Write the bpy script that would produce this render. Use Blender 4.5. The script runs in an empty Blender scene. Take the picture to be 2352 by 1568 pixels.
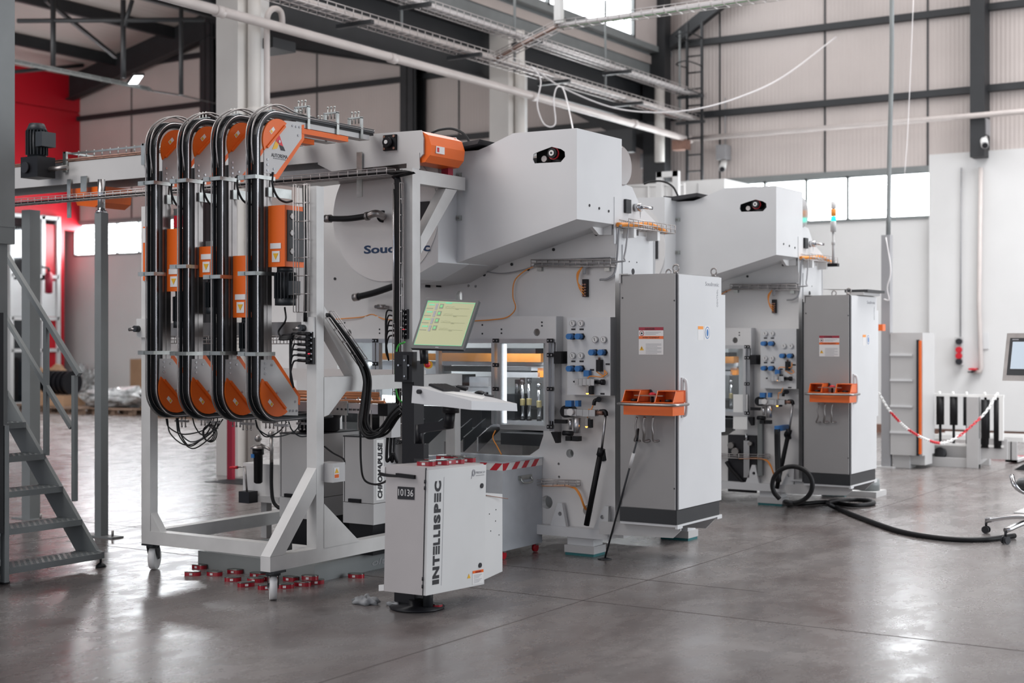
import bpy, bmesh, math, random
from math import pi, sin, cos, radians, sqrt, atan2
from mathutils import Vector as V, Matrix
random.seed(7)
SC = bpy.context.scene
COL = SC.collection
# ---------------------------------------------------------------- camera
YAW = radians(32.7); CY, SY = cos(YAW), sin(YAW); FPX = 3267.0; HOR = 775.0; EYE = 1.6
cd = bpy.data.cameras.new('camera'); cam = bpy.data.objects.new('camera', cd); COL.objects.link(cam)
cam.location = (0, 0, EYE); cam.rotation_euler = (pi/2, 0, YAW)
cd.sensor_width = 36; cd.lens = 36*FPX/2352; cd.shift_y = -(784-HOR)/2352
cd.clip_end = 200
cd.dof.use_dof = True; cd.dof.focus_distance = 9.4; cd.dof.aperture_fstop = 2.0
SC.camera = cam
# ---------------------------------------------------------------- world and light
W = bpy.data.worlds.new('world'); SC.world = W; W.use_nodes = True
bg = W.node_tree.nodes['Background']; bg.inputs[0].default_value = (0.80, 0.86, 1.0, 1); bg.inputs[1].default_value = 0.52
def area(name, loc, target, sx, sy, power, col=(1, 1, 1), spread=180):
    l = bpy.data.lights.new(name, 'AREA'); l.shape = 'RECTANGLE'; l.size = sx; l.size_y = sy
    l.energy = power; l.color = col; l.spread = radians(spread)
    o = bpy.data.objects.new(name, l); COL.objects.link(o); o.location = loc
    o.rotation_euler = (V(target)-V(loc)).to_track_quat('-Z', 'Y').to_euler()
    return o
area('gate_daylight', (9, 14.3, 4.0), (-5, 12.0, 1.8), 10.5, 6, 1180, (0.92, 0.96, 1.0))
area('tall_hall_fill', (-3, 12, 9.5), (-3.5, 12, 0), 5, 12, 420, (1.0, 0.97, 0.95))  # added fill lamp high in the tall hall, brightens upward faces
area('right_floor_fill', (-2.0, 18.5, 9.5), (-2.0, 18.5, 0), 5, 8, 950, (0.97, 0.98, 1.0), 120)  # added fill lamp brightening the floor at the right
area('low_wall_fill', (-20, 13, 5.6), (-21, 23.6, 4.6), 9, 1.5, 210, (1.0, 0.98, 0.96), 150)  # added fill lamp aimed level at the low hall's back wall
area('low_hall_fill', (-20, 16, 5.7), (-20, 16, 0), 10, 9, 720, (0.97, 0.98, 1.0), 130)  # added fill lamp over the low hall floor, no roof opening there
area('far_wall_fill', (-4.5, 19.5, 8.8), (-7.5, 23.5, 3.4), 8, 2, 70, (1.0, 0.95, 0.93))  # fill lamp added inside the hall to brighten the far wall
area('high_front_fill', (-9.5, 3.4, 7.4), (-6.2, 9.2, 2.4), 5, 4, 175, (1.0, 0.965, 0.945), 120)  # added fill lamp, high at front left, for cover and hood
area('front_fill', (-8, -13, 4.0), (-6, 9, 1.8), 13, 6, 760, (1.0, 0.955, 0.94))  # large unseen fill behind the camera, added to brighten the front faces
SC.view_settings.view_transform = 'Standard'; SC.view_settings.look = 'None'
SC.view_settings.gamma = 1; SC.view_settings.use_curve_mapping = False
SC.view_settings.exposure = 0.0
SC.cycles.use_denoising = True; SC.cycles.max_bounces = 7; SC.cycles.sample_clamp_indirect = 6
# ---------------------------------------------------------------- helpers
PXD = [1200]
def P(px, py, X=None, Y=None, Z=None, D=None):
    if px == 0: px = PXD[0]      # only the height is wanted: use the middle of the part concerned
    u = (px-1176)/FPX; v = (HOR-py)/FPX
    dx, dy, dz = -SY+u*CY, CY+u*SY, v
    t = X/dx if X is not None else Y/dy if Y is not None else (Z-EYE)/dz if Z is not None else D
    return V((dx*t, dy*t, EYE+dz*t))
def XZ(px, py, Y): p = P(px, py, Y=Y); return (p.x, p.z)
def YZ(px, py, X): p = P(px, py, X=X); return (p.y, p.z)
MATS = {}
def mat(name, col, rough=0.5, metal=0.0, emit=None, es=1.0, noise=0.0, nscale=3.0, col2=None, bump=0.0, coat=0.0, spec=0.5):
    m = bpy.data.materials.new(name); m.use_nodes = True; nt = m.node_tree; b = nt.nodes['Principled BSDF']
    b.inputs['Base Color'].default_value = (*col, 1); b.inputs['Roughness'].default_value = rough
    b.inputs['Metallic'].default_value = metal; b.inputs['Specular IOR Level'].default_value = spec
    if coat: b.inputs['Coat Weight'].default_value = coat
    if emit: b.inputs['Emission Color'].default_value = (*emit, 1); b.inputs['Emission Strength'].default_value = es
    if noise or bump:
        tc = nt.nodes.new('ShaderNodeTexCoord'); n = nt.nodes.new('ShaderNodeTexNoise'); n.inputs['Scale'].default_value = nscale
        n.inputs['Detail'].default_value = 6; nt.links.new(tc.outputs['Object'], n.inputs['Vector'])
        if noise:
            r = nt.nodes.new('ShaderNodeValToRGB'); c2 = col2 or tuple(c*(1-noise) for c in col)
            r.color_ramp.elements[0].position = 0.35; r.color_ramp.elements[1].position = 0.65
            r.color_ramp.elements[0].color = (*c2, 1); r.color_ramp.elements[1].color = (*col, 1)
            nt.links.new(n.outputs['Fac'], r.inputs['Fac']); nt.links.new(r.outputs['Color'], b.inputs['Base Color'])
        if bump:
            bp = nt.nodes.new('ShaderNodeBump'); bp.inputs['Strength'].default_value = bump; bp.inputs['Distance'].default_value = 0.01
            nt.links.new(n.outputs['Fac'], bp.inputs['Height']); nt.links.new(bp.outputs['Normal'], b.inputs['Normal'])
    MATS[name] = m; return m
g = lambda v: (v, v, v)
mat('grey', (0.72, 0.71, 0.70), 0.42, noise=0.05)               # machine paint
mat('cabshaded', (0.32, 0.312, 0.308), 0.45, noise=0.04)  # cabinet paint darkened: shade on the front is in the colour
mat('inspshaded', (0.47, 0.445, 0.44), 0.45, noise=0.06)  # same white cabinet as its door, darkened for the shaded front
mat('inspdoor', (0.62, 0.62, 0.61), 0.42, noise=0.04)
mat('cab', (0.50, 0.495, 0.49), 0.45, noise=0.04)
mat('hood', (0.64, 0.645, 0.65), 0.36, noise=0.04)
mat('white', (0.72, 0.72, 0.71), 0.45, noise=0.06)
mat('stand', (0.60, 0.595, 0.58), 0.38, noise=0.10, nscale=5)
mat('steelgrey', (0.20, 0.215, 0.215), 0.42, noise=0.12)
mat('bingrey', (0.52, 0.545, 0.57), 0.42, 0.0, noise=0.08, nscale=9)
mat('orange', (0.78, 0.135, 0.012), 0.30, noise=0.08)
mat('redpaint', (0.50, 0.004, 0.016), 0.4)
mat('red', (0.60, 0.01, 0.025), 0.35)
mat('darkred', (0.30, 0.008, 0.03), 0.4)
mat('black', (0.006, 0.006, 0.008), 0.42, spec=0.3)
mat('rubber', (0.006, 0.006, 0.007), 0.5, spec=0.3)
mat('belt', (0.006, 0.006, 0.007), 0.34, spec=0.3)
mat('copper', (0.56, 0.23, 0.11), 0.35, 0.5)
mat('toolmetal', (0.62, 0.62, 0.64), 0.35, 0.45, noise=0.15, nscale=12)
mat('brass', (0.58, 0.48, 0.24), 0.4, 0.5)
mat('darkgrey', (0.022, 0.024, 0.027), 0.45)
mat('motor', (0.018, 0.022, 0.026), 0.45)
mat('chrome', (0.62, 0.62, 0.63), 0.18, 1.0)
mat('alu', (0.55, 0.55, 0.56), 0.33, 1.0, noise=0.1)
mat('zinc', (0.50, 0.52, 0.50), 0.32, 0.9, noise=0.25, nscale=14)
mat('steel', (0.36, 0.34, 0.33), 0.35, 0.9, noise=0.2, nscale=8)
mat('wire', (0.50, 0.47, 0.46), 0.4, 0.8)
mat('blue', (0.03, 0.16, 0.42), 0.4)
mat('yellow', (0.75, 0.42, 0.02), 0.45)
mat('cable', (0.30, 0.30, 0.31), 0.5)
mat('ocable', (0.85, 0.30, 0.04), 0.45)
mat('gcable', (0.05, 0.45, 0.06), 0.5)
mat('pcable', (0.70, 0.68, 0.68), 0.45)
mat('sticker', (0.70, 0.69, 0.68), 0.5)
mat('paleprint', (0.35, 0.35, 0.37), 0.5)
mat('ink', (0.008, 0.008, 0.012), 0.5)
mat('navy', (0.012, 0.045, 0.12), 0.5)
mat('ledred', (0.5, 0, 0), 0.4, emit=(1, 0.02, 0.04), es=5)
mat('ledamber', (0.6, 0.2, 0), 0.4, emit=(1, 0.38, 0.04), es=7)
mat('ledgreen', (0, 0.5, 0.2), 0.4, emit=(0.02, 1, 0.35), es=5)
mat('ledcyan', (0, 0.5, 0.4), 0.4, emit=(0.02, 0.9, 0.65), es=1.6)
mat('screen', (0.02, 0.02, 0.01), 0.3, emit=(0.42, 0.43, 0.165), es=0.62)
mat('screentop', (0.02, 0.3, 0.15), 0.3, emit=(0.02, 0.35, 0.16), es=0.7)
mat('screendark', (0.05, 0.06, 0.03), 0.3, emit=(0.08, 0.10, 0.05), es=0.5)
mat('screengreen', (0.02, 0.3, 0.05), 0.3, emit=(0.03, 0.35, 0.08), es=0.6)
mat('bluescreen', (0.3, 0.35, 0.4), 0.3, emit=(0.52, 0.60, 0.68), es=0.6)
mat('lamp', (1, 1, 1), 0.5, emit=(0.95, 0.98, 1), es=4)
mat('innerglow', (1, 1, 1), 0.5, emit=(0.92, 0.97, 1), es=14)  # glow of the bars added inside the guard
mat('pane', (0.9, 0.9, 0.9), 0.5, emit=(0.93, 0.97, 1.0), es=18.0)
mat('leftpane', (0.9, 0.9, 0.9), 0.5, emit=(0.93, 0.97, 1.0), es=26.0)
mat('joint', (0.07, 0.058, 0.055), 0.6)
mat('skypane', (0.9, 0.9, 0.9), 0.5, emit=(0.93, 0.97, 1.0), es=3.5)
mat('litedge', (0.9, 0.9, 0.9), 0.5, emit=(0.93, 0.96, 1.0), es=2.2)  # emission painting light on a profile edge
mat('tape', (0.82, 0.82, 0.80), 0.4)
mat('greenbox', (0.02, 0.15, 0.16), 0.5)
mat('wood', (0.20, 0.13, 0.09), 0.7, noise=0.4, nscale=6)
mat('cardboard', (0.36, 0.22, 0.13), 0.8, noise=0.2)
mat('film', (0.55, 0.56, 0.56), 0.22, 0.3, noise=0.5, nscale=9)
mat('rag', (0.30, 0.31, 0.32), 0.8, noise=0.5, nscale=16)
mat('rust', (0.30, 0.17, 0.13), 0.5, 0.5, noise=0.3, nscale=8)
mat('darksteel', (0.020, 0.022, 0.025), 0.55, noise=0.2)
mat('roofpanel', (0.42, 0.37, 0.345), 0.75, noise=0.08, nscale=1.2)
mat('concrete_white', (0.66, 0.66, 0.655), 0.7, noise=0.06, nscale=0.8)
mat('pipe', (0.60, 0.545, 0.52), 0.42, noise=0.1)
mat('column', (0.68, 0.655, 0.62), 0.6, noise=0.08, nscale=1.5)
mat('lid', (0.16, 0.16, 0.15), 0.25, 0.8)
mat('tinred', (0.30, 0.004, 0.016), 0.35)
mat('bronze', (0.30, 0.15, 0.07), 0.35, 0.6)
mat('amberbar', (0.42, 0.17, 0.04), 0.35, 0.3)
def glassmat(name, tint, gl):
    m = bpy.data.materials.new(name); m.use_nodes = True; nt = m.node_tree; nt.nodes.clear()
    o = nt.nodes.new('ShaderNodeOutputMaterial'); t = nt.nodes.new('ShaderNodeBsdfTransparent'); t.inputs[0].default_value = (*tint, 1)
    q = nt.nodes.new('ShaderNodeBsdfGlossy'); q.inputs['Roughness'].default_value = 0.06
    x = nt.nodes.new('ShaderNodeMixShader'); x.inputs[0].default_value = gl
    nt.links.new(t.outputs[0], x.inputs[1]); nt.links.new(q.outputs[0], x.inputs[2]); nt.links.new(x.outputs[0], o.inputs[0]); MATS[name] = m
glassmat('poly', (0.93, 0.95, 0.96), 0.07)
glassmat('winglass', (0.35, 0.40, 0.45), 0.10)
# floor: polished concrete with cloudy wear and polish varying from place to place
m = bpy.data.materials.new('floor'); m.use_nodes = True; nt = m.node_tree; b = nt.nodes['Principled BSDF']; MATS['floor'] = m
tc = nt.nodes.new('ShaderNodeTexCoord'); mp = nt.nodes.new('ShaderNodeMapping'); mp.inputs['Scale'].default_value = (1, 0.6, 1); mp.inputs['Rotation'].default_value = (0, 0, 0.3)
nt.links.new(tc.outputs['Object'], mp.inputs['Vector'])
n1 = nt.nodes.new('ShaderNodeTexNoise'); n1.inputs['Scale'].default_value = 1.1; n1.inputs['Detail'].default_value = 8; n1.inputs['Roughness'].default_value = 0.62; n1.inputs['Distortion'].default_value = 0.6
n2 = nt.nodes.new('ShaderNodeTexNoise'); n2.inputs['Scale'].default_value = 5.0; n2.inputs['Detail'].default_value = 9; n2.inputs['Roughness'].default_value = 0.7
for n in (n1, n2): nt.links.new(mp.outputs[0], n.inputs['Vector'])
r1 = nt.nodes.new('ShaderNodeValToRGB'); e = r1.color_ramp.elements; e[0].position = 0.32; e[0].color = (0.100, 0.080, 0.076, 1); e[1].position = 0.68; e[1].color = (0.22, 0.205, 0.20, 1)
k = e.new(0.5); k.color = (0.155, 0.139, 0.134, 1)
nt.links.new(n1.outputs['Fac'], r1.inputs['Fac'])
mx = nt.nodes.new('ShaderNodeMixRGB'); mx.blend_type = 'OVERLAY'; mx.inputs[0].default_value = 0.35
nt.links.new(r1.outputs[0], mx.inputs[1]); nt.links.new(n2.outputs['Fac'], mx.inputs[2]); nt.links.new(mx.outputs[0], b.inputs['Base Color'])
r2 = nt.nodes.new('ShaderNodeMapRange'); r2.inputs['From Min'].default_value = 0.3; r2.inputs['From Max'].default_value = 0.7; r2.inputs['To Min'].default_value = 0.17; r2.inputs['To Max'].default_value = 0.36; b.inputs['Specular IOR Level'].default_value = 0.85
nt.links.new(n2.outputs['Fac'], r2.inputs['Value']); nt.links.new(r2.outputs[0], b.inputs['Roughness'])
bp = nt.nodes.new('ShaderNodeBump'); bp.inputs['Strength'].default_value = 0.05; bp.inputs['Distance'].default_value = 0.02
nt.links.new(n1.outputs['Fac'], bp.inputs['Height']); nt.links.new(bp.outputs[0], b.inputs['Normal'])
# sandwich panel wall with fine vertical ribs
def ribmat(name, col, scale=14, joint=1.13):
    m = bpy.data.materials.new(name); m.use_nodes = True; nt = m.node_tree; b = nt.nodes['Principled BSDF']; MATS[name] = m
    tc = nt.nodes.new('ShaderNodeTexCoord'); w = nt.nodes.new('ShaderNodeTexWave'); w.wave_type = 'BANDS'; w.bands_direction = 'X'; w.inputs['Scale'].default_value = scale/6.28*2
    nt.links.new(tc.outputs['Object'], w.inputs['Vector'])
    n = nt.nodes.new('ShaderNodeTexNoise'); n.inputs['Scale'].default_value = 0.7; n.inputs['Detail'].default_value = 5; nt.links.new(tc.outputs['Object'], n.inputs['Vector'])
    r = nt.nodes.new('ShaderNodeValToRGB'); r.color_ramp.elements[0].position = 0.3; r.color_ramp.elements[1].position = 0.7
    r.color_ramp.elements[0].color = (*[c*0.86 for c in col], 1); r.color_ramp.elements[1].color = (*col, 1)
    nt.links.new(n.outputs['Fac'], r.inputs['Fac']); nt.links.new(r.outputs[0], b.inputs['Base Color']); b.inputs['Roughness'].default_value = 0.55
    bp = nt.nodes.new('ShaderNodeBump'); bp.inputs['Strength'].default_value = 0.25; bp.inputs['Distance'].default_value = 0.02
    nt.links.new(w.outputs['Fac'], bp.inputs['Height']); nt.links.new(bp.outputs[0], b.inputs['Normal'])
ribmat('panelwall', (0.56, 0.50, 0.475))
ribmat('roofrib', (0.46, 0.40, 0.37), 6)

class MB:
    def __init__(s): s.b = bmesh.new()
    def box(s, x0, x1, y0, y1, z0, z1):
        vs = [s.b.verts.new(p) for p in ((x0,y0,z0),(x1,y0,z0),(x1,y1,z0),(x0,y1,z0),(x0,y0,z1),(x1,y0,z1),(x1,y1,z1),(x0,y1,z1))]
        for f in ((3,2,1,0),(4,5,6,7),(0,1,5,4),(1,2,6,5),(2,3,7,6),(3,0,4,7)): s.b.faces.new([vs[i] for i in f])
        return s
    def hull8(s, a):      # 8 points: bottom ring then top ring
        vs = [s.b.verts.new(p) for p in a]
        for f in ((3,2,1,0),(4,5,6,7),(0,1,5,4),(1,2,6,5),(2,3,7,6),(3,0,4,7)): s.b.faces.new([vs[i] for i in f])
        return s
    def prism(s, pts, ax, a, b):   # pts 2d polygon; ax 'x' -> (y,z), 'y' -> (x,z), 'z' -> (x,y)
        f = {'x': lambda p, t: (t, p[0], p[1]), 'y': lambda p, t: (p[0], t, p[1]), 'z': lambda p, t: (p[0], p[1], t)}[ax]
        A = [s.b.verts.new(f(p, a)) for p in pts]; B = [s.b.verts.new(f(p, b)) for p in pts]; n = len(pts)
        s.b.faces.new(A[::-1]); s.b.faces.new(B)
        for i in range(n): s.b.faces.new((A[i], A[(i+1) % n], B[(i+1) % n], B[i]))
        return s
    def cyl(s, p0, p1, r, r1=None, n=16, cap=True):
        p0, p1 = V(p0), V(p1); d = (p1-p0); r1 = r if r1 is None else r1
        if d.length < 1e-6: return s
        q = d.to_track_quat('Z', 'Y'); A = []; B = []
        for i in range(n):
            a = 2*pi*i/n; o = q @ V((cos(a), sin(a), 0)); A.append(s.b.verts.new(p0+o*r)); B.append(s.b.verts.new(p1+o*r1))
        for i in range(n):
            f = s.b.faces.new((A[i], A[(i+1) % n], B[(i+1) % n], B[i])); f.smooth = True
        if cap: s.b.faces.new(A[::-1]); s.b.faces.new(B)
        return s
    def bar(s, p0, p1, w, h, up=(0, 0, 1)):   # rectangular bar
        p0, p1 = V(p0), V(p1); d = (p1-p0).normalized(); up = V(up); sd = d.cross(up)
        if sd.length < 1e-3: sd = d.cross(V((0, 1, 0)))
        sd.normalize(); u = sd.cross(d).normalized(); a = []
        for p in (p0, p1):
            for i, j in ((-1, -1), (1, -1), (1, 1), (-1, 1)): a.append(p+sd*(w/2*i)+u*(h/2*j))
        return s.hull8(a)
    def tube(s, pts, r, n=8, sub=0, closed=False):
        pts = [V(p) for p in pts]
        if sub: pts = crom(pts, sub, closed)
        rings = []; L = len(pts); pn = None
        for i, p in enumerate(pts):
            if closed: t = pts[(i+1) % L]-pts[i-1]
            else: t = pts[min(i+1, L-1)]-pts[max(i-1, 0)]
            t.normalize()
            if pn is None: nn = t.orthogonal().normalized()
            else: nn = (pn-t*pn.dot(t)).normalized()
            pn = nn; bb = t.cross(nn)
            rings.append([s.b.verts.new(p+(nn*cos(2*pi*k/n)+bb*sin(2*pi*k/n))*r) for k in range(n)])
        for i in range(L if closed else L-1):
            A, B = rings[i], rings[(i+1) % L]
            for k in range(n):
                f = s.b.faces.new((A[k], A[(k+1) % n], B[(k+1) % n], B[k])); f.smooth = True
        if not closed: s.b.faces.new(rings[0][::-1]); s.b.faces.new(rings[-1])
        return s
    def lathe(s, prof, c, ax='z', n=24):     # prof: (r, h)
        rings = []
        for r, h in prof:
            ring = []
            for i in range(n):
                a = 2*pi*i/n; u, v = r*cos(a), r*sin(a)
                p = {'z': (u, v, h), 'y': (u, h, v), 'x': (h, u, v)}[ax]; ring.append(s.b.verts.new(V(c)+V(p)))
            rings.append(ring)
        for A, B in zip(rings, rings[1:]):
            for i in range(n):
                f = s.b.faces.new((A[i], A[(i+1) % n], B[(i+1) % n], B[i])); f.smooth = True
        s.b.faces.new(rings[0][::-1]); s.b.faces.new(rings[-1]); return s
    def sphere(s, c, r, n=12, sc=(1, 1, 1)):
        k = max(4, n//2)
        prof = [(max(1e-4, sin(pi*i/k)), -cos(pi*i/k)) for i in range(k+1)]
        st = len(s.b.verts); s.lathe([(a*r, h*r) for a, h in prof], (0, 0, 0), 'z', n); s.b.verts.ensure_lookup_table()
        for v in s.b.verts[st:]: v.co = V((v.co.x*sc[0], v.co.y*sc[1], v.co.z*sc[2]))+V(c)
        return s
    def sweep(s, pts, sec, ax):  # sec: (t offset along ax, normal offset) rectangle swept on planar path given as 3d points; ax world axis
        A = V(ax); L = len(pts); rings = []
        for i, p in enumerate(pts):
            t = (V(pts[min(i+1, L-1)])-V(pts[max(i-1, 0)])).normalized(); nn = A.cross(t).normalized()
            rings.append([s.b.verts.new(V(p)+A*a+nn*b) for a, b in sec])
        m = len(sec)
        for Q, R in zip(rings, rings[1:]):
            for k in range(m): s.b.faces.new((Q[k], Q[(k+1) % m], R[(k+1) % m], R[k]))
        s.b.faces.new(rings[0][::-1]); s.b.faces.new(rings[-1]); return s
    def bev(s, w=0.004, seg=2):
        es = [e for e in s.b.edges if len(e.link_faces) == 2 and e.calc_face_angle(0) > 0.6]
        bmesh.ops.bevel(s.b, geom=es, offset=w, segments=seg, affect='EDGES', profile=0.5, clamp_overlap=True); return s
    def build(s, name, m, parent=None, org=None, label=None):
        org = V(org) if org is not None else (V(parent['_o']) if parent is not None else V((0, 0, 0)))
        bmesh.ops.recalc_face_normals(s.b, faces=s.b.faces)
        for v in s.b.verts: v.co -= org
        me = bpy.data.meshes.new(name); s.b.to_mesh(me); s.b.free(); me.materials.append(MATS[m])
        o = bpy.data.objects.new(name, me); COL.objects.link(o); o['_o'] = tuple(org)
        if parent is not None: o.parent = parent
        else: o.location = org
        if label: o['label'] = label
        return o
def crom(p, n, closed=False):
    out = []; L = len(p); R = range(L) if closed else range(L-1)
    for i in R:
        a = p[i-1] if (i > 0 or closed) else p[0]*2-p[1]; b = p[i]; c = p[(i+1) % L]; d = p[(i+2) % L] if (i+2 < L or closed) else c*2-b
        for k in range(n):
            t = k/n; out.append(0.5*((2*b)+(c-a)*t+(2*a-5*b+4*c-d)*t*t+(3*b-a-3*c+d)*t**3))
    if not closed: out.append(p[-1])
    return out
def tag(o, label, cat, group=None, kind=None):
    if label: o['label'] = label
    if cat: o['category'] = cat
    if group: o['group'] = group
    if kind: o['kind'] = kind
    return o
def thing(name, label, cat, loc, group=None):
    o = bpy.data.objects.new(name, None); COL.objects.link(o); o.location = loc; o.empty_display_size = 0.1; o['_o'] = tuple(loc)
    return tag(o, label, cat, group)
def struct(name, mb, m, parent=None):
    o = mb.build(name, m, parent)
    if parent is None: o['kind'] = 'structure'
    return o
KIDS = {}
def copy_tree(o, parent=None, delta=None):
    c = o.copy(); COL.objects.link(c); c.parent = parent
    if delta is not None: c.location = V(o.location)+V(delta)
    c['_o'] = tuple(V(o['_o'])+V(delta or (0, 0, 0)))
    for ch in [q for q in bpy.data.objects if q.parent == o]: copy_tree(ch, c)
    return c
def text(s, O, U, Vv, w, h, m, parent, name='lettering', bold=0.0, shear=0.0, lab=None):
    cu = bpy.data.curves.new('t', 'FONT'); cu.body = s; cu.resolution_u = 3; cu.offset = bold; cu.shear = shear; cu.extrude = 0.01
    ob = bpy.data.objects.new('t', cu); me = bpy.data.meshes.new_from_object(ob)
    bpy.data.objects.remove(ob); bpy.data.curves.remove(cu)
    xs = [v.co.x for v in me.vertices]; ys = [v.co.y for v in me.vertices]
    x0, x1, y0, y1 = min(xs), max(xs), min(ys), max(ys); U, Vv, O = V(U).normalized(), V(Vv).normalized(), V(O); N = U.cross(Vv)
    org = V(parent['_o']) if parent is not None else V((0, 0, 0))
    for v in me.vertices:
        v.co = O+U*((v.co.x-x0)/(x1-x0)*w)+Vv*((v.co.y-y0)/(y1-y0)*h)+N*(0.0012 if v.co.z > 0 else 0.0)-org
    me.name = name; me.materials.append(MATS[m]); o = bpy.data.objects.new(name, me); COL.objects.link(o); o['_o'] = tuple(org)
    if parent is not None: o.parent = parent
    if lab: o['label'] = lab
    return o
UX, UY, UZ = (1, 0, 0), (0, 1, 0), (0, 0, 1)
def basket(mb, path, w, h, step=0.05, r=0.0025, side=(0, 1, 0), up=None, open_top=True):
    """wire cable basket along a straight segment: long wires plus U shaped cross wires"""
    p0, p1 = V(path[0]), V(path[1]); d = (p1-p0); L = d.length; d.normalize(); sd = V(side).normalized(); u = V(up) if up else sd.cross(d)
    for a, bq in ((-w/2, 0), (w/2, 0), (-w/2, h), (w/2, h), (0, 0), (-w/2, h/2), (w/2, h/2)):
        mb.cyl(p0+sd*a+u*bq, p1+sd*a+u*bq, r, n=5)
    k = int(L/step)
    for i in range(k+1):
        q = p0+d*(L*i/max(1, k))
        mb.cyl(q-sd*w/2, q+sd*w/2, r, n=5); mb.cyl(q-sd*w/2, q-sd*w/2+u*h, r, n=5); mb.cyl(q+sd*w/2, q+sd*w/2+u*h, r, n=5)
    return mb
# ================================================================= the hall
struct('floor', MB().box(-36, 8, -6, 25, -0.12, 0), 'floor')
YW = 23.6
def XW(px): return P(px, 500, Y=YW).x
WL0, WL1, WR0, WR1 = XW(172), XW(590), -14.6, XW(2138)  # left band is extended behind the lifts for its reflection on the floor
ZB, ZT = 3.61, 4.36
b = MB(); b.box(-36, 8, YW, YW+0.25, 0, ZB)
for a, c in ((-36, WL0), (WL1, WR0), (WR1, 8)): b.box(a, c, YW, YW+0.25, ZB, ZT)
struct('wall_back', b, 'concrete_white')
b = MB(); b.box(-36, 8, YW-0.02, YW+0.2, ZT, 11); struct('wall_back_upper', b, 'panelwall')
b = MB(); b.box(-36, 8, YW-0.03, YW, 0, 0.14); struct('baseboard_back', b, 'rust')
b = MB(); b.box(WR1, 8, YW-0.10, YW, 0.1, 4.62); struct('wall_back_facing', b, 'concrete_white')
for k, (a, c, n) in enumerate(((WL0, WL1, 8), (WR0, WR1, 8))):
    fr = MB(); xs = [a+(c-a)*i/n for i in range(n+1)]
    if k == 1: xs = [WR0, -13.2, -11.9, XW(1668), XW(1758), XW(1853), XW(1948), XW(2044), WR1]
    for x in xs: fr.box(x-0.025, x+0.025, YW-0.03, YW+0.06, ZB, ZT)
    fr.box(a, c, YW-0.03, YW+0.06, ZB-0.03, ZB+0.02); fr.box(a, c, YW-0.03, YW+0.06, ZT-0.03, ZT+0.03)
    w = struct('window_%d' % (k+1), fr, 'steelgrey')
    p = MB().box(a, c, YW+0.07, YW+0.09, ZB, ZT).build('pane', 'pane' if k else 'leftpane', w)
# side wall of the low hall: red cladding over a glazed front
XL = -27.7
b = MB()
for i in range(5):
    y0 = 13.2+i*2.1
    for j in range(3): b.box(XL-0.2, XL, y0+0.015, y0+2.09, 4.2+j*1.45, 4.2+(j+1)*1.45-0.03)
b.box(XL-0.25, XL-0.05, 13.0, YW, 4.2, 8.6).box(XL-0.25, XL-0.05, 22.3, 23.05, 0, 4.2)
b.box(XL-0.02, XL+0.06, 22.5, 23.05, 0, 4.3)
struct('wall_left', b, 'redpaint')
struct('wall_left_glazing_back', MB().box(XL-0.9, XL-0.8, 13, 22.35, 0, 4.25).box(XL-0.9, XL-0.05, 22.25, 22.3, 0, 4.25).box(XL-0.9, XL-0.05, 13, 22.3, 4.2, 4.25), 'steelgrey')
struct('wall_left_end', MB().box(-30.2, -30.0, 20, YW, 0, 8.0), 'concrete_white')
gz = [(27, 58, 470, 545), ]
fr = MB(); y0, y1 = P(20, 700, X=XL).y, P(128, 700, X=XL).y
n = 3
for i in range(n+1):
    y = y0+(y1-y0)*i/n; fr.box(XL, XL+0.12, y-0.05, y+0.05, 0, 4.5)
for z in (0.05, 1.3, 2.05, 3.05, 4.45): fr.box(XL, XL+0.12, y0, y1, z-0.04, z+0.04)
w = struct('window_3', fr, 'hood')
MB().box(XL+0.02, XL+0.05, y0, y1, 0, 4.5).build('pane', 'winglass', w)
MB().box(XL+0.055, XL+0.075, y0, y1, 2.1, 2.95).build('solid_panel', 'hood', w)
# low hall roof
b = MB(); RX, RZ = -23.0, 8.95
b.hull8([(RX, 4, RZ), (-11.8, 4, 6.55), (-11.8, YW, 6.55), (RX, YW, RZ), (RX, 4, RZ+0.15), (-11.8, 4, 6.7), (-11.8, YW, 6.7), (RX, YW, RZ+0.15)])
b.hull8([(-36, 4, 6.2), (RX, 4, RZ), (RX, YW, RZ), (-36, YW, 6.2), (-36, 4, 6.35), (RX, 4, RZ+0.15), (RX, YW, RZ+0.15), (-36, YW, 6.35)])
struct('ceiling_low_hall', b, 'roofrib')
b = MB().box(-11.9, 8, -2, 25, 10.6, 10.8); struct('ceiling', b, 'roofrib')
def roofz(x): return RZ-0.214*(x-RX) if x > RX else RZ-0.2115*(RX-x)
TN = [0]
def trim(b, m='darksteel'):
    TN[0] += 1; return struct('trim_%d' % TN[0], b, m)
def ibar(b, p0, p1, w, h, up=(0, 0, 1), t=0.02):
    p0, p1 = V(p0), V(p1); d = (p1-p0).normalized(); sd = d.cross(V(up)).normalized(); u = sd.cross(d).normalized()
    b.bar(p0+u*(h/2-t/2), p1+u*(h/2-t/2), w, t, up); b.bar(p0-u*(h/2-t/2), p1-u*(h/2-t/2), w, t, up); b.bar(p0, p1, t, h, up); return b
for x in (-13.9, -15.9, -17.9, -19.9, -21.9, -24.15, -26.1, -28.2, -30.2):
    trim(MB().box(x-0.06, x+0.06, 4, YW, roofz(x)-0.26, roofz(x)-0.01))
for y in (12.3, 18.0, 23.25):      # portal rafters and their haunches
    if y < 20: continue
    b = MB(); ibar(b, (-11.7, y, 6.25), (RX, y, RZ-0.2), 0.25, 0.8); ibar(b, (RX, y, RZ-0.2), (-34, y, 6.45), 0.25, 0.8)
    b.prism([(-11.8, 4.9), (-11.8, 6.2), (-14.2, 6.5), (-14.2, 6.2)], 'y', y-0.1, y+0.1)
    trim(b)
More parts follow.
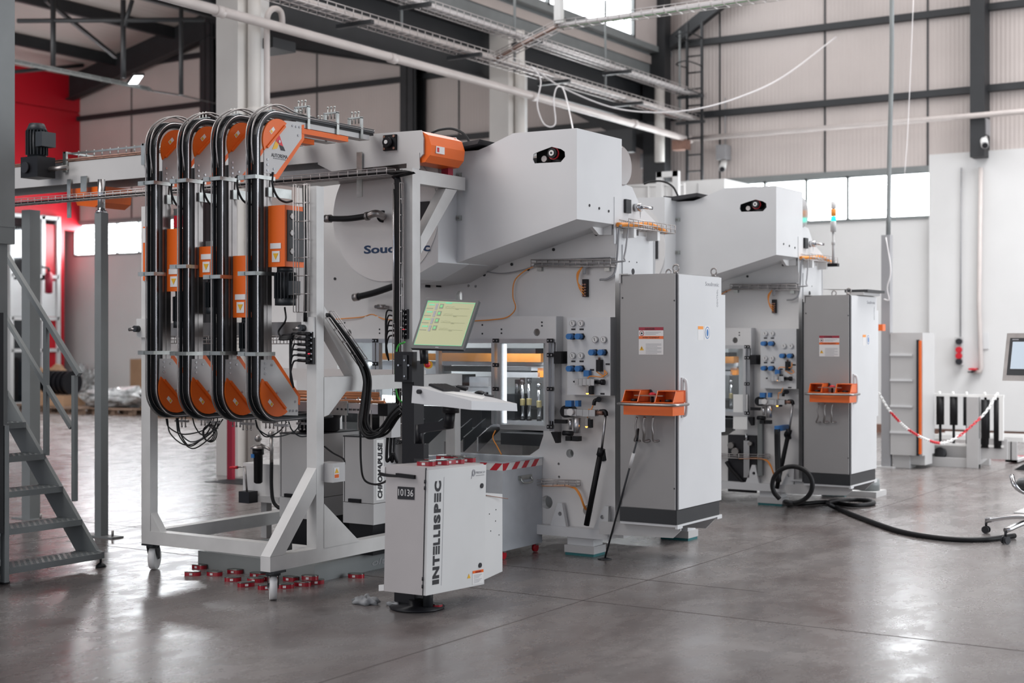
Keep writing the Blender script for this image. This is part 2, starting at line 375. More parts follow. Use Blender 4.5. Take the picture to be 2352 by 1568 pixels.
b = MB(); y = 18.0                        # nearer frame: slender bracing seen under the roof
for px0, py0, px1, py1, r in ((40, 48, 470, 45, 0.04), (122, 0, 122, 152, 0.045), (416, 20, 416, 218, 0.04), (283, 0, 283, 180, 0.045), (304, 0, 286, 60, 0.04)):
    b = MB().cyl(P(px0, py0, D=24.5), P(px1, py1, D=24.5), r, n=8)
    tag(b.build('hanger_rod', 'darksteel'), None, None, kind='structure')
trim(MB().bar(P(105, 0, D=27), P(265, 130, D=30), 0.07, 0.07))
trim(MB().cyl(P(30, 165, Y=21), P(190, 150, Y=23), 0.05, n=6))
for z, x0, x1 in ((5.62, -36, 8), (6.93, -36, 8), (8.05, -30, -16)):   # wall rails
    trim(MB().box(x0, x1, YW-0.14, YW-0.02, z-0.05, z+0.06))
for x in (-23.05, -17.4): trim(ibar(MB(), (x, YW-0.25, 0), (x, YW-0.25, roofz(x)-0.3), 0.3, 0.4, up=(0, 1, 0)).box(x-0.2, x+0.2, YW-0.42, YW-0.39, 0, roofz(x)-0.3).box(x-0.2, x+0.2, YW-0.1, YW-0.07, 0, roofz(x)-0.3))
x = -6.05; trim(MB().box(x-0.115, x+0.115, YW-0.36, YW-0.02, 4.5, 10.6))
x = -11.75; trim(MB().box(x-0.22, x+0.22, YW-0.55, YW-0.3, 0, 10.6).box(x-0.03, x+0.03, YW-0.3, YW-0.02, 0, 10.6))
trim(MB().bar((-11.6, YW-0.3, 6.9), (-9.3, YW-0.3, 8.3), 0.15, 0.2))
for px, z0, z1 in ((1896, ZT, 10), (304, ZT, 8.2), (1655, ZT, 10), (2132, ZT, 10), (730, ZT, 8), (1056, 4.4, 7)):
    xx = XW(px); trim(MB().box(xx-0.015, xx+0.015, YW-0.035, YW-0.02, z0, z1), 'darkgrey')
trim(MB().box(-36, 8, YW-0.06, YW-0.02, ZT, ZT+0.09), 'steelgrey')
# valley girder, clerestory and the white columns that carry them
XG = -11.65
trim(MB().box(XG-0.25, XG, 5, YW, 6.75, 6.85).box(XG-0.22, XG-0.18, 5, YW, 6.25, 6.75).box(XG-0.25, XG, 5, YW, 6.2, 6.26), 'steelgrey')
trim(ibar(MB(), (XG-0.4, 5, 5.86), (XG-0.4, YW, 5.86), 0.3, 0.72))
trim(MB().box(XG-0.12, XG-0.06, 5, YW, 10.0, 10.6).box(XG-0.12, XG-0.04, 22.2, YW, 6.85, 10.6), 'panelwall')
fr = MB()
for y in (10.4, 13.4, 16.4, 19.3, 22.2): fr.box(XG-0.1, XG-0.04, y-0.03, y+0.03, 6.85, 10)
fr.box(XG-0.1, XG-0.04, 8, 22.2, 6.85, 6.9)
w = struct('window_4', fr, 'steelgrey'); MB().box(XG-0.14, XG-0.11, 8, 22.2, 6.86, 10).build('pane', 'skypane', w)
for y, top in ((12.25, 10.4), (18.0, 6.2)):
    b = MB(); b.box(XG-0.20, XG+0.14, y-0.17, y+0.17, 0, top); trim(b, 'column')
    for dx, r in ((0.02, 0.075), (0.0, 0.0)):
        if r:
            b = MB().cyl((XG+0.22, y+0.02, 0.05), (XG+0.22, y+0.02, top), r, n=16)
            for z in (1.2, 2.7, 4.2, 5.6): b.cyl((XG+0.22, y+0.02, z), (XG+0.22, y+0.02, z+0.06), r+0.01)
            tag(b.build('downpipe', 'column', org=(XG+0.22, y+0.02, 0.05)), 'round downpipe on the cream column at the %s' % ('left behind the four lift conveyors' if y < 15 else 'centre above the grey hood'), 'pipe')
    b = MB().box(XG+0.10, XG+0.14, y+0.20, y+0.36, 1.5, top-0.6)
    tag(b.build('cable_duct', 'white', org=(XG+0.12, y+0.28, 1.5)), 'flat white cable duct running up the cream column %s' % ('behind the lift conveyors' if y < 15 else 'above the grey hood'), 'duct')
for y, z0 in ():
    trim(MB().prism([(y-0.9, 5.6), (y-0.17, 4.6), (y+0.17, 4.6), (y+0.9, 5.6)], 'x', XG-0.5, XG-0.35))
# gooseneck vent pipe
pts = [P(614, 250, X=XG+0.3)]; X0 = XG+0.35
gp = [(613, 250), (613, 120), (613, 60), (615, 35), (624, 22), (634, 20), (644, 26), (648, 42), (648, 66)]
b = MB().tube([P(a, c, X=X0) for a, c in gp], 0.035, 10, sub=4)
b.tube([P(613, 900, X=X0), P(613, 250, X=X0)], 0.035, 10)
tag(b.build('vent_pipe', 'pipe', org=P(613, 900, X=X0)), 'thin pinkish pipe with a U-shaped gooseneck top beside the cream column', 'pipe')
b = MB().box(-11.75, -11.35, 12.5, 12.9, 5.0, 5.12); b2 = b
tag(b.build('pipe_bracket', 'darkgrey', org=(-11.5, 12.7, 5.0)), 'dark bracket under the overhead pipe beside the gooseneck vent pipe', 'bracket')
# overhead pipe
b = MB().tube([(-11.1, 4, 5.15), (-11.1, 10, 5.17), (-11.1, 17, 5.17), (-11.1, 23.15, 5.15)], 0.056, 14, sub=4)
for y in (7, 11.3, 14.4, 17.8, 21): b.cyl((-11.1, y, 5.165), (-11.1, y+0.12, 5.165), 0.066, n=14)
o = b.build('overhead_pipe', 'pipe', org=(-11.1, 4, 5.15)); tag(o, 'long cream overhead pipe running towards the far corner above the machines', 'pipe')
b = MB().tube([(-11.1, 23.15, 5.15), (2, 23.15, 5.15)], 0.045, 12).sphere((-11.1, 23.15, 5.15), 0.09)
tag(b.build('wall_pipe', 'pipe', org=(-11.1, 23.15, 5.15)), 'thin cream pipe running along the far wall above the right window band', 'pipe')
def camera_unit(px, py, lab):
    q = P(px, py, Y=23.3); t = thing('security_camera', lab, 'camera', q)
    MB().box(q.x-0.09, q.x+0.09, 23.3, 23.55, q.z-0.12, q.z+0.14).bev(0.02).build('junction_box', 'cable', t)
    MB().cyl(q+V((0.02, 0.1, -0.15)), q+V((0.12, -0.2, -0.32)), 0.06).build('camera_body', 'white', t)
    MB().cyl(q+V((0.12, -0.2, -0.32)), q+V((0.13, -0.22, -0.335)), 0.045).build('lens', 'ink', t)
    MB().cyl(q+V((0, 0.2, 0.14)), q+V((0, 0.2, 1.0)), 0.012, n=6).build('conduit', 'cable', t)
camera_unit(1655, 350, 'small security camera on the far wall beside the ladder')
camera_unit(2252, 292, 'small white security camera on the pipe by the dark wall column')
camera_unit(1480, 370, 'grey wall camera box between the grey hood and the ladder column')
# cable trays under the girder
def tray(name, a, c, w, h, lab, cabs=((0, 0.02, 'cable'),), m='wire', step=0.16, r=0.006):
    t = thing(name, lab, 'cable tray', a)
    b = MB(); d = (V(c)-V(a)).normalized(); sd = V((0, 0, 1)).cross(d).normalized(); basket(b, (a, c), w, h, step, r, sd, (0, 0, 1)); b.build('wire_basket', m, t)
    for off, rr, mm in cabs:
        MB().tube([V(a)+sd*off+V((0, 0, rr+0.01)), (V(a)+V(c))/2+sd*(off*0.6)+V((0, 0, rr+0.02)), V(c)+sd*off+V((0, 0, rr+0.01))], rr, 7, sub=5).build('cable_bundle', mm, t)
    return t
tr = tray('cable_tray', (-10.98, 8.5, 5.45), (-10.98, 23.2, 5.45), 0.30, 0.10, 'lower wire cable tray in the pair hung above the overhead pipe', ((-0.08, 0.03, 'pipe'), (0.03, 0.035, 'cable'), (0.1, 0.02, 'rust')))
for i in range(6):
    y = 11.2+i*2.35; MB().box(-11.25, -10.7, y-0.03, y+0.03, 5.39, 5.44).build('cross_bracket', 'darkgrey', tr)
tr = tray('cable_tray', (-10.9, 13.5, 5.86), (-10.9, 23.2, 5.86), 0.25, 0.09, 'upper wire cable tray in the pair hung above the overhead pipe', ((-0.05, 0.03, 'pcable'), (0.05, 0.025, 'cable')))
for i in range(4):
    y = 14.6+i*2.7; MB().box(-11.1, -10.6, y-0.03, y+0.03, 5.80, 5.85).build('cross_bracket', 'darkgrey', tr)
    MB().cyl((-11.06, y, 5.44), (-11.06, y, 7.0), 0.022, n=6).build('hanger', 'steelgrey', tr)
t = tray('cable_tray', (-10.96, 16.6, 5.45), (-9.9, 16.6, 5.80), 0.22, 0.08, 'short sloping wire cable tray rising from the lower overhead tray', ((0, 0.025, 'rust'),))
t = tray('cable_tray', (-9.9, 16.6, 5.80), (-3.5, 16.6, 5.80), 0.22, 0.08, 'wire cable tray crossing the top of the picture towards the right', ((0, 0.03, 'pcable'), (0.05, 0.02, 'gcable')))
MB().box(-9.95, -9.85, 16.55, 16.65, 5.85, 7.5).build('hanger', 'white', t)
t = tray('cable_tray', P(30, 143, D=24.3), P(345, 208, D=24.3), 0.13, 0.05, 'wire cable tray hung beside the bright floodlight at upper left', ((0, 0.02, 'darkgrey'),), 'steelgrey')
b = MB().tube([P(338, 207, D=24.3), P(420, 220, D=27), P(505, 240, Y=23.3)], 0.015, 6, sub=6); tag(b.build('loose_cable', 'darkgrey', org=P(345, 208, D=24.3)), 'thin cable hanging from the tray beside the floodlight', 'cable')
# floodlight
q = P(312, 182, D=24.2); t = thing('floodlight', 'rectangular lit floodlight under the roof at upper left', 'light', q)
b = MB().hull8([P(291, 192, D=24.1), P(318, 192, D=24.1), P(332, 172, D=24.6), P(306, 172, D=24.6), P(291, 187, D=24.2), P(318, 187, D=24.2), P(332, 167, D=24.7), P(306, 167, D=24.7)]); b.build('housing', 'darkgrey', t)
b = MB().hull8([P(295, 193, D=24.0), P(316, 193, D=24.0), P(329, 174, D=24.5), P(308, 174, D=24.5), P(295, 192, D=24.1), P(316, 192, D=24.1), P(329, 173, D=24.6), P(308, 173, D=24.6)]); b.build('lens', 'lamp', t)
# ladder
t = thing('wall_ladder', 'dark steel wall ladder fixed beside the corner column', 'ladder', (-11.2, 23.0, 2))
xa, xb = P(1578, 300, Y=23.0).x, P(1612, 300, Y=23.0).x
for x in (xa, xb): MB().box(x-0.02, x+0.02, 22.98, 23.03, 2.6, 7.2).build('rail', 'darksteel', t)
for i in range(15): MB().cyl((xa, 23.0, 2.8+i*0.292), (xb, 23.0, 2.8+i*0.292), 0.015, n=6).build('rung', 'darksteel', t)
for i in range(3): MB().tube([(xa, 23.0, 5.9+i*0.5), (xa-0.02, 22.6, 5.9+i*0.5), (xa+0.25, 22.4, 5.9+i*0.5), (xb+0.02, 22.7, 5.9+i*0.5), (xb, 23, 5.9+i*0.5)], 0.012, 6, sub=3).build('safety_hoop', 'darksteel', t)
# loose white hoses overhead
def cable(name, pts, r, m, lab, cat='cable', sub=8, n=8, group=None):
    return tag(MB().tube(pts, r, n, sub=sub).build(name, m, org=pts[0]), lab, cat, group)
cable('white_cable', [P(1215, 157, D=20), P(1228, 158, D=20), P(1290, 200, D=20), P(1400, 245, D=20), P(1500, 258, D=20), P(1600, 250, D=20), P(1700, 222, D=20.5), P(1800, 175, D=21), P(1920, 85, D=22)], 0.010, 'pcable', 'long white cable sagging across towards the upper far wall')
cable('white_hose', [P(1222, 153, D=19), P(1242, 185, D=19), P(1234, 240, D=19), P(1250, 285, D=19), P(1275, 285, D=19), P(1272, 230, D=19), P(1280, 200, D=19), P(1296, 210, D=19), P(1315, 292, D=16), P(1318, 330, D=14)], 0.009, 'pcable', 'looped white hose hanging down behind the grey hood', 'hose')
cable('thin_wire', [P(2098, 0, D=20), P(2086, 280, D=20), P(2078, 400, D=20)], 0.005, 'pcable', 'thin pale wire hanging right of the tall grey pole', 'wire')
# tall pole, right of second machine
q = P(2037, 1073, Z=0); X0, Y0 = q.x, q.y
t = thing('service_pole', 'tall grey service pole with a conduit rising out of the picture', 'pole', q)
MB().box(X0-0.055, X0+0.055, Y0-0.05, Y0+0.05, 0, P(2037, 540, Y=Y0).z).bev(0.006).build('post', 'cable', t)
top = P(2048, -60, Y=Y0); MB().tube([P(2040, 545, Y=Y0), P(2043, 350, Y=Y0), P(2048, 150, Y=Y0), top], 0.028, 10, sub=4).build('conduit', 'steelgrey', t)
MB().box(X0-0.12, X0+0.12, Y0-0.12, Y0+0.12, 0, 0.015).build('foot_plate', 'cab', t)
MB().tube([P(2035, 545, Y=Y0-.06), P(2046, 620, Y=Y0-.1), P(2038, 660, Y=Y0-.1), P(2042, 688, Y=Y0-.08), P(2030, 687, Y=Y0-.08)], 0.008, 6, sub=5).build('cable', 'pcable', t)
# floor joints
def joint(a, c, m='darkgrey'):
    trim(MB().bar(V((a[0], a[1], 0.0005)), V((c[0], c[1], 0.0005)), 0.010, 0.001), 'joint')
a = P(1300, 1391, Z=0); joint((a.x, 2.5), (a.x, 23)); a = P(1700, 1420, Z=0); joint((-9, a.y), (3, a.y))
a = P(700, 1330, Z=0); joint((-13, a.y+1.2), (-3.5, a.y+1.2)); joint((-9.2, 2), (-9.2, 23)); joint((-14.0, 5), (-14, 23)); joint((-33, 15), (-6, 15))
# ================================================================= lift conveyor stand
XR = -5.86; XLft = -7.43; YF = 6.855
ST = thing('conveyor_stand', 'pale grey welded stand on castors carrying the four lift conveyors', 'stand', (-6.65, 6.9, 0))
def part(b, n, m, p, lab=None, bevw=0.0):
    if bevw: b.bev(bevw)
    return b.build(n, m, p, label=lab)
part(MB().box(XR-0.08, XR, 6.43, 8.45, 0.185, 0.275), 'base_beam', 'stand', ST, bevw=.004)
part(MB().box(XLft, XLft+0.085, YF, 8.75, 0.185, 0.275), 'base_beam', 'stand', ST, bevw=.004)
part(MB().box(XLft+0.085, XR-0.08, YF, YF+0.08, 0.185, 0.275), 'base_beam', 'stand', ST, bevw=.004)
part(MB().box(XLft+0.085, XR-0.08, 8.3, 8.38, 0.185, 0.265), 'base_beam', 'stand', ST, bevw=.004)
part(MB().box(XR-0.08, XR, YF, 6.925, 0.275, 2.553), 'post', 'stand', ST, bevw=.004)
part(MB().box(XLft, XLft+0.085, YF, 6.925, 0.275, 2.5), 'post', 'stand', ST, bevw=.004)
part(MB().box(XR-0.085, XR, 7.86, 7.95, 0.275, 2.76), 'post', 'stand', ST, bevw=.004)
part(MB().box(XR-0.08, XR, 8.37, 8.44, 0.275, 1.25), 'post', 'stand', ST, bevw=.004)
part(MB().box(XR-0.08, XR, 6.925, 7.86, 1.255, 1.35).box(XR-0.08, XR, 7.95, 8.46, 1.255, 1.34), 'cross_beam', 'stand', ST, bevw=.004)
part(MB().box(XR-0.085, XR, 7.95, 8.50, 2.665, 2.76), 'top_beam', 'stand', ST, bevw=.004)
def brace(pts, nm='brace'): part(MB().prism(pts, 'x', XR-0.078, XR-0.002), nm, 'stand', ST, bevw=.003)
brace([(6.93, 1.80), (6.93, 1.68), (7.22, 1.35), (7.34, 1.35)])
brace([(6.855, .78), (6.855, .62), (6.56, .276), (6.43, .276)])
brace([(8.40, 2.66), (8.26, 2.66), (7.96, 2.30), (7.96, 2.18)])
part(MB().prism([(6.925, 1.35), (7.2, 1.35), (7.2, 1.262), (7.14, 1.25), (6.97, 1.11), (6.925, 1.10)], 'x', XR-0.006, XR+0.004), 'gusset', 'stand', ST)
part(MB().prism([(6.925, .55), (6.925, .27), (7.28, .27)], 'x', XR-0.02, XR+0.004), 'gusset', 'stand', ST)
part(MB().prism([(XLft+.085, .40), (XLft+.085, .275), (XLft+.18, .275)], 'y', YF+0.005, YF+0.065), 'gusset', 'stand', ST)
part(MB().prism([(6.93, 1.75), (6.93, 1.6), (7.3, 1.2), (7.42, 1.2)], 'x', XLft+.005, XLft+.075), 'brace', 'stand', ST)
# cross tray between the posts
cb = part(MB().box(XLft+.1, XR-.06, 6.93, 6.99, 1.60, 1.70), 'cross_rail', 'steel', ST)
basket(MB(), ((XLft+.1, 6.96, 1.56), (XR-.08, 6.96, 1.56)), 0.10, 0.05, 0.06, 0.003, (0, 1, 0), (0, 0, 1)).build('wire_basket', 'wire', cb)
for x in (XLft-0.01, XR-0.09):
    k = part(MB().cyl((x, 6.84, 1.66), (x, 6.80, 1.66), 0.022), 'clamp_knob', 'motor', ST); part(MB().cyl((x-.06, 6.81, 1.655), (x, 6.81, 1.66), 0.012), 'clamp_pin', 'steel', ST)
    part(MB().box(x-.02, x+.08, 6.838, 6.853, 1.60, 1.73), 'clamp_plate', 'stand', ST)
def caster(x, y, parent, r=0.081, ang=0.0, col='white'):
    f = MB(); f.box(x-.055, x+.055, y-.055, y+.055, .172, .185).cyl((x, y, .155), (x, y, .172), .045, n=16)
    d = V((sin(ang), cos(ang), 0)); s = V((cos(ang), -sin(ang), 0)); c = V((x, y, r+0.001))+d*0.03
    for k in (-1, 1): f.hull8([c+s*(k*.03)-d*.02-V((0, 0, .01)), c+s*(k*.034)-d*.02-V((0, 0, .01)), c+s*(k*.034)+d*.02-V((0, 0, .01)), c+s*(k*.03)+d*.02-V((0, 0, .01)), V((x, y, .16))+s*(k*.03)-d*.04, V((x, y, .16))+s*(k*.034)-d*.04, V((x, y, .16))+s*(k*.034)+d*.04, V((x, y, .16))+s*(k*.03)+d*.04])
    o = f.build('caster', 'motor', parent)
    w = MB(); q = s*0.022; n = 20
    for a, bq, rr in ((c-q, c+q, r),): w.cyl(a, bq, rr, n=24)
    w.cyl(c-s*.028, c+s*.028, .02, n=12); w.bev(.004).build('wheel', col, o)
for x, y, a in ((-7.38, 6.915, -.5), (-5.90, 6.50, -.78), (-7.38, 8.5, .9), (-5.90, 8.3, 1.3)): caster(x, y, ST, ang=a)
part(MB().box(XR-.16, XR-.1, 6.68, 6.74, .275, .33), 'rubber_stop', 'rubber', ST)
# valve blocks with plugged leads
def block(x, y, z0, z1, lab, n=6, side=1):
    t = thing('sensor_hub', lab, 'connector block', (x, y, z0))
    MB().box(x-.03, x+.03, y-.02, y, z0, z1).bev(.003).build('body', 'black', t)
    for i in range(n):
        z = z0+(z1-z0)*(i+.6)/n; MB().cyl((x+.005, y-.02, z), (x+.005, y-.045, z), .010, n=10).cyl((x+.005, y-.035, z), (x-.075, y-.04, z+.004), .010, n=8).build('plug', 'rubber', t)
        MB().cyl((x+.02, y-.02, z+.01), (x+.02, y-.026, z+.01), .006, n=8).build('port', 'chrome', t)
        MB().tube([(x-.075, y-.04, z+.004), (x-.11-.01*(i % 3), y-.045, z-.01), (x-.13, y-.05, z-.10-.02*i), (x-.12, y-.03, z0-.15)], .006, 6, sub=5).build('lead', 'rubber', t)
    MB().cyl((x, y-.02, z0+.06), (x, y-.026, z0+.06), .008, n=10).build('status_light', 'ledred', t)
    return t
block(P(712, 800, Y=6.84).x, 6.852, P(712, 836, Y=6.85).z, P(712, 762, Y=6.85).z, 'black connector block with dark plugs and a red light on the front stand post')
block(P(928, 740, Y=7.84).x, 7.855, P(928, 778, Y=7.85).z, P(928, 710, Y=7.85).z, 'black connector block with dark plugs beside the monitor on the rear stand post')
tr = thing('vertical_cable_tray', 'upright wire basket of dark cables on the short front post', 'cable tray', (P(712, 700, Y=6.84).x, 6.84, 1.7))
x = P(709, 600, Y=6.84).x-0.02; basket(MB(), ((x, 6.82, 1.76), (x, 6.82, 2.56)), 0.09, 0.05, 0.11, 0.003, (1, 0, 0), (0, -1, 0)).build('wire_basket', 'wire', tr)
MB().tube([(x, 6.83, 1.7), (x+.01, 6.825, 2.1), (x-.01, 6.83, 2.56)], 0.012, 8, sub=5).build('cable_bundle', 'rubber', tr)
# ================================================================= four lift conveyors
Yc, Zt, Zl, RR = 6.90, 2.865, 1.255, 0.175
def loop(off, yt=7.9, yb=7.45, n=10, z0=None, z1=None):
    r = RR+off; pts = [(yt, Zt+r)]
    for i in range(n+1): a = pi/2+pi/2*i/n; pts.append((Yc+r*cos(a), Zt+r*sin(a)))
    for i in range(n+1): a = pi+pi/2*i/n; pts.append((Yc+r*cos(a), Zl+r*sin(a)))
    pts.append((yb, Zl-r)); return pts
X4 = -6.23
def elevator(x0, lab, drive_z, bracket_z):
    t = thing('lift_conveyor', lab, 'conveyor', (x0+.05, 6.9, 1.0), 'lift conveyors side by side on the stand')
    XB_ = x0+.068
    W2 = .031
    MB().sweep([(XB_, a, c) for a, c in loop(-.012)], ((-W2, -.008), (W2, -.008), (W2, .008), (-W2, .008)), (1, 0, 0)).build('belt', 'belt', t)
    for s in (-1, 1): MB().sweep([(XB_+s*.036, a, c) for a, c in loop(.0)], ((-.003, -.022), (.003, -.022), (.003, .004), (-.003, .004)), (1, 0, 0)).build('side_rail', 'darkgrey', t)
    for dx, off in ((.028, .014), (.106, .012), (.018, .022)):
        MB().tube([(x0+dx, a, c) for a, c in loop(off, n=14)], .0055, 7).build('guide_rod', 'chrome' if dx > .02 else 'steel', t)
    MB().box(x0+.05, x0+.10, 6.775, 6.85, 1.43, 2.72).box(x0+.097, x0+.103, 6.805, 6.812, 1.43, 2.72).build('profile', 'steel', t)
    xs = x0+.10
    up = [(6.80, 2.63), (6.89, 2.63), (7.07, 2.88), (7.09, 3.02), (6.965, 3.035), (6.83, 2.96), (6.78, 2.86)]
    MB().prism([YZ(605, 397, X4), YZ(632, 400, X4), YZ(691, 318, X4), YZ(691, 281, X4), YZ(652, 277, X4), YZ(620, 292, X4), YZ(605, 330, X4)], 'x', xs, xs+.006).build('upper_side_plate', 'cab', t)
    MB().prism([YZ(612, 412, X4), YZ(640, 411, X4), YZ(700, 320, X4), YZ(700, 286, X4), YZ(660, 290, X4)], 'x', xs-.03, xs-.004).build('upper_edge_cover', 'orange', t)
    MB().prism([YZ(598, 826, X4), YZ(626, 826, X4), YZ(683, 911, X4), YZ(683, 954, X4), YZ(646, 953, X4), YZ(610, 930, X4), YZ(597, 890, X4)], 'x', xs, xs+.006).build('lower_side_plate', 'cab', t)
    MB().prism([YZ(612, 817, X4), YZ(632, 817, X4), YZ(691, 908, X4), YZ(690, 930, X4), YZ(660, 915, X4)], 'x', xs-.03, xs-.004).build('lower_edge_cover', 'orange', t)
    def seg(yc, zc, r, a0, a1, nm):
        pts = [(yc+r*cos(a0+(a1-a0)*i/14), zc+r*sin(a0+(a1-a0)*i/14)) for i in range(15)]
        o = MB().prism(pts, 'x', xs+.004, xs+.016).bev(.002).build(nm, 'orange', t)
        p0, p1 = pts[0], pts[-1]; MB().bar((xs+.016, p0[0]*.9+p1[0]*.1, p0[1]*.9+p1[1]*.1), (xs+.016, p1[0]*.9+p0[0]*.1, p1[1]*.9+p0[1]*.1), .014, .02, up=(1, 0, 0)).build('fold', 'orange', o)
        am = (a0+a1)/2; c = (yc+r*.62*cos(am), zc+r*.62*sin(am)); d = (pts[-1][0]-pts[0][0], pts[-1][1]-pts[0][1]); L = sqrt(d[0]**2+d[1]**2); d = (d[0]/L, d[1]/L)
        MB().bar((xs+.0165, c[0]-d[0]*.025, c[1]-d[1]*.025), (xs+.0165, c[0]+d[0]*.025, c[1]+d[1]*.025), .024, .002, up=(1, 0, 0)).build('sticker', 'sticker', o)
        MB().bar((xs+.0175, c[0]+d[0]*.002, c[1]+d[1]*.002), (xs+.0175, c[0]+d[0]*.020, c[1]+d[1]*.020), .018, .002, up=(1, 0, 0)).build('warning_mark', 'yellow', o)
        return o
    seg(6.90, 2.858, .150, radians(60), radians(206), 'upper_guard')
    seg(6.892, 1.256, .165, radians(150), radians(304), 'lower_guard')
    b = MB()
    for px, py in ((612.5, 366), (612.5, 378), (612.5, 391), (627, 388), (683, 311), (670, 289), (678, 291), (686, 292)):
        y, z = YZ(px, py, X4); b.cyl((xs+.006, y, z), (xs+.011, y, z), .0075 if px < 690 else .006, n=8)
    for px, py in ((607, 834), (607, 846), (607, 858), (622, 838), (634.5, 902), (676, 922), (664, 943), (671, 943), (679, 943)):
        y, z = YZ(px, py, X4); b.cyl((xs+.006, y, z), (xs+.011, y, z), .0075, n=8)
    b.build('bolts', 'chrome', t)
    # three clamp brackets across the belt
    for z in bracket_z:
        o = MB().box(x0+.012, x0+.10, 6.685, 6.70, z-.012, z+.012).box(x0+.10, x0+.112, 6.685, 6.87, z-.012, z+.012).box(x0+.012, x0+.02, 6.68, 6.76, z-.01, z+.01).build('clamp_bracket', 'zinc', t)
        MB().box(x0-.045, x0+.02, 6.69, 6.715, z-.014, z+.014).build('slotted_arm', 'zinc', o)
    MB().box(x0+.11, x0+.118, 6.80, 7.02, 2.50, 2.56).build('mounting_bracket', 'zinc', t)
    # drive
    if drive_z:
        z1, hh, dx, dyy, mo = drive_z
        xa = x0+.115; d = MB().box(xa, xa+.14, 6.80, 6.80+dyy, z1-hh, z1).bev(.012).build('drive_housing', 'orange', t)
        MB().box(xa+.14, xa+.146, 6.82, 6.80+dyy-.015, z1-hh+.035, z1-.03).build('window', 'darkgrey', d)
        for zz in (.25, .55, .82): MB().cyl((xa+.146, 6.86, z1-hh+hh*zz), (xa+.152, 6.86, z1-hh+hh*zz), .022, .016, n=16).build('pulley', 'steel', d)
        MB().box(xa+.035, xa+.10, 6.796, 6.80, z1-hh+.03, z1-hh+.10).build('warning_sticker', 'sticker', d)
        MB().prism([(xa+.045, z1-hh+.085), (xa+.09, z1-hh+.085), (xa+.067, z1-hh+.045)], 'y', 6.794, 6.796).build('warning_triangle', 'yellow', d)
        MB().box(xa+.02, xa+.11, 6.796, 6.80, z1-hh+.115, z1-hh+.15).build('name_sticker', 'sticker', d)
        c = V((xa+.075, 6.88, 0)); b = MB().cyl(c+V((0, 0, z1-hh)), c+V((0, 0, z1-hh-.03)), .055, n=20).cyl(c+V((0, 0, z1-hh-.03)), c+V((0, 0, z1-hh-.2)), .058, n=24).cyl(c+V((0, 0, z1-hh-.2)), c+V((0, 0, z1-hh-.245)), .068, n=24)
        for i in range(20): a = 2*pi*i/20; e = V((cos(a), sin(a), 0)); b.bar(c+e*.062+V((0, 0, z1-hh-.035)), c+e*.062+V((0, 0, z1-hh-.2)), .004, .022, up=e)
        o = b.build('motor', 'motor', t)
        MB().box(xa+.13, xa+.165, 6.84, 6.92, z1-hh-.18, z1-hh-.09).bev(.006).build('terminal_box', 'motor', o)
    # can path continues to the long conveyor on top and to the magnet rails below
    MB().box(x0+.005, x0+.095, 7.09, 7.86, 2.985, 3.03).build('upper_channel', 'cab', t); MB().box(x0+.02, x0+.100, 7.14, 7.62, 2.945, 2.98).build('under_cover', 'orange', t)
    for y in (7.2, 7.5, 7.76):
        b = MB()
        b.box(x0-.01, x0, y-.012, y+.012, 3.0, 3.13).box(x0+.10, x0+.11, y-.012, y+.012, 2.98, 3.13).box(x0-.01, x0+.11, y-.012, y+.012, 3.125, 3.135)
        for k in (.02, .05, .08): b.cyl((x0+k, y, 3.09), (x0+k, y, 3.165), .004, n=6).sphere((x0+k, y, 3.17), .008, 6)
        b.build('rail_hanger', 'zinc', t)
    for dx in (.022, .07): MB().tube([(x0+dx, 6.715, 2.70), (x0+dx, 6.695, 2.86), (x0+dx, 6.73, 2.99), (x0+dx, 6.84, 3.08), (x0+dx, 6.97, 3.11), (x0+dx, 7.12, 3.08), (x0+dx, 7.3, 3.075)], .006, 7, sub=5).build('upper_guide', 'steel', t)
    for y in (7.0, 7.22):
        b = MB()
        b.box(x0-.01, x0+.11, y-.01, y+.01, 1.02, 1.035)
        for k in (.015, .05, .085): b.cyl((x0+k, y, 1.06), (x0+k, y, .995), .004, n=6).sphere((x0+k, y, .99), .008, 6)
        b.build('lower_rail_hanger', 'steel', t)
    return t
DZ = [-6.33, -6.635, -6.94, -7.24]
BR = [(P(590, 405, Y=6.7).z, P(590, 627, Y=6.7).z, P(590, 813, Y=6.7).z), (P(510, 409, Y=6.7).z, P(510, 635, Y=6.7).z, P(510, 811, Y=6.7).z), (P(440, 413, Y=6.7).z, P(440, 611, Y=6.7).z, P(440, 812, Y=6.7).z), (P(366, 418, Y=6.7).z, P(366, 628, Y=6.7).z, P(366, 810, Y=6.7).z)]
e4 = elevator(DZ[0], 'rightmost of the four lift conveyors, its white plate printed with a triangular logo', (2.44, .39, 0, .19, 1), BR[0])
e3 = elevator(DZ[1], 'third lift conveyor from the left, orange drive housing set low', (2.13, .40, 0, .16, 1), BR[1])
e2 = elevator(DZ[2], 'second lift conveyor from the left, red sensor bracket above a dark motor', (2.20, .20, 0, .12, 1), BR[2])
e1 = elevator(DZ[3], 'leftmost of the four lift conveyors, beside the left stand post', (2.33, .42, 0, .14, 1), BR[3])
xs = DZ[0]+.1065
b = MB().prism([YZ(640, 306, xs), YZ(625, 343, xs), YZ(636, 341, xs), YZ(642, 326, xs)], 'x', xs, xs+.0015); b.build('logo_left_stroke', 'yellow', e4)
b = MB().prism([YZ(640, 306, xs), YZ(633, 324, xs), YZ(642, 333, xs), YZ(650, 336, xs)], 'x', xs, xs+.002); b.build('logo_red_stroke', 'red', e4)
b = MB().prism([YZ(641, 333, xs), YZ(645, 345, xs), YZ(655, 347, xs), YZ(651, 337, xs)], 'x', xs, xs+.0015); b.build('logo_dark_foot', 'ink', e4)
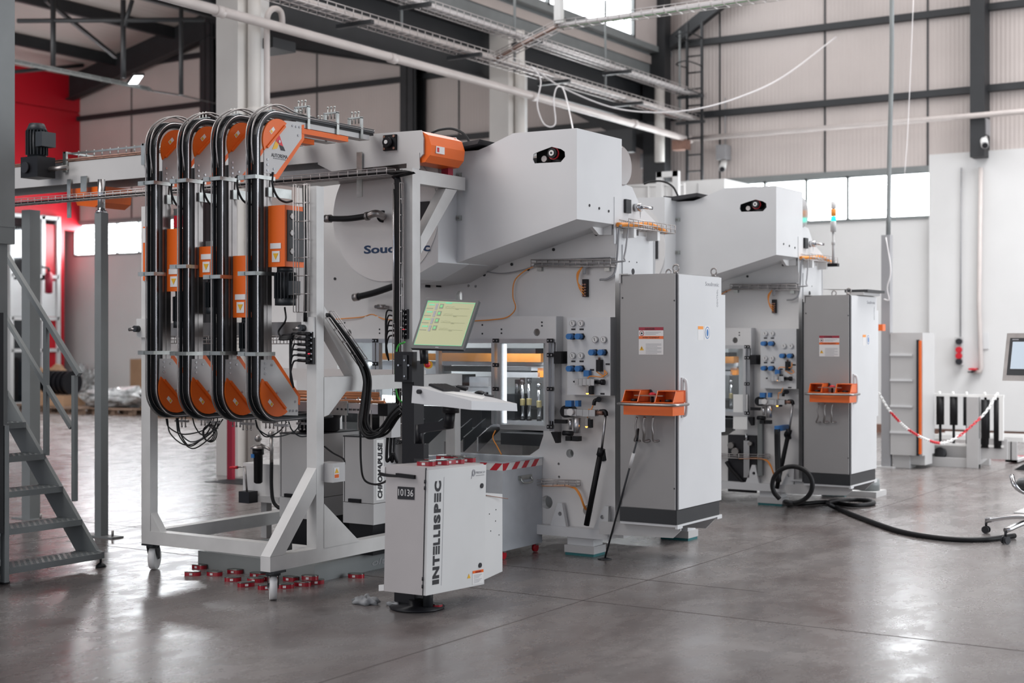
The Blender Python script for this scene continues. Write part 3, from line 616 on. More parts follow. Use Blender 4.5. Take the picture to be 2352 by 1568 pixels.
b = MB().cyl((xs, *YZ(641, 325, xs)), (xs+.006, *YZ(641, 325, xs)), .010, n=12); b.build('logo_bolt', 'chrome', e4)
a = P(623, 359.5, X=xs); text('AUTOREMA', a, UY, UZ, .155, .024, 'ink', e4, 'maker_lettering')
a = P(627, 364, X=xs); text('TECHNOLOGY SOLUTIONS', a, UY, UZ, .125, .007, 'paleprint', e4, 'small_lettering')
for e, x0 in ((e1, DZ[3]), (e2, DZ[2])):
    z = 2.27 if e is e1 else 2.04
    o = MB().box(x0+.115, x0+.17, 6.86, 6.885, z, z+.2).build('sensor_plate', 'zinc', e)
    MB().box(x0+.15, x0+.20, 6.83, 6.87, z+.07, z+.15).bev(.005).build('sensor', 'redpaint', o)
MB().box(XLft-.006+.03, XLft+.06, YF-.008, YF-.002, 1.99, 2.36).build('warning_strip', 'orange', ST)
MB().box(XLft+.026, XLft+.058, YF-.01, YF-.008, 2.25, 2.35).build('sticker', 'sticker', ST)
# cables looping off the lift conveyors
for k, (x0, pa) in enumerate(zip(DZ, ((405, 418), (475, 470), (545, 480), (600, 480)))):
    cable('hose_loop', [(x0+.11, 6.85, 2.66), (x0+.115, 6.84, 2.58), (x0+.14, 6.86, 2.50), (x0+.17, 6.90, 2.47), (x0+.19, 6.95, 2.48)], .007, 'rubber', ('black cable loop beside the leftmost lift conveyor head', 'black cable loop beside the second lift conveyor from the left', 'black cable loop beside the third lift conveyor from the left', 'black cable loop beside the rightmost lift conveyor head')[k if False else 3-k], group=None)
random.seed(3)
for i in range(9):
    xa = DZ[random.randrange(4)]+.05; xb = xa+random.uniform(.15, .5); d = random.uniform(.04, .16); ya = random.uniform(6.85, 7.1)
    cable('pneumatic_tube', [(xa, ya, 1.05), (xa+.03, ya, 1.02-d*.6), (xa*.5+xb*.5, ya-.02, 1.0-d), (xb-.05, ya+.03, 1.0-d*.4), (xb, ya+.05, 1.04)], .0045, 'rubber' if i % 3 else 'motor', 'thin dark air tube sagging beneath the lower ends of the lift conveyors', 'tube', group='air tubes hanging under the lift conveyors')
c0 = P(478, 995, Y=6.85)
b = MB()
for k in range(3): b.tube([c0+V((.05*cos(a)*(1+.1*k), .01*k, .05*sin(a)*(1+.08*k))) for a in [2*pi*i/14 for i in range(14)]], .004, 6, sub=2, closed=True)
tag(b.build('tube_coil', 'rubber', org=c0), 'small coil of thin black tube hanging under the left lift conveyors', 'coil')
b = MB(); c0 = P(657, 777, Y=6.8)
for k in range(4): b.tube([c0+V((.05*cos(a), .03*sin(a)+.004*k, .008*sin(a)+.006*k)) for a in [2*pi*i/14 for i in range(14)]], .006, 6, sub=2, closed=True)
b.tube([P(654, 706, Y=6.85), P(656, 735, Y=6.8), P(640, 760, Y=6.82), P(645, 775, Y=6.8)], .006, 7, sub=5)
tag(b.build('cable_coil', 'rubber', org=c0), 'coil of black cable hanging under the right drive motor', 'coil')
# thick cable bundle swinging from stand to mast
t = thing('cable_loom', 'thick loom of black cables swinging down from the stand brace to the black mast', 'cable', P(750, 722, Y=7.0))
base = [P(752, 722, X=-5.80), P(785, 765, X=-5.80), P(822, 820, X=-5.79), P(842, 870, X=-5.77), P(838, 930, X=-5.72), P(834, 975, X=-5.68), P(850, 998, X=-5.62), P(880, 990, X=-5.55), P(905, 955, X=-5.45), P(925, 935, X=-5.38)]
random.seed(5)
for k in range(9):
    o = V((random.uniform(-.02, .02), random.uniform(-.03, .03), random.uniform(-.015, .015)))
    MB().tube([p+o*(0.35+.9*min(1, i/4)) for i, p in enumerate(base)], .008, 6, sub=6).build('cable', 'rubber', t)
b = MB()
basket(b, (P(752, 722, X=-5.815), P(828, 832, X=-5.815)), .06, .04, .11, .003, (0, .7, .7), (1, 0, 0)).build('wire_basket', 'wire', t)
# ================================================================= long conveyor along the back of the lifts
LC = thing('can_conveyor', 'long grey overhead can conveyor ending in an orange rounded guard', 'conveyor', (-5.9, 8.2, 2.76))
part(MB().box(-13.5, -6.75, 7.95, 7.965, 2.875, 3.055).box(-13.5, -6.75, 8.36, 8.375, 2.875, 3.055), 'side_panel', 'cab', LC)
xa = -6.75
part(MB().prism([(xa, 3.05), (-5.85, 3.035), (-5.83, 2.98), (-5.83, 2.87), (-5.9, 2.815), (-6.65, 2.80), (-6.78, 2.86)], 'y', 7.945, 7.96), 'end_panel', 'cab', LC)
part(MB().prism([(xa, 3.05), (-5.85, 3.035), (-5.83, 2.98), (-5.83, 2.87), (-5.9, 2.815), (-6.65, 2.80), (-6.78, 2.86)], 'y', 8.36, 8.375), 'end_panel', 'cab', LC)
prof = [(-5.99, 3.037), (-5.86, 3.032), (-5.80, 3.0), (-5.775, 2.93), (-5.785, 2.86), (-5.83, 2.815), (-5.93, 2.805)]
o = part(MB().prism(prof, 'y', 7.962, 8.372), 'end_guard', 'orange', LC, 'orange rounded end guard', bevw=.006)
p = P(1012, 345, X=-5.772); MB().box(-5.781, -5.773, p.y-.05, p.y+.05, p.z-.025, p.z+.025).build('sticker', 'sticker', o)
MB().box(-5.774, -5.7722, p.y-.04, p.y-.015, p.z-.016, p.z+.016).build('logo_mark', 'redpaint', o)
part(MB().box(-13.5, -6.0, 7.97, 8.355, 3.0, 3.02), 'belt', 'rubber', LC)
for y in (7.94, 8.02, 8.3, 8.37): part(MB().cyl((-13.5, y, 3.075), (-6.9, y, 3.075), .008, n=6), 'guide_rail', 'rust' if y < 8.3 else 'chrome', LC)
q = P(898, 328, Y=7.945); o = part(MB().box(q.x-.055, q.x+.055, 7.925, 7.945, q.z-.055, q.z+.055), 'bearing', 'black', LC, bevw=.01)
MB().cyl((q.x, 7.925, q.z), (q.x, 7.89, q.z), .035, n=20).build('bearing_cap', 'black', o); MB().cyl((q.x, 7.89, q.z), (q.x, 7.882, q.z), .014, n=12).build('shaft_end', 'sticker', o)
for dx in (-.042, .042):
    for dz in (-.042, .042): MB().cyl((q.x+dx, 7.925, q.z+dz), (q.x+dx, 7.917, q.z+dz), .009, n=8).build('bolt', 'rust', o)
part(MB().box(-5.97, -5.86, 7.94, 7.948, 2.76, 2.88).box(-5.97, -5.86, 7.86, 7.948, 2.76, 2.768), 'foot_bracket', 'cab', LC)
part(MB().box(-5.93, -5.87, 8.3, 8.36, 2.76, 2.82), 'foot_bracket', 'darkred', LC)
for px in (150, 330):
    q = P(px, 352 if px > 200 else 350, Y=7.93); b = MB().box(q.x-.02, q.x+.02, 7.92, 7.94, 2.97, 3.14).box(q.x-.01, q.x+.01, 7.92, 8.4, 3.125, 3.14).box(q.x, q.x+.9, 7.99, 8.0, 3.125, 3.14)
    for i in range(9): b.cyl((q.x+.08+i*.095, 8.0, 3.08), (q.x+.08+i*.095, 8.0, 3.15), .005, n=6)
    part(b, 'guide_support', 'zinc', LC)
for px0, py0, px1, py1 in ((155, 412, 163, 500), (186, 405, 200, 440), (820, 350, 832, 452)):
    q0, q1 = P(px0, py0, Y=7.93), P(px1, py1, Y=7.93); part(MB().box(q0.x, q1.x, 7.925, 7.935, q1.z, q0.z), 'strap', 'zinc', LC)
# sloping chute and white funnel under it seen between the posts
part(MB().prism([XZ(640, 395, 8.0), XZ(860, 378, 8.0), XZ(850, 398, 8.0), XZ(640, 425, 8.0)], 'y', 8.0, 8.3), 'under_tray', 'steel', LC)
MB().prism([XZ(143, 432, 7.9), XZ(217, 425, 7.9), XZ(214, 462, 7.9), XZ(200, 474, 7.9), XZ(160, 470, 7.9)], 'y', 7.98, 8.3).build('chute', 'orange', LC, label='orange chute under the conveyor')
# vertical gear motor
q = P(80, 395, Y=7.75); t = thing('gear_motor', 'black gear motor standing on the left end of the overhead conveyor', 'motor', q)
MB().box(q.x-.09, q.x+.12, 7.68, 7.86, q.z-.05, q.z+.12).bev(.02).build('gearbox', 'black', t)
b = MB().cyl((q.x, 7.77, q.z+.12), (q.x, 7.77, q.z+.34), .075, n=20).cyl((q.x, 7.77, q.z+.34), (q.x, 7.77, q.z+.40), .085, .06, n=20)
for i in range(20): a = 2*pi*i/20; e = V((cos(a), sin(a), 0)); b.bar(V((q.x, 7.77, q.z+.14))+e*.08, V((q.x, 7.77, q.z+.34))+e*.08, .005, .02, up=e)
o = b.build('motor_body', 'motor', t); MB().box(q.x+.07, q.x+.15, 7.70, 7.84, q.z+.2, q.z+.32).bev(.008).build('terminal_box', 'motor', o)
MB().cyl((q.x-.02, 7.68, q.z+.03), (q.x-.02, 7.66, q.z+.03), .045, n=18).build('shaft_cover', 'ink', t)
MB().cyl((q.x+.1, 7.80, q.z+.02), (q.x+.28, 7.85, q.z+.03), .02, n=10).build('torque_arm', 'steel', t)
# tray running along the conveyor and bending down the rear post
t = thing('cable_tray', 'wire tray of black cables below the overhead conveyor, bending down beside the rear post', 'cable tray', (-5.97, 7.8, 2.7))
xb = P(914, 600, Y=7.8).x
basket(MB(), ((-13.4, 7.8, 2.70), (xb-.06, 7.8, 2.72)), .10, .045, .085, .003, (0, 1, 0), (0, 0, 1)).build('wire_basket', 'wire', t)
basket(MB(), ((xb, 7.82, 0.9), (xb, 7.82, 2.66)), .06, .04, .105, .003, (1, 0, 0), (0, -1, 0)).build('wire_basket', 'wire', t)
for k in range(4): MB().tube([(-13.4, 7.77+.02*k, 2.72), (-9, 7.77+.02*k, 2.72), (xb-.12, 7.77+.02*k, 2.735), (xb-.03, 7.78+.012*k, 2.70), (xb-.015+.012*k, 7.80, 2.6), (xb-.015+.012*k, 7.80, 1.8), (xb-.01+.008*k, 7.80, 1.0)], .010, 7, sub=5).build('cable', 'rubber', t)
MB().tube([(xb-.028, 7.79, 2.62), (xb-.028, 7.79, 1.7)], .010, 8).build('steel_hose', 'chrome', t)
cable('earth_cable', [P(930, 785, Y=7.75), P(912, 800, Y=7.75), P(908, 870, Y=7.75), P(913, 910, Y=7.75), P(925, 925, Y=7.7)], .006, 'gcable', 'green earth cable hanging beside the black mast')
# supports of the long conveyor at the left
for px, py, w, lab in ((233, 1232, .075, 'slim grey steel support post with a floor plate, left of the stand'), (71, 1192, .11, 'thicker grey steel support post behind the steel stair')):
    q = P(px, py, Z=0); t = thing('support_post', lab, 'post', q); h = 2.72
    MB().box(q.x-w/2, q.x+w/2, q.y-w/2, q.y+w/2, 0, h-.0 if px < 100 else 2.60).bev(.004).build('post', 'steelgrey', t)
    MB().box(q.x-.19, q.x+.19, q.y-.06, q.y+.06, 0, .012).build('foot_plate', 'steelgrey', t)
    MB().cyl((q.x+.13, q.y, .012), (q.x+.13, q.y, .06), .01, n=8).build('anchor_bolt', 'steel', t)
    if px > 100: MB().cyl((q.x, q.y, 2.6), (q.x, q.y, 2.87), .03, n=14).cyl((q.x, q.y, 2.60), (q.x, q.y, 2.62), .045, n=14).build('adjuster_tube', 'chrome', t)
# control junction box on the front post
p = P(770, 1085, X=XR+.05); t = thing('junction_box', 'small grey junction box with an orange lightning warning sticker on the front post', 'box', (XR+.02, 6.95, p.z))
z0, z1 = P(758, 1108, X=XR+.05).z, P(758, 1064, X=XR+.05).z; y0 = 6.93
MB().box(XR-.06, XR+.07, y0, y0+.12, z0, z1).bev(.006).build('box', 'cab', t)
q = P(773, 1086, X=XR+.0705); MB().box(XR+.07, XR+.072, q.y-.025, q.y+.025, q.z-.035, q.z+.035).build('sticker', 'sticker', t)
MB().prism([(q.y-.02, q.z), (q.y+.02, q.z), (q.y, q.z+.03)], 'x', XR+.072, XR+.0735).build('warning_triangle', 'yellow', t)
MB().box(XR+.072, XR+.0735, q.y-.02, q.y+.02, q.z-.03, q.z-.008).build('orange_patch', 'orange', t)
MB().box(XR-.005, XR+.001, 6.90, 6.95, z0+.01, z1-.01).build('mounting_plate', 'cab', t)
# ================================================================= welding machines
YM = 9.1
PXD[0] = 1200
def holes_plate(outer, holes, ax, a, b):
    bm = bmesh.new(); f = {'x': lambda p, t: (t, p[0], p[1]), 'y': lambda p, t: (p[0], t, p[1]), 'z': lambda p, t: (p[0], p[1], t)}[ax]
    for t in (a, b):
        es = []
        for lp in [outer]+holes:
            vs = [bm.verts.new(f(p, t)) for p in lp]
            for i in range(len(vs)): es.append(bm.edges.new((vs[i], vs[(i+1) % len(vs)])))
        bmesh.ops.triangle_fill(bm, use_beauty=True, use_dissolve=False, edges=es)
    for lp in [outer]+holes:
        A = [bm.verts.new(f(p, a)) for p in lp]; B = [bm.verts.new(f(p, b)) for p in lp]; n = len(lp)
        for i in range(n): bm.faces.new((A[i], A[(i+1) % n], B[(i+1) % n], B[i]))
    m = MB(); m.b.free(); m.b = bm; bmesh.ops.remove_doubles(bm, verts=bm.verts, dist=1e-5); return m
def circ(cx, cz, r, n=20): return [(cx+r*cos(2*pi*i/n), cz+r*sin(2*pi*i/n)) for i in range(n)]
def machine():
    M = thing('welding_machine', 'nearer large grey can welding machine, its round side cover lettered in blue', 'machine', (-6.5, 9.6, 0))
    XE = P(1413, 500, Y=YM).x; X0 = -8.0
    f = lambda px, py, Y=YM: XZ(px, py, Y)
    # frame plate with its openings
    zt, zb = 2.95, f(1250, 1206)[1]
    op = [f(775, 782), f(1248, 782), f(1248, 1000), f(1238, 1030), f(1215, 1046), f(1000, 1046), f(775, 1046)]
    hs = [op, circ(*f(1309, 1041), .032), circ(*f(1256, 1153), .05), circ(*f(1350, 1172), .04), [f(1047, 690), f(1047, 676), f(1052, 668), f(1058, 668), f(1061, 676), f(1061, 690)], circ(*f(1076, 656), .012, 10), circ(*f(1092, 657), .012, 10), circ(*f(1283, 1065), .01, 8), circ(*f(1284, 1095), .01, 8)]
    holes_plate([(X0, zb), (XE, zb), (XE, 2.36), (-5.3, 2.95), (X0, 2.95)], hs, 'y', YM, YM+.06).build('frame_plate', 'grey', M)
    b = MB().box(XE-.03, XE, YM+.06, 9.74, zb, 2.36).box(XE-.03, XE, 9.74, 10.4, zb, 1.8).box(X0, X0+.03, YM+.06, 9.74, zb, 2.95).box(X0, X0+.03, 9.74, 10.4, zb, 1.8).box(X0, XE, 10.35, 10.4, zb, 1.8).box(X0, XE, 9.74, 10.4, 1.77, 1.8).box(X0, XE, 9.70, 9.74, 1.8, 2.36).box(X0, XE-.03, YM+.06, 9.74, 2.32, 2.36).box(X0, XE-.03, YM+.06, 10.35, zb, zb+.05)
    b.build('body_shell', 'hood', M)
    # chamfered strip and side details
    o = MB().box(XE, XE+.008, YM+.10, 9.66, 1.9, 2.28).build('side_panel', 'hood', M)
    b = MB().cyl((XE+.008, 9.36, 2.09), (XE+.011, 9.36, 2.09), .022, n=14)
    for dy in (-.06, .06):
        for dz in (-.05, .07): b.cyl((XE+.008, 9.36+dy, 2.09+dz), (XE+.011, 9.36+dy, 2.09+dz), .005, n=8)
    b.build('vent_hole', 'ink', o)
    # raised front panel
    q = [f(745, 726, 9.0), f(1276, 726, 9.0), f(1276, 786, 9.0), f(745, 786, 9.0)]
    rp = holes_plate([q[3], q[2], q[1], q[0]], [circ(*f(1233, 763, 9.0), .028), circ(*f(801, 764, 9.0), .028)], 'y', 9.0, 9.02).build('front_panel', 'grey', M)
    p0, p1 = f(1276, 726, 9.0), f(1276, 812, 9.0); MB().box(p0[0], p0[0]+.006, 9.0, YM, p1[1], p0[1]).box(q[0][0], p0[0], 9.02, YM, p0[1]-.02, p0[1]).build('panel_edge', 'hood', rp)
    b = MB()
    for px, py in ((1108, 746), (1108, 766), (1245, 740), (1245, 748), (1152, 756), (1152, 765), (792, 741), (792, 749), (872, 756), (872, 765)): x, z = f(px, py, 9.0); b.cyl((x, 9.0, z), (x, 8.997, z), .007, n=8)
    b.build('screw_holes', 'ink', rp)
    # hood
    YH = 8.545; h = lambda px, py: XZ(px, py, YH)
    XH = h(1325, 400)[0]; XL_ = h(1048, 400)[0]
    zt, zr = h(1325, 294)[1], h(1325, 503)[1]
    outer = [h(1048, 604), (XH, zr), (XH, zt), (h(1179, 307)[0], zt+.005), h(1119, 336), h(1098, 345), h(1048, 349)]
    slot = [h(1224, 366), h(1228, 375), h(1288, 372), h(1298, 360), h(1297, 348), h(1288, 342), h(1267, 337), h(1240, 347), h(1226, 353)]
    hp = holes_plate(outer, [slot], 'y', YH, YH+.006).build('hood_front', 'hood', M)
    bm = MB(); n = len(outer)
    for i in range(n):
        a, c = outer[i], outer[(i+1) % n]; vs = [bm.b.verts.new(v) for v in ((a[0], YH+.006, a[1]), (c[0], YH+.006, c[1]), (c[0], YM+.1, c[1]), (a[0], YM+.1, a[1]))]; bm.b.faces.new(vs)
    bm.build('hood_sides', 'hood', M)
    b = MB()
    for y, z in ((8.72, 2.53), (8.86, 2.52), (9.0, 2.51)): b.cyl((XH, y, z), (XH+.004, y, z), .010, n=8)
    b.build('hood_screws', 'ink', M)
    x, z = h(1266, 351)
    b = MB().cyl((x, YH+.03, z), (x, YH+.045, z), .044, n=24); o = b.build('roller_flange', 'redpaint', M); MB().box(x-.2, x+.17, YH+.13, YH+.14, z-.12, z+.12).build('slot_shade', 'darkgrey', M)  # dark plate added behind the slot stands in for shade inside the hood
    MB().cyl((x, YH+.008, z), (x, YH+.125, z), .036, n=24).build('roller', 'black', o); MB().cyl((x, YH, z), (x, YH+.009, z), .020, n=20).build('hub', 'sticker', o)
    MB().cyl((x, YH-.003, z), (x, YH+.001, z), .008, n=12).build('hub_bore', 'ink', o)
    MB().cyl((x-.09, YH+.05, z-.03), (x-.09, YH+.12, z-.03), .022, n=20).build('guide_roller', 'steel', M)
    # hinges of the hood and its bracket
    for py in (403, 501):
        zz = h(1050, py)[1]; hb = MB().box(XL_-.045, XL_+.05, YH-.012, YH, zz-.018, zz+.018).build('hinge', 'zinc', M)
        MB().cyl((XL_-.02, YH-.012, zz), (XL_-.02, YH-.02, zz), .009, n=8).cyl((XL_+.02, YH-.012, zz), (XL_+.02, YH-.02, zz), .009, n=8).build('screws', 'steel', hb)
    zz = f(1390, 540)[1]; MB().prism([(8.72, zz+.16), (YM, zz+.16), (YM, zz), (9.02, zz)], 'x', XE-.12, XE-.09).box(XE-.12, XE-.02, YM-.02, YM, zz, zz+.15).build('hood_bracket', 'grey', M)
    # rounded cover
    C = (-6.445, 2.5); r = .495; pts = [(C[0]+r*cos(a), C[1]+r*sin(a)) for a in [pi/2+pi*i/24 for i in range(25)]]
    a = radians(288); pts = pts+[(C[0]+.22, C[1]-r+.02)] + [(-5.966, 2.14), (-5.966, 2.985)]
    cv = MB().prism(pts[::-1], 'y', 8.31, 8.70).build('round_cover', 'hood', M)
    MB().cyl((C[0], 8.302, C[1]), (C[0], 8.31, C[1]), .487, n=64).build('disc', 'grey', cv)
    MB().prism(pts[::-1], 'y', 8.70, YM).build('cover_base', 'cab', M)
    Pp = P(836, 583, Y=8.301); w = P(988, 583, Y=8.301).x-Pp.x
    text('Soudronic', Pp, UX, UZ, w, .062, 'navy', cv, 'maker_lettering', .03, lab='blue maker lettering')
    Pp = P(850, 411, Y=8.301); text('A200', Pp, UX, UZ, .15, .038, 'steelgrey', cv, 'model_lettering')
    w0, w1 = P(962, 524, Y=8.305), P(991, 458, Y=8.305)
    MB().box(w0.x, w1.x, 8.30, 8.309, w0.z, w1.z).bev(.02).build('window_seal', 'hood', cv); MB().box(w0.x+.01, w1.x-.01, 8.296, 8.30, w0.z+.012, w1.z-.012).build('window', 'ink', cv)
    # hoses in the cover
    b = MB().tube([P(757, 502, Y=8.15), P(800, 502, Y=8.1), P(845, 496, Y=8.1)], .022, 12, sub=5); o = b.build('hose', 'rubber', M)
    b = MB().tube([P(845, 496, Y=8.1), P(862, 490, Y=8.12), P(876, 494, Y=8.2), P(879, 498, Y=8.30)], .027, 12, sub=4).cyl(P(841, 497, Y=8.1), P(846, 496, Y=8.1), .032); b.build('elbow', 'steel', o); MB().cyl(P(748, 502, Y=8.15), P(760, 502, Y=8.15), .03).build('hose_end', 'steel', o)
    MB().cyl(P(879, 497, Y=8.302), P(879, 497, Y=8.295), .045, n=20).build('grommet', 'rubber', o)
    b = MB().tube([P(820, 682, Y=8.95), P(860, 672, Y=8.93), P(905, 657, Y=8.9), P(940, 648, Y=8.9)], .026, 12, sub=5); o = b.build('hose', 'rubber', M)
    MB().cyl(P(813, 683, Y=8.95), P(824, 681, Y=8.95), .032).build('hose_end', 'steel', o)
    MB().box(f(985, 0)[0], f(1010, 0)[0], YM-.05, YM-.035, f(0, 640)[1]-.03, f(0, 640)[1]-.01).box(f(985, 0)[0], f(985, 0)[0]+.015, YM-.05, YM, f(0, 640)[1]-.05, f(0, 640)[1]-.01).box(f(1010, 0)[0], f(1010, 0)[0]+.015, YM-.05, YM, f(0, 640)[1]-.05, f(0, 640)[1]-.01).build('grab_handle', 'black', M)
    MB().cyl(P(862, 704, Y=9.05), P(892, 706, Y=9.05), .014).cyl(P(868, 704, Y=9.05), P(884, 705, Y=9.05), .02).build('inline_sensor', 'steel', M)
    p = P(1066, 622, Y=9.0); o = MB().box(p.x-.05, p.x+.07, 8.98, 9.06, p.z-.015, p.z+.02).build('valve', 'black', M); MB().box(p.x-.07, p.x-.04, 8.97, 9.05, p.z-.015, p.z+.015).box(p.x+.06, p.x+.09, 8.97, 9.05, p.z-.02, p.z).build('valve_caps', 'yellow', o)
    b = MB()
    for px, py in ((1176, 607), (1272, 573), (1370, 538), (1113, 631), (1214, 618), (770, 640)): x, z = f(px, py); b.cyl((x, YM, z), (x, YM-.008, z), .012, n=8)
    b.build('bolts', 'darkgrey', M)
    # upper cable tray on the plate
    p0, p1 = P(1226, 612, Y=9.04), P(1408, 612, Y=9.04); b = MB(); basket(b, ((p0.x, 9.04, p0.z), (p1.x, 9.04, p1.z)), .08, .05, .085, .003, (0, 1, 0), (0, 0, 1)); o = b.build('cable_tray', 'wire', M)
    MB().box(p0.x, p1.x, 9.0, 9.09, p0.z+.045, p0.z+.05).tube([(p0.x, 9.05, p0.z+.015), (p1.x+.02, 9.05, p0.z+.015), (p1.x+.06, 9.1, p0.z+.06), (p1.x+.04, 9.2, p0.z+.28)], .007, 7, sub=5).build('tray_cable', 'cable', o)
    for px in (1243, 1398): x, z = f(px, 618); MB().box(x-.02, x+.02, YM-.03, YM, z-.015, z+.012).build('tray_clip', 'zinc', o)
    cab = lambda pts, m_, r=.0045, nm='cable': MB().tube(pts, r, 7, sub=6).build(nm, m_, M)
    cab([P(1225, 612, Y=9.06), P(1205, 622, Y=9.06), P(1182, 645, Y=9.06), P(1178, 680, Y=9.06), P(1184, 708, Y=9.05), P(1165, 728, Y=8.98), P(1130, 734, Y=8.97), P(1085, 737, Y=8.97)], 'ocable', nm='orange_cable')
    cab([P(912, 735, Y=8.97), P(880, 732, Y=8.97), P(855, 722, Y=9.05), P(830, 728, Y=8.99), P(770, 733, Y=8.98)], 'ocable', nm='orange_cable')
    cab([P(1100, 620, Y=9.06), P(1150, 628, Y=9.06), P(1200, 620, Y=9.06), P(1228, 610, Y=9.06)], 'cable', .005)
    for k in range(3): cab([P(1338, 612, Y=9.05), P(1329-k*2, 630, Y=9.04), P(1328+k, 650+k*5, Y=9.04), P(1341, 662+k*7, Y=9.05)], 'ocable', .004, 'orange_cable')
    MB().tube([P(1352, 612, Y=9.06), P(1343, 614, Y=9.05), P(1342, 630, Y=9.05)], .014, 8, sub=5).build('flexible_conduit', 'cable', M)
    x, z = f(1345, 660); o = MB().box(x-.012, x+.028, YM-.03, YM, z-.07, z+.06).bev(.003).build('connector_hub', 'black', M)
    b = MB()
    for k in range(5): b.cyl((x, YM-.03, z+.02-k*.02), (x, YM-.045, z+.02-k*.02), .007, n=8).cyl((x+.018, YM-.03, z+.02-k*.02), (x+.018, YM-.045, z+.02-k*.02), .007, n=8)
    b.build('plugs', 'rust', o)
    # gauge panel
    YG = 9.0; gq = lambda px, py: XZ(px, py, YG)
    ga, gb = gq(1303, 906), gq(1402, 728); gp = MB().box(ga[0], gb[0], YG, YM, ga[1], gb[1]).bev(.003).build('gauge_panel', 'hood', M)
    for px, py in ((1317, 742.5), (1336, 742.5), (1368.5, 779.5), (1388, 779.5), (1317, 816.5), (1336, 816.5)):
        x, z = gq(px, py); o = MB().cyl((x, YG, z), (x, YG-.018, z), .0235, n=20).build('gauge', 'chrome', gp)
        MB().cyl((x, YG-.018, z), (x, YG-.0195, z), .019, n=18).bar((x, YG-.021, z-.003), (x+.004, YG-.021, z+.014), .003, .001).build('dial', 'sticker', o)
        MB().bar((x+.002, YG-.022, z-.010), (x-.003, YG-.022, z+.012), .0035, .001, up=UY).build('needle', 'ink', o)
    for px, py in ((1311, 772.5), (1331, 772.5), (1362, 809), (1383, 809), (1311, 846), (1331, 846)):
        x, z = gq(px, py); x += .022; o = MB().cyl((x, YG, z), (x, YG-.02, z), .026, n=6).build('regulator_nut', 'black', gp)
        MB().cyl((x, YG-.02, z), (x, YG-.075, z), .0215, n=18).build('blue_knob', 'blue', o)
    for px, py in ((1317, 756), (1336, 756), (1317, 829.5), (1336, 829.5), (1396, 836), (1384, 904), (1360, 849)): x, z = gq(px, py); MB().box(x-.017, x+.017, YG-.003, YG, z-.006, z+.006).build('name_tag', 'ink', gp)
    x, z = gq(1381, 840); o = MB().box(x-.016, x+.016, YG-.05, YG, z-.04, z+.045).build('small_regulator', 'black', gp); MB().cyl((x, YG-.03, z+.045), (x, YG-.03, z+.062), .009).build('knob', 'rust', o)
    def valves(px0, px1, py, nm):
        x0, z = gq(px0, py); x1 = gq(px1, py)[0]; n = 5; st = (x1-x0)/n; b = MB()
        for i in range(n): b.box(x0+st*i+.001, x0+st*(i+1)-.001, YG-.06, YG-.005, z-.024-(i % 2)*.004, z+.022)
        return b.bev(.003).build(nm, 'alu', gp), x0, x1, z
    o, x0, x1, z = valves(1329, 1374, 876, 'valve_block')
    MB().cyl((x0, YG-.03, z), (x0-.028, YG-.03, z), .016, .004, n=12).build('silencer', 'ink', o)
    MB().cyl((x1, YG-.03, z), (x1+.06, YG-.035, z), .014, n=12).cyl((x1+.045, YG-.035, z), (x1+.07, YG-.035, z), .021, n=14).build('connector', 'black', o)
    x, zz = gq(1354, 857); MB().box(x-.022, x+.022, YG-.05, YG-.01, zz-.022, zz+.022).bev(.004).build('solenoid', 'blue', o)
    def sensor(px, py, up):
        x, z = gq(px, py); o = MB().box(x-.010, x+.012, YG-.06, YG-.02, z, z+.06).build('plug_sensor', 'steel', M)
        MB().sphere((x-.004, YG-.05, z), .010).build('amber_light', 'ledamber', o); MB().box(x+.012, x+.035, YG-.055, YG-.02, z-.01, z+.05).build('pressure_switch', 'black', o)
        MB().tube([V((x, YG-.04, z+.06)), V((x+.01, YG-.05, z+.12)), P(up[0], up[1], Y=YG-.04), P(up[2], up[3], Y=YG-.02)], .004, 6, sub=6).build('sensor_cable', 'ocable', o)
    sensor(1358, 902, (1385, 865, 1389, 850)); sensor(1356, 978, (1358, 940, 1364, 925))
    MB().tube([P(1388, 850, Y=YG-.02), P(1394, 858, Y=YG-.03), P(1384, 862, Y=YG-.04), P(1370, 853, Y=YG-.03)], .004, 6, sub=6).build('sensor_cable', 'ocable', gp)
    # air service unit below
    o, x0, x1, z = valves(1305, 1376, 945, 'air_service_unit'); o['label'] = 'air service unit with gauge'
    MB().cyl((x0-.02, YG+.09, z), (x0-.02, YG-.01, z), .045, n=18).build('port_cap', 'black', o)
    MB().cyl((x1, YG-.03, z), (x1+.05, YG-.03, z), .016, n=12).build('outlet', 'rust', o)
    x, zz = gq(1322, 945); MB().cyl((x, YG-.06, zz), (x, YG-.085, zz), .026, n=20).build('gauge', 'sticker', o)
    x, zz = gq(1332, 962); MB().cyl((x, YG-.04, zz+.01), (x, YG-.04, zz-.10), .030, .026, n=16).build('filter_bowl', 'alu', o)
    x, zz = gq(1315, 962); MB().cyl((x, YG-.03, zz), (x, YG-.03, zz-.075), .011, n=12).build('drain', 'chrome', o)
    for px, w in ((1314, .026), (1333, .014)): x, zz = gq(px, 926); MB().box(x-w, x+w, YG-.055, YG-.01, zz-.022, zz+.022).bev(.004).build('solenoid', 'blue', o)
    x, zz = gq(1302, 994); MB().cyl((x-.02, YG-.02, zz), (x+.06, YG-.02, zz), .018, n=14).box(x+.01, x+.055, YG-.04, YG+.02, zz-.055, zz-.02).box(x+.065, x+.115, YG-.04, YG+.02, zz-.055, zz-.02).build('small_valves', 'black', o)
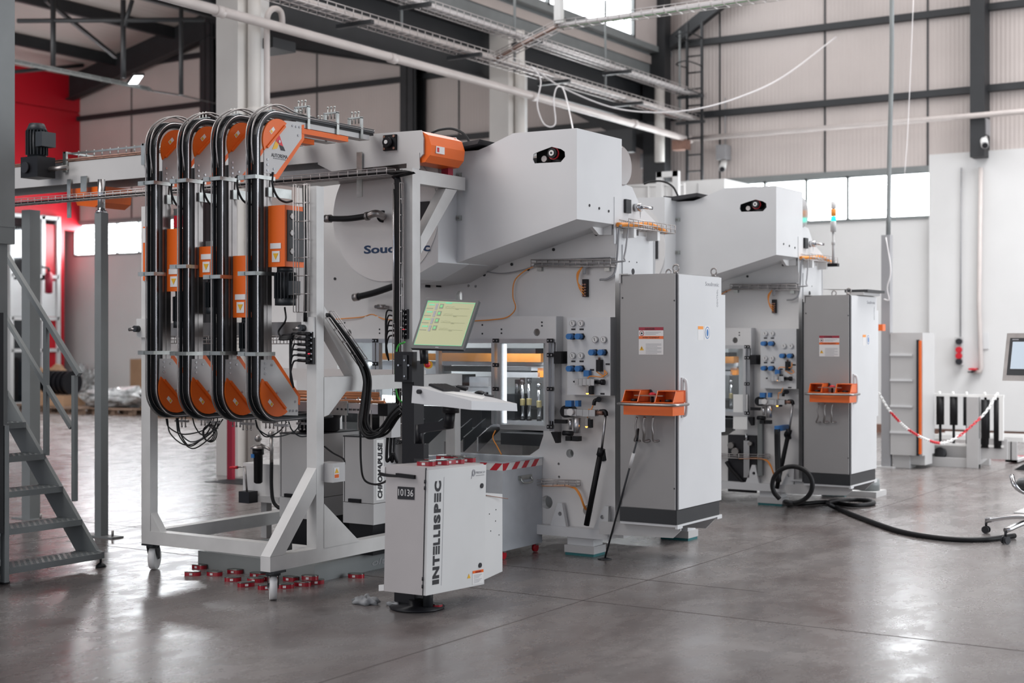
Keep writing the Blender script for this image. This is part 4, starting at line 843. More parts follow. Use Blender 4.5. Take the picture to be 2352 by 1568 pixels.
    MB().tube([P(1373, 918, Y=YG-.02), P(1366, 920, Y=YG-.03), P(1364, 930, Y=YG-.03)], .014, 10, sub=4).build('elbow', 'black', o); MB().cyl(P(1375, 917, Y=YG-.03), P(1375, 917, Y=YM), .02, n=14).build('elbow_port', 'black', o)
    MB().tube([P(1378, 945, Y=YG-.02), P(1390, 945, Y=YG-.02), P(1392, 955, Y=YG-.02)], .016, 10, sub=4).build('elbow', 'black', o)
    MB().cyl(P(1391, 953, Y=YG-.02), P(1382, 1032, Y=YG-.02), .009, n=12).build('air_pipe', 'alu', M)
    o = MB().cyl(P(1381, 1032, Y=YG-.02), P(1347, 1206, Y=YG-.02), .021, n=14).build('hose', 'rubber', M); MB().cyl(P(1385, 1045, Y=YM-.01), P(1385, 1045, Y=YM), .045, n=16).build('wall_grommet', 'black', o); MB().cyl(P(1382, 1030, Y=YG-.02), P(1378, 1046, Y=YG-.02), .028, n=14).build('hose_clamp', 'black', o)
    # lower tray and cables
    p0, p1 = P(1250, 1116, Y=9.05), P(1328, 1116, Y=9.05); b = MB(); basket(b, ((p0.x-.4, 9.05, p0.z), (p1.x, 9.05, p1.z)), .06, .04, .09, .003, (0, 1, 0), (0, 0, 1)); o = b.build('lower_cable_tray', 'wire', M)
    for k in range(3): MB().tube([P(1245, 1115, Y=9.03), P(1310, 1116+k, Y=9.03), P(1330, 1130+k*3, Y=9.03), P(1342, 1160+k*3, Y=9.05), P(1350, 1172, Y=9.12)], .0045, 6, sub=6).build('orange_cable', 'ocable', o)
    # guard door frame in aluminium with clear panes
    YGd = 8.95; a_ = lambda px, py: XZ(px, py, YGd)
    gd = thing_part = MB().box(a_(775, 0)[0], a_(1262, 0)[0], YGd, YGd+.045, a_(0, 788)[1], a_(0, 778)[1]).box(a_(1148, 0)[0], a_(1262, 0)[0], YGd, YGd+.045, a_(0, 987)[1], a_(0, 976)[1])
    for px in (858, 867, 1004, 1132, 1146, 1256): x = a_(px, 0)[0]; gd.box(x-.014, x+.014, YGd, YGd+.045, a_(0, 976 if px > 1120 else 930)[1], a_(0, 788)[1])
    gd.box(a_(1258, 0)[0], a_(1264, 0)[0]+.0, YGd+.045, YM, a_(0, 976)[1], a_(0, 965)[1])
    gd.box(a_(1258, 0)[0]+.01, a_(1258, 0)[0]+.03, YGd+.045, YM, a_(0, 1000)[1], a_(0, 778)[1])
    gf = gd.build('guard_frame', 'alu', M)
    for pa, pb, ya, yb in ((775, 855, 788, 930), (870, 1001, 788, 930), (1007, 1130, 788, 930), (1149, 1252, 788, 976)):
        MB().box(a_(pa, 0)[0], a_(pb, 0)[0], YGd+.018, YGd+.024, a_(0, yb)[1], a_(0, ya)[1]).build('clear_pane', 'poly', gf)
    for px, py in ((1139, 782), (1139, 838), (1139, 893), (862, 782), (862, 835), (1264, 782), (1264, 815), (1264, 893), (1264, 980)):
        x, z = a_(px, py); o = MB().box(x-.026, x+.026, YGd-.008, YGd, z-.015, z+.015).build('hinge', 'black', gf); MB().cyl((x+.014, YGd-.008, z), (x+.014, YGd-.012, z), .006, n=8).cyl((x-.014, YGd-.008, z), (x-.014, YGd-.012, z), .006, n=8).build('hinge_screw', 'chrome', o)
    x, z = a_(1280, 821); MB().box(x-.03, x+.03, YGd, YM, z-.045, z+.045).build('latch', 'black', gf)
    x, z = a_(1283, 968); MB().box(x-.05, x+.05, YGd+.02, YGd+.05, z-.014, z+.014).build('handle', 'black', gf)
    x, z = a_(1268, 1005); MB().prism([(x-.03, z+.04), (x+.03, z+.04), (x+.03, z-.04), (x+.01, z-.04)], 'y', YGd+.03, YGd+.08).build('corner_stop', 'black', gf)
    # inside the guard
    YI = 9.32; i_ = lambda px, py: XZ(px, py, YI)
    def ib(px0, py0, px1, py1, nm, m_, d=.2, y=YI): a, c = XZ(px0, py1, y), XZ(px1, py0, y); return MB().box(a[0], c[0], y, y+d, a[1], c[1]).build(nm, m_, M)
    ib(1008, 800, 1230, 811, 'slide_cover', 'black'); o = ib(1008, 812, 1242, 829, 'amber_bar', 'amberbar', .16, 9.28); ib(1008, 830, 1255, 838, 'rail', 'toolmetal')
    ib(870, 812, 1004, 826, 'amber_bar', 'amberbar', .16, 9.3); ib(870, 830, 1004, 870, 'tool_plate', 'toolmetal')
    ib(1155, 838, 1252, 850, 'tool_plate', 'toolmetal'); ib(1020, 843, 1220, 852, 'tool_plate', 'darkgrey'); ib(1155, 855, 1240, 866, 'tool_plate', 'toolmetal'); ib(1010, 888, 1130, 897, 'tool_plate', 'toolmetal')
    ib(1010, 860, 1060, 885, 'tool_block', 'darkgrey'); ib(1078, 866, 1122, 890, 'tool_block', 'toolmetal'); ib(1235, 845, 1252, 866, 'red_block', 'ocable', .05)
    ib(1150, 968, 1256, 980, 'bed_plate', 'toolmetal', .5); ib(780, 940, 1250, 968, 'bed', 'darksteel', .6, 9.5); ib(1160, 905, 1182, 962, 'tool_block', 'darkgrey')
    ib(780, 788, 1256, 1046, 'back_wall', 'hood', .02, 9.95)
    for px, ya, yb in ((1194, 868, 970), (1209, 866, 970), (1232, 880, 970)):
        x, z0 = i_(px, yb); z1 = i_(px, ya)[1]; o = MB().cyl((x, YI+.04, z0), (x, YI+.04, z1), .014, n=16).build('plunger', 'chrome', M)
        b = MB(); zm = z0+(z1-z0)*.38; b.lathe([(.019 if k % 2 else .022, zm+k*.004) for k in range(14)], (x, YI+.04, 0), 'z', 14); b.build('spring', 'brass', o)
        MB().cyl((x, YI+.04, z1-.045), (x, YI+.04, z1), .020, n=16).build('plunger_cap', 'chrome', o)
        MB().cyl((x, YI+.04, z0), (x, YI+.04, z0+.035), .02, n=16).build('plunger_foot', 'black', o)
    for px, ya, yb, r_ in ((1045, 870, 920, .012), (1100, 880, 920, .02), (1173, 872, 905, .022), (1243, 930, 968, .009), (950, 840, 900, .02), (900, 850, 900, .014)):
        x, z0 = i_(px, yb); z1 = i_(px, ya)[1]; MB().cyl((x, YI+.1, z0), (x, YI+.1, z1), r_, n=14).build('spindle', 'chrome', M)
    x, z = i_(826, 860); MB().lathe([(.02, 0), (.11, 0), (.12, .02), (.11, .04), (.03, .04)], (x, YI+.1, z), 'y', 28).build('wheel', 'chrome', M)
    p = a_(1148, 0); MB().box(a_(1149, 0)[0], a_(1154, 0)[0], YGd+.05, YGd+.06, a_(0, 974)[1], a_(0, 790)[1]).build('glow_strip', 'litedge', M)  # no lamp: glowing strip paints the bright lit edge of the profile
    MB().box(i_(790, 0)[0], i_(1240, 0)[0], 9.20, 9.24, i_(0, 771)[1], i_(0, 765)[1]).build('glow_strip', 'innerglow', M)  # glowing bar added out of sight above the opening to brighten the interior
    MB().box(i_(780, 0)[0], i_(1000, 0)[0], 9.55, 9.58, i_(0, 937)[1], i_(0, 920)[1]).build('glow_strip', 'innerglow', M)  # second glowing bar added to brighten the interior
    # chutes under the guard
    for k, px in enumerate((930, 972, 1040, 1072, 1104)):
        x0, z0 = XZ(px, 985, 9.0); MB().hull8([(x0, 8.95, z0-.17), (x0+.012, 8.95, z0-.17), (x0+.012, 9.25, z0-.02), (x0, 9.25, z0-.02), (x0, 8.95, z0-.06), (x0+.012, 8.95, z0-.06), (x0+.012, 9.25, z0+.07), (x0, 9.25, z0+.07)]).build('chute_wall', 'darkgrey' if k < 4 else 'chrome', M)
    MB().box(P(1106, 0, Y=8.85).x, P(1140, 0, Y=8.85).x, 8.85, 8.855, P(0, 986, Y=8.85).z, P(0, 940, Y=8.85).z).build('clear_flap', 'poly', M)
    ib(1150, 998, 1256, 1020, 'trough', 'darkgrey', .4, 9.12); ib(1020, 1022, 1200, 1045, 'trough', 'steel', .3, 9.2)
    cab([P(1138, 988, Y=8.95), P(1132, 1005, Y=8.95), P(1142, 1025, Y=8.95), P(1152, 1044, Y=8.95)], 'ocable', nm='orange_cable')
    # base
    zt, zb2 = f(1300, 1206)[1], XZ(1300, 1232, 9.02)[1]
    MB().box(X0, XE-.02, 9.02, YM+.15, zb2, zt).bev(.006).build('base_beam', 'hood', M)
    b = MB(); b.box(XE-.02, XE+.10, 9.04, YM+.3, zb2+.02, zb2+.045).box(XE-.02, XE+.09, 9.05, 9.07, zb2+.045, zb2+.12).box(XE-.06, XE+.1, 9.03, 9.15, zb2+.11, zb2+.125)
    b.build('corner_bracket', 'hood', M)
    for pa, pb, pt_ in ((1264, 1300, 1285), (1362, 1396, 1392)):
        xa, xb, xc = XZ(pa, 0, 9.04)[0], XZ(pb, 0, 9.04)[0], XZ(pt_, 0, 9.04)[0]; zt2 = f(0, 1146)[1]
        holes_plate([(xa, zt), (xb, zt), (xc+.02, zt2), (xc-.015, zt2)], [circ((xa+xb)/2+.015, zt+.09, .016, 12)], 'y', 9.04, 9.075).build('lug', 'hood', M)
    def foot(x, y):
        o = MB().box(x-.11, x+.11, y-.07, y+.07, .075, zb2).build('foot', 'hood', M); MB().box(x-.125, x+.125, y-.09, y+.09, 0.02, .075).bev(.008).build('foot_pad', 'cab', o); MB().box(x-.12, x+.12, y-.085, y+.085, 0, .02).build('foot_mat', 'greenbox', o)
    foot(-5.22, 9.13); foot(-5.0, 10.25); foot(-7.8, 9.13); foot(-7.8, 10.25)
    MB().box(-5.15, -4.98, YM+.05, 10.4, zb2, zt).box(-5.0+.02, -4.86, 9.9, 10.3, zb2, zb2+.06).build('side_beam', 'hood', M)
    # things at the right end behind the hood
    x = XE
    MB().cyl((x-.16, 9.24, 2.86), (x-.03, 9.24, 2.86), .155, n=36).cyl((x-.03, 9.24, 2.86), (x-.01, 9.24, 2.86), .155, .135, n=36).build('reel', 'chrome', M)
    q = P(1440, 478, X=x); MB().prism([(YM+.02, 2.40), (YM+.45, 2.40), (YM+.40, 2.62), (YM+.3, 2.72), (YM+.1, 2.74), (YM+.02, 2.66)], 'x', x-.14, x-.02).bev(.01).build('drive_head', 'hood', M)
    o = MB().box(x-.02, x, YM+.17, YM+.25, 2.52, 2.62).build('switch_plate', 'darkgrey', M); MB().cyl((x-.02, YM+.34, 2.57), (x+.04, YM+.34, 2.57), .03, n=16).cyl((x+.04, YM+.34, 2.57), (x+.1, YM+.40, 2.565), .012, n=10).build('fitting', 'chrome', M)
    MB().prism([(YM+.4, 2.36), (YM+.75, 2.36), (YM+.75, 2.46), (YM+.45, 2.58)], 'x', x-.3, x-.02).build('rear_wedge', 'hood', M)
    MB().box(x-.004, x+.004, YM-.02, YM+.05, 2.28, 2.62).build('end_strap', 'hood', M)
    b = MB(); basket(b, ((x+.05, YM+.02, 2.40), (x+.05, YM+.78, 2.40)), .10, .06, .075, .004, (1, 0, 0), (0, 0, 1)); o = b.build('side_tray', 'wire', M)
    MB().tube([(x+.02, YM, 2.42), (x+.06, YM+.2, 2.43), (x+.05, YM+.45, 2.45), (x+.06, YM+.7, 2.41)], .016, 8, sub=5).build('orange_power_cable', 'ocable', o)
    MB().tube([(x+.06, YM-.02, 2.41), (x+.02, YM+.02, 2.38), (x+.01, YM-.01, 2.1), (x-.03, YM-.04, 2.03), (x-.1, YM-.05, 2.02)], .008, 8, sub=6).build('drop_cable', 'cable', o)
    for dy in (.12, .5): MB().box(x, x+.09, YM+dy, YM+dy+.04, 2.33, 2.40).build('tray_clip', 'white', o)
    # arched hose and black plate on top, left of the hood
    MB().prism([(-6.05, 2.955), (-5.72, 2.99), (-5.70, 3.02), (-5.96, 3.0), (-6.05, 3.01)], 'y', 8.45, 9.0).build('top_flap', 'ink', M)
    MB().tube([P(992, 305, Y=9.1), P(1010, 298, Y=9.1), P(1040, 296, Y=9.1), P(1068, 310, Y=9.1), P(1084, 340, Y=9.1)], .010, 10, sub=6).build('arched_hose', 'rubber', M)
    return M
for yo in (0, 3.7): area('guard_inner_fill', (P(1170, 0, Y=9.2).x if False else -5.75, 9.16+yo, 1.56), (-5.8, 9.5+yo, 0.9), 0.8, 0.05, 4, (0.95, 0.98, 1.0), 150)  # fill lamps added inside both guards to brighten the tooling
M1 = machine()
DY, DZ2 = 3.70, -0.065
M2 = copy_tree(M1, None, (-.04, DY, 0))
for q in bpy.data.objects:
    if q.parent == M2 and not any(w in q.name for w in ('base_beam', 'foot', 'side_beam', 'lug', 'corner_bracket')): q.location.z -= .065
M2['_d'] = 1; M2['label'] = 'farther large grey can welding machine, behind the first one and its tall control cabinet'
for o in (M1, M2): o['group'] = 'can welding machines'
PXD[0] = 1705; Y2 = YM+DY-.06
def mb2(px0, py0, px1, py1, nm, m_, y=Y2, d=.05): a_, c_ = P(px0, py1, Y=y), P(px1, py0, Y=y); return MB().box(a_.x, c_.x, y, y+d, a_.z, c_.z).build(nm, m_, M2)
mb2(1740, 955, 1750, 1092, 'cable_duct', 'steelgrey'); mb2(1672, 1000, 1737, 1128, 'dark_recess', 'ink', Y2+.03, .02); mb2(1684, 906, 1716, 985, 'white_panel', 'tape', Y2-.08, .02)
o = mb2(1708, 1012, 1721, 1096, 'air_cylinder', 'alu', Y2, .03); MB().cyl(P(1714.5, 1012, Y=Y2+.015), P(1714.5, 996, Y=Y2+.015), .012, n=10).build('piston_rod', 'chrome', o)
for u0, v0, r_ in ((1682, 1022, .03), (1692, 1036, .035), (1726, 1018, .02)): q = P(u0, v0, Y=Y2+.02); MB().cyl(q, q-V((0, .05, 0)), r_, n=14).build('drive_fitting', 'steel', M2)
MB().tube([P(1668, 1060, Y=Y2), P(1680, 1078, Y=Y2), P(1700, 1100, Y=Y2), P(1712, 1118, Y=Y2)], .018, 8, sub=4).build('black_hose', 'rubber', M2)
# ---------------------------------------------------------------- control cabinets
def cabinet():
    PXD[0] = 1490
    Y0 = 8.9; x0, x1 = P(1423, 900, Y=Y0).x, P(1554, 900, Y=Y0).x; z0, z1 = P(1553, 1173, Y=Y0).z, P(1553, 627, Y=Y0).z
    y1 = P(1656, 900, X=x1).y; zp = P(1553, 1206, Y=Y0).z
    T = thing('control_cabinet', 'nearer tall grey control cabinet with an orange operating console on its front', 'cabinet', (x1-.25, Y0+.3, zp))
    MB().box(x0, x1-.012, Y0+.012, y1, z0, z1).bev(.006).build('body', 'cabshaded', T)
    MB().box(x0+.022, x1-.012, Y0, Y0+.014, z0+.006, z1-.012).bev(.003).build('front_panel', 'cabshaded', T)
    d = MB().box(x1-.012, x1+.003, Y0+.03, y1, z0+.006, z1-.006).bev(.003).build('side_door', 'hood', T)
    MB().box(x1-.011, x1-.008, Y0+.012, Y0+.03, z0, z1).build('door_seal', 'ink', T)
    MB().box(x0, x1, Y0+.005, y1-.03, zp, z0).build('plinth', 'darkgrey', T)
    MB().box(x0-.05, x0-.001, Y0+.10, y1-.1, zp, z1-.03).build('gap_shade', 'ink', T)  # black strip standing in for the dark gap beside the machine
    b = MB().box(x1-.005, x1+.008, Y0, y1, zp-.011, zp).box(x1-.01, x1+.008, Y0, Y0+.08, zp-.028, zp-.011).box(x1-.01, x1+.008, y1-.08, y1, zp-.028, zp-.011).box(x0, x1-.005, Y0+.01, y1, zp-.018, zp-.001); b.build('support_rail', 'hood', T)
    MB().prism([(x0+.02, zp-.01), (x1, zp-.03), (x1, zp-.045), (x1-.06, zp-.10), (x0-.2, zp-.115), (x0-.2, zp-.03)], 'y', Y0+.06, Y0+.075).build('support_bracket', 'cab', T)
    MB().prism([(x0+.02, zp-.01), (x1, zp-.02), (x1-.08, zp-.10), (x0-.2, zp-.12)], 'y', y1-.09, y1-.075).build('support_bracket', 'cab', T)
    def eye(x, y):
        b = MB().cyl((x, y, z1), (x, y, z1+.015), .018, n=12); b.tube([(x+.0, y+.022*cos(a), z1+.038+.024*sin(a)) if False else (x+.022*cos(a), y, z1+.038+.024*sin(a)) for a in [2*pi*i/16 for i in range(16)]], .006, 8, closed=True); b.build('lifting_eye', 'steel', T)
    eye(x1-.03, Y0+.05); eye(x1-.03, y1-.06); eye(x0+.05, y1-.06)
    MB().box(x0, x0+.07, Y0-.006, Y0+.05, z1-.002, z1+.006).box(x0, x0+.014, Y0-.01, Y0, z1-.06, z1+.002).build('corner_bracket', 'cab', T)
    # warning sign
    a, c = XZ(1467.5, 814, Y0), XZ(1524, 751, Y0); s = MB().box(a[0], c[0], Y0-.002, Y0, a[1], c[1]).build('warning_sign', 'sticker', T, label='danger and warning sign sheet')
    H = c[1]-a[1]; w = c[0]-a[0]
    MB().box(a[0], c[0], Y0-.003, Y0-.002, c[1]-.022, c[1]).build('danger_band', 'darkred', s); MB().box(a[0], c[0], Y0-.003, Y0-.002, c[1]-.082, c[1]-.062).build('warning_band', 'rust' if False else 'orange', s)
    text('DANGER', (a[0]+.05, Y0-.0031, c[1]-.018), UX, UZ, .075, .013, 'ink', s, 'sign_text'); text('AVERTISSEMENT', (a[0]+.03, Y0-.0031, c[1]-.078), UX, UZ, w-.06, .011, 'ink', s, 'sign_text')
    cx, cz = a[0]+.024, c[1]-.043; MB().cyl((cx, Y0-.003, cz), (cx, Y0-.002, cz), .018, n=20).build('ring', 'darkred', s); MB().cyl((cx, Y0-.0035, cz), (cx, Y0-.003, cz), .014, n=20).build('ring_field', 'sticker', s); MB().sphere((cx, Y0-.0036, cz), .008, 8, (1, .1, .9)).build('heart_mark', 'ink', s)
    MB().prism([(a[0]+.006, a[1]+.03), (a[0]+.040, a[1]+.03), (a[0]+.023, a[1]+.06)], 'y', Y0-.003, Y0-.002).build('hazard_triangle', 'yellow', s)
    text('!', (a[0]+.021, Y0-.0032, a[1]+.034), UX, UZ, .004, .018, 'ink', s, 'sign_text')
    b = MB()
    for k in range(9): b.box(a[0]+.055, a[0]+w*(.92 if k % 3 else .75), Y0-.0028, Y0-.002, a[1]+.006+k*.0085, a[1]+.009+k*.0085)
    b.build('fine_print', 'paleprint', s); b = MB()
    for k in range(3): b.box(a[0]+.052, a[0]+w*(.9-.1*k), Y0-.0028, Y0-.002, c[1]-.036-k*.008, c[1]-.033-k*.008)
    b.build('fine_print', 'paleprint', s)
    xd = x1+.003
    def sd(px, py): p = P(px, py, X=xd); return p.y, p.z
    p = sd(1620, 656); q = sd(1651, 656); text('Soudronic', (xd, p[0], p[1]), UY, UZ, q[0]-p[0], .030, 'paleprint', d, 'maker_lettering')
    p = sd(1645, 705); text('CONTROL', (xd, p[0]+.03, p[1]), (0, 0, 1), (0, -1, 0), .13, .02, 'paleprint', d, 'door_lettering')
    p0, p1 = sd(1603, 781), sd(1615, 749); o = MB().box(xd, xd+.001, p0[0], p1[0], p0[1], p1[1]).build('door_sticker', 'sticker', d); MB().box(xd+.001, xd+.0015, p0[0], p1[0], p1[1]-.022, p1[1]).build('orange_band', 'ocable', o)
    p0, p1 = sd(1618, 780), sd(1631, 748); o = MB().box(xd, xd+.001, p0[0], p1[0], p0[1], p1[1]).build('door_sticker', 'sticker', d); m0 = (p0[0]+p1[0])/2; m1 = (p0[1]+p1[1])/2
    MB().sphere((xd+.001, m0, m1), .04, 16, (.02, 1, 1.1)).build('blue_sign', 'blue', o); MB().sphere((xd+.0015, m0, m1), .034, 16, (.02, 1, 1.1)).build('sign_field', 'sticker', o); MB().sphere((xd+.002, m0, m1), .018, 12, (.02, 1, 1.5)).build('sign_figure', 'blue', o)
    p0 = sd(1567, 955); p1 = sd(1567, 870)
    MB().tube([(xd, p0[0], p0[1]), (xd+.03, p0[0], p0[1]+.02), (xd+.035, p0[0], (p0[1]+p1[1])/2), (xd+.03, p0[0], p1[1]-.02), (xd, p0[0], p1[1])], .012, 10, sub=5).box(xd, xd+.012, p0[0]-.02, p0[0]+.02, p0[1]-.01, p1[1]+.01).build('door_handle', 'hood', d)
    MB().box(x1-.3, x1-.02, y1, y1+.12, z0+.5, z1-.13).build('rear_housing', 'hood', T)
    b = MB()
    x, z = XZ(1494, 899, Y0); b.cyl((x, Y0, z), (x, Y0-.006, z), .016, n=14)
    for px, py in ((1549, 690), (1549, 1122), (1430, 684)): x, z = XZ(px, py, Y0); b.cyl((x, Y0, z), (x, Y0-.003, z), .006, n=8)
    b.build('screws', 'darkgrey', T)
    # operating console (two hand control)
    K = thing('two_hand_console', 'orange two-hand operating console on the front of the nearer control cabinet', 'console', (x0+.24, Y0-.1, 1.15))
    yf = 8.70; k = lambda px, py: XZ(px, py, yf)
    za, zb_ = k(1480, 954)[1], k(1480, 938)[1]; xa, xb = k(1426, 0)[0], k(1545, 0)[0]
    MB().box(xa+.01, xb-.01, yf+.02, Y0, k(0, 954)[1], k(0, 925)[1]).bev(.01).build('housing', 'orange', K)
    zt = k(0, 897)[1]; zl = k(0, 925)[1]
    def shroud(u0, u1, flip):
        b = MB(); t_ = .006
        b.hull8([(u0, yf+.0, zl), (u1, yf+.0, zl), (u1, Y0, zl), (u0, Y0, zl), (u0, yf+.0, zl+.006), (u1, yf+.0, zl+.006), (u1, Y0, zl+.006), (u0, Y0, zl+.006)])
        b.prism([(yf+.01, zl), (Y0, zl), (Y0, zt), (yf+.06, zt)], 'x', u0, u0+t_).prism([(yf+.01, zl), (Y0, zl), (Y0, zt), (yf+.06, zt)], 'x', u1-t_, u1).box(u0, u1, yf+.06, Y0, zt-t_, zt).box(u0, u1, Y0-.03, Y0, zl, zt)
        b.build('button_shroud', 'orange', K)
        c = (u0+u1)/2; MB().cyl((c, yf+.08, zl+.006), (c, yf+.08, zl+.022), .025, n=18).build('button', 'ink', K)
    shroud(xa, xa+.125, 0); shroud(xb-.145, xb, 1)
    c = (xa+xb)/2+.005; o = MB().cyl((c, yf+.08, zl), (c, yf+.08, zl+.045), .010, n=12).build('stop_stem', 'black', K); MB().lathe([(.012, 0), (.026, .008), (.026, .016), (.012, .026)], (c, yf+.08, zl+.043), 'z', 18).build('stop_button', 'red', K)
    MB().cyl((c+.045, yf+.09, zl), (c+.045, yf+.09, zl+.018), .015, n=14).build('push_button', 'ink', K)
    zr_ = k(0, 929)[1]; MB().tube([(xa-.02, Y0, zr_), (xa-.03, yf+.03, zr_), (xa+.02, yf-.02, zr_), (c, yf-.03, zr_), (xb-.02, yf-.02, zr_), (xb+.03, yf+.03, zr_), (xb+.02, Y0, zr_)], .010, 10, sub=6).build('hand_rail', 'steel', K)
    for px, dx in ((1463, .0), (1481, .03), (1501, .05)):
        x, z = XZ(px, 957, Y0-.08); x2, z2 = XZ(px+dx*90+(0 if px != 1463 else -1), 1012, Y0-.02); MB().tube([(x, Y0-.08, z), (x-.012, Y0-.08, z-.06), (x-.01, Y0-.07, z-.12), (x2-.01, Y0-.03, z2), (x2+.02, Y0, z2)], .007 if px != 1481 else .010, 8, sub=6).build('conduit', 'steel', K)
    MB().box(x0+.2, x0+.42, Y0-.16, Y0-.13, zt-.04, zt-.032).build('bracket', 'rust', K)
    return T, K
C1, K1 = cabinet()
C2 = copy_tree(C1, None, (-.06, DY, -.055)); C2['label'] = 'farther tall grey control cabinet, grey-white sheet lying on its top'
K2 = copy_tree(K1, None, (-.06, DY, -.055)); K2['label'] = 'orange two-hand operating console on the front of the farther control cabinet'
for o in (C1, C2): o['group'] = 'tall control cabinets beside the welding machines'
for o in (K1, K2): o['group'] = 'orange operating consoles'
# black T-handled bar leaning against the nearer cabinet
a = P(1389, 1283, Z=0.004); c = P(1463, 1012, Y=8.80); m_ = a*.25+c*.75
t = thing('leaning_bar', 'thin dark bar with a disc foot leaning on the nearer control cabinet', 'bar', a)
MB().cyl(a, c, .007, n=8).build('rod', 'darkgrey', t); MB().cyl(a*.22+c*.78, a*.10+c*.90, .012, n=10).build('grip', 'sticker', t); MB().lathe([(.05, 0), (.052, .004), (.02, .012)], (a.x, a.y, .001), 'z', 20).build('disc_foot', 'darkgrey', t)
cable('stub_cable', [c, c+V((.01, -.01, .03)), P(1466, 985, Y=8.83)], .008, 'rubber', 'short black stub at the top of the leaning bar')
# ================================================================= inspection cabinet with mast, tray and monitor
YC = 6.55
PXD[0] = 955
FTL, FTR, FBL, FBR = P(887, 1067, Y=YC), P(984, 1075, Y=YC), P(882, 1357, Y=YC), P(977, 1368, Y=YC)
BBR, BTR = P(1112, 1341, X=FBR.x), P(1117, 1065, X=FTR.x)
BBL, BTL = BBR+(FBL-FBR), BTR+(FTL-FTR)
I = thing('inspection_cabinet', 'white inspection control cabinet with big black lettering, leaning slightly in the foreground', 'cabinet', ((FBL+FBR)/2+V((0, .3, 0))))
U = (BBR-FBR).normalized(); Vv = (FTR-FBR).normalized(); N = U.cross(Vv).normalized(); Lx = (FBL-FBR).normalized()
MB().hull8([FBL, FBR-N*.02, BBR-N*.02, BBL, FTL, FTR-N*.02, BTR-N*.02, BTL]).bev(.004).build('body', 'inspshaded', I)
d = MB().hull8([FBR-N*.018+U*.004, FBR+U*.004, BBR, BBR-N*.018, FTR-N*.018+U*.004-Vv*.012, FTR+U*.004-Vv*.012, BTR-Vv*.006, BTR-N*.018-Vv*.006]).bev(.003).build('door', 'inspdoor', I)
MB().hull8([FBR-N*.0215-U*.001, FBR-N*.018-U*.001, FBR-N*.018+U*.01, FBR-N*.0215+U*.01, FTR-N*.0215-U*.001, FTR-N*.018-U*.001, FTR-N*.018+U*.01, FTR-N*.0215+U*.01]).build('door_gap', 'ink', I)
b = MB()
for f_ in (.07, .13, .84, .89): c = FBR+Vv*f_*.73-N*.021-U*.002; b.cyl(c-Vv*.01, c+Vv*.01, .005, n=8)
b.build('hinges', 'ink', I)
def onD(px, py, off=.0008):           # point on the door plane seen at a pixel
    u = (px-1176)/FPX; v = (HOR-py)/FPX; dr = V((-SY+u*CY, CY+u*SY, v)); o = V((0, 0, EYE)); t_ = (FBR-o).dot(N)/dr.dot(N); return o+dr*t_+N*off
def onF(px, py, off=.001): p = P(px, py, Y=YC); return p-V((0, off, 0))
uL, uR = (onD(993.2, 1341)-FBR).dot(U), (onD(1008.4, 1336)-FBR).dot(U)
def vv(py): return (onD(1003, py)-FBR).dot(Vv)
for ch, ya, yb in (('I', 1339.5, 1329), ('N', 1326.5, 1299), ('T', 1296, 1273.5), ('L', 1250, 1235), ('L', 1231.5, 1217), ('I', 1214, 1203), ('S', 1200, 1180), ('P', 1176, 1154.5), ('C', 1128, 1103)):
    a, c = vv(ya), vv(yb); text(ch, FBR+U*uR+Vv*a+N*.0006, Vv, -U, c-a, uR-uL, 'ink', d, 'lettering', .055)
for ya, yb in ((1271.5, 1252), (1151.5, 1131)):
    a, c = vv(ya), vv(yb); b = MB()
    for k in range(3): u0 = uL+(uR-uL)*(k*.38); u1 = u0+(uR-uL)*.24; q = [FBR+U*u0+Vv*a, FBR+U*u1+Vv*a, FBR+U*u1+Vv*c, FBR+U*u0+Vv*c]; b.hull8([p+N*.0004 for p in q]+[p+N*.0016 for p in q])
    b.build('lettering', 'ink', d)
b = MB(); q0, q1 = onD(1013.5, 1344), onD(1020, 1095); b.bar(q0, q1, .002, .001, up=N); b.build('vertical_line', 'paleprint', d)
q = onD(1092.5, 1087.5); text('PRESSCO', q, U, Vv, (onD(1113.5, 1084)-q).length, .013, 'paleprint', d, 'maker_lettering', 0, .2)
q = onD(1093, 1092.5); text('TECHNOLOGY INC', q, U, Vv, .09, .004, 'paleprint', d, 'small_lettering')
q = onD(1087.5, 1085.5); b = MB(); b.tube([q+U*(.017*cos(a))+Vv*(.020*sin(a)) for a in [2*pi*i/20 for i in range(20)]], .0018, 5, closed=True); b.tube([q+U*(.010*cos(a))+Vv*(.014*sin(a)) for a in [2*pi*i/16 for i in range(16)]], .003, 5, closed=True); b.cyl(q-U*.015, q-U*.022-Vv*.035, .0018, n=5); b.build('round_emblem', 'paleprint', d)
for px, py in ((1106, 1115), (1102, 1297.5)): q = onD(px, py, 0); MB().cyl(q, q+N*.006, .015, n=18).build('lock', 'ink', d)
q = onD(1085, 1342), onD(1110, 1338), onD(1110, 1307), onD(1085, 1311.5)
s = MB().hull8([*q, *[p+N*.0006 for p in q]]).build('warning_label', 'sticker', d)
q = onD(1085, 1317), onD(1110, 1313), onD(1110, 1306.5), onD(1085, 1311); MB().hull8([*[p+N*.0006 for p in q], *[p+N*.0012 for p in q]]).build('red_band', 'orange', s)
q = onD(1091, 1315.5); text('WARNING', q+N*.0012, U, Vv, .065, .010, 'darkred', s, 'label_text')
b = MB()
for k in range(6): b.bar(onD(1088, 1321+k*3.4, .0016), onD(1106-(k % 3)*3, 1318+k*3.3, .0016), .003, .001, up=N)
b.build('fine_print', 'paleprint', s)
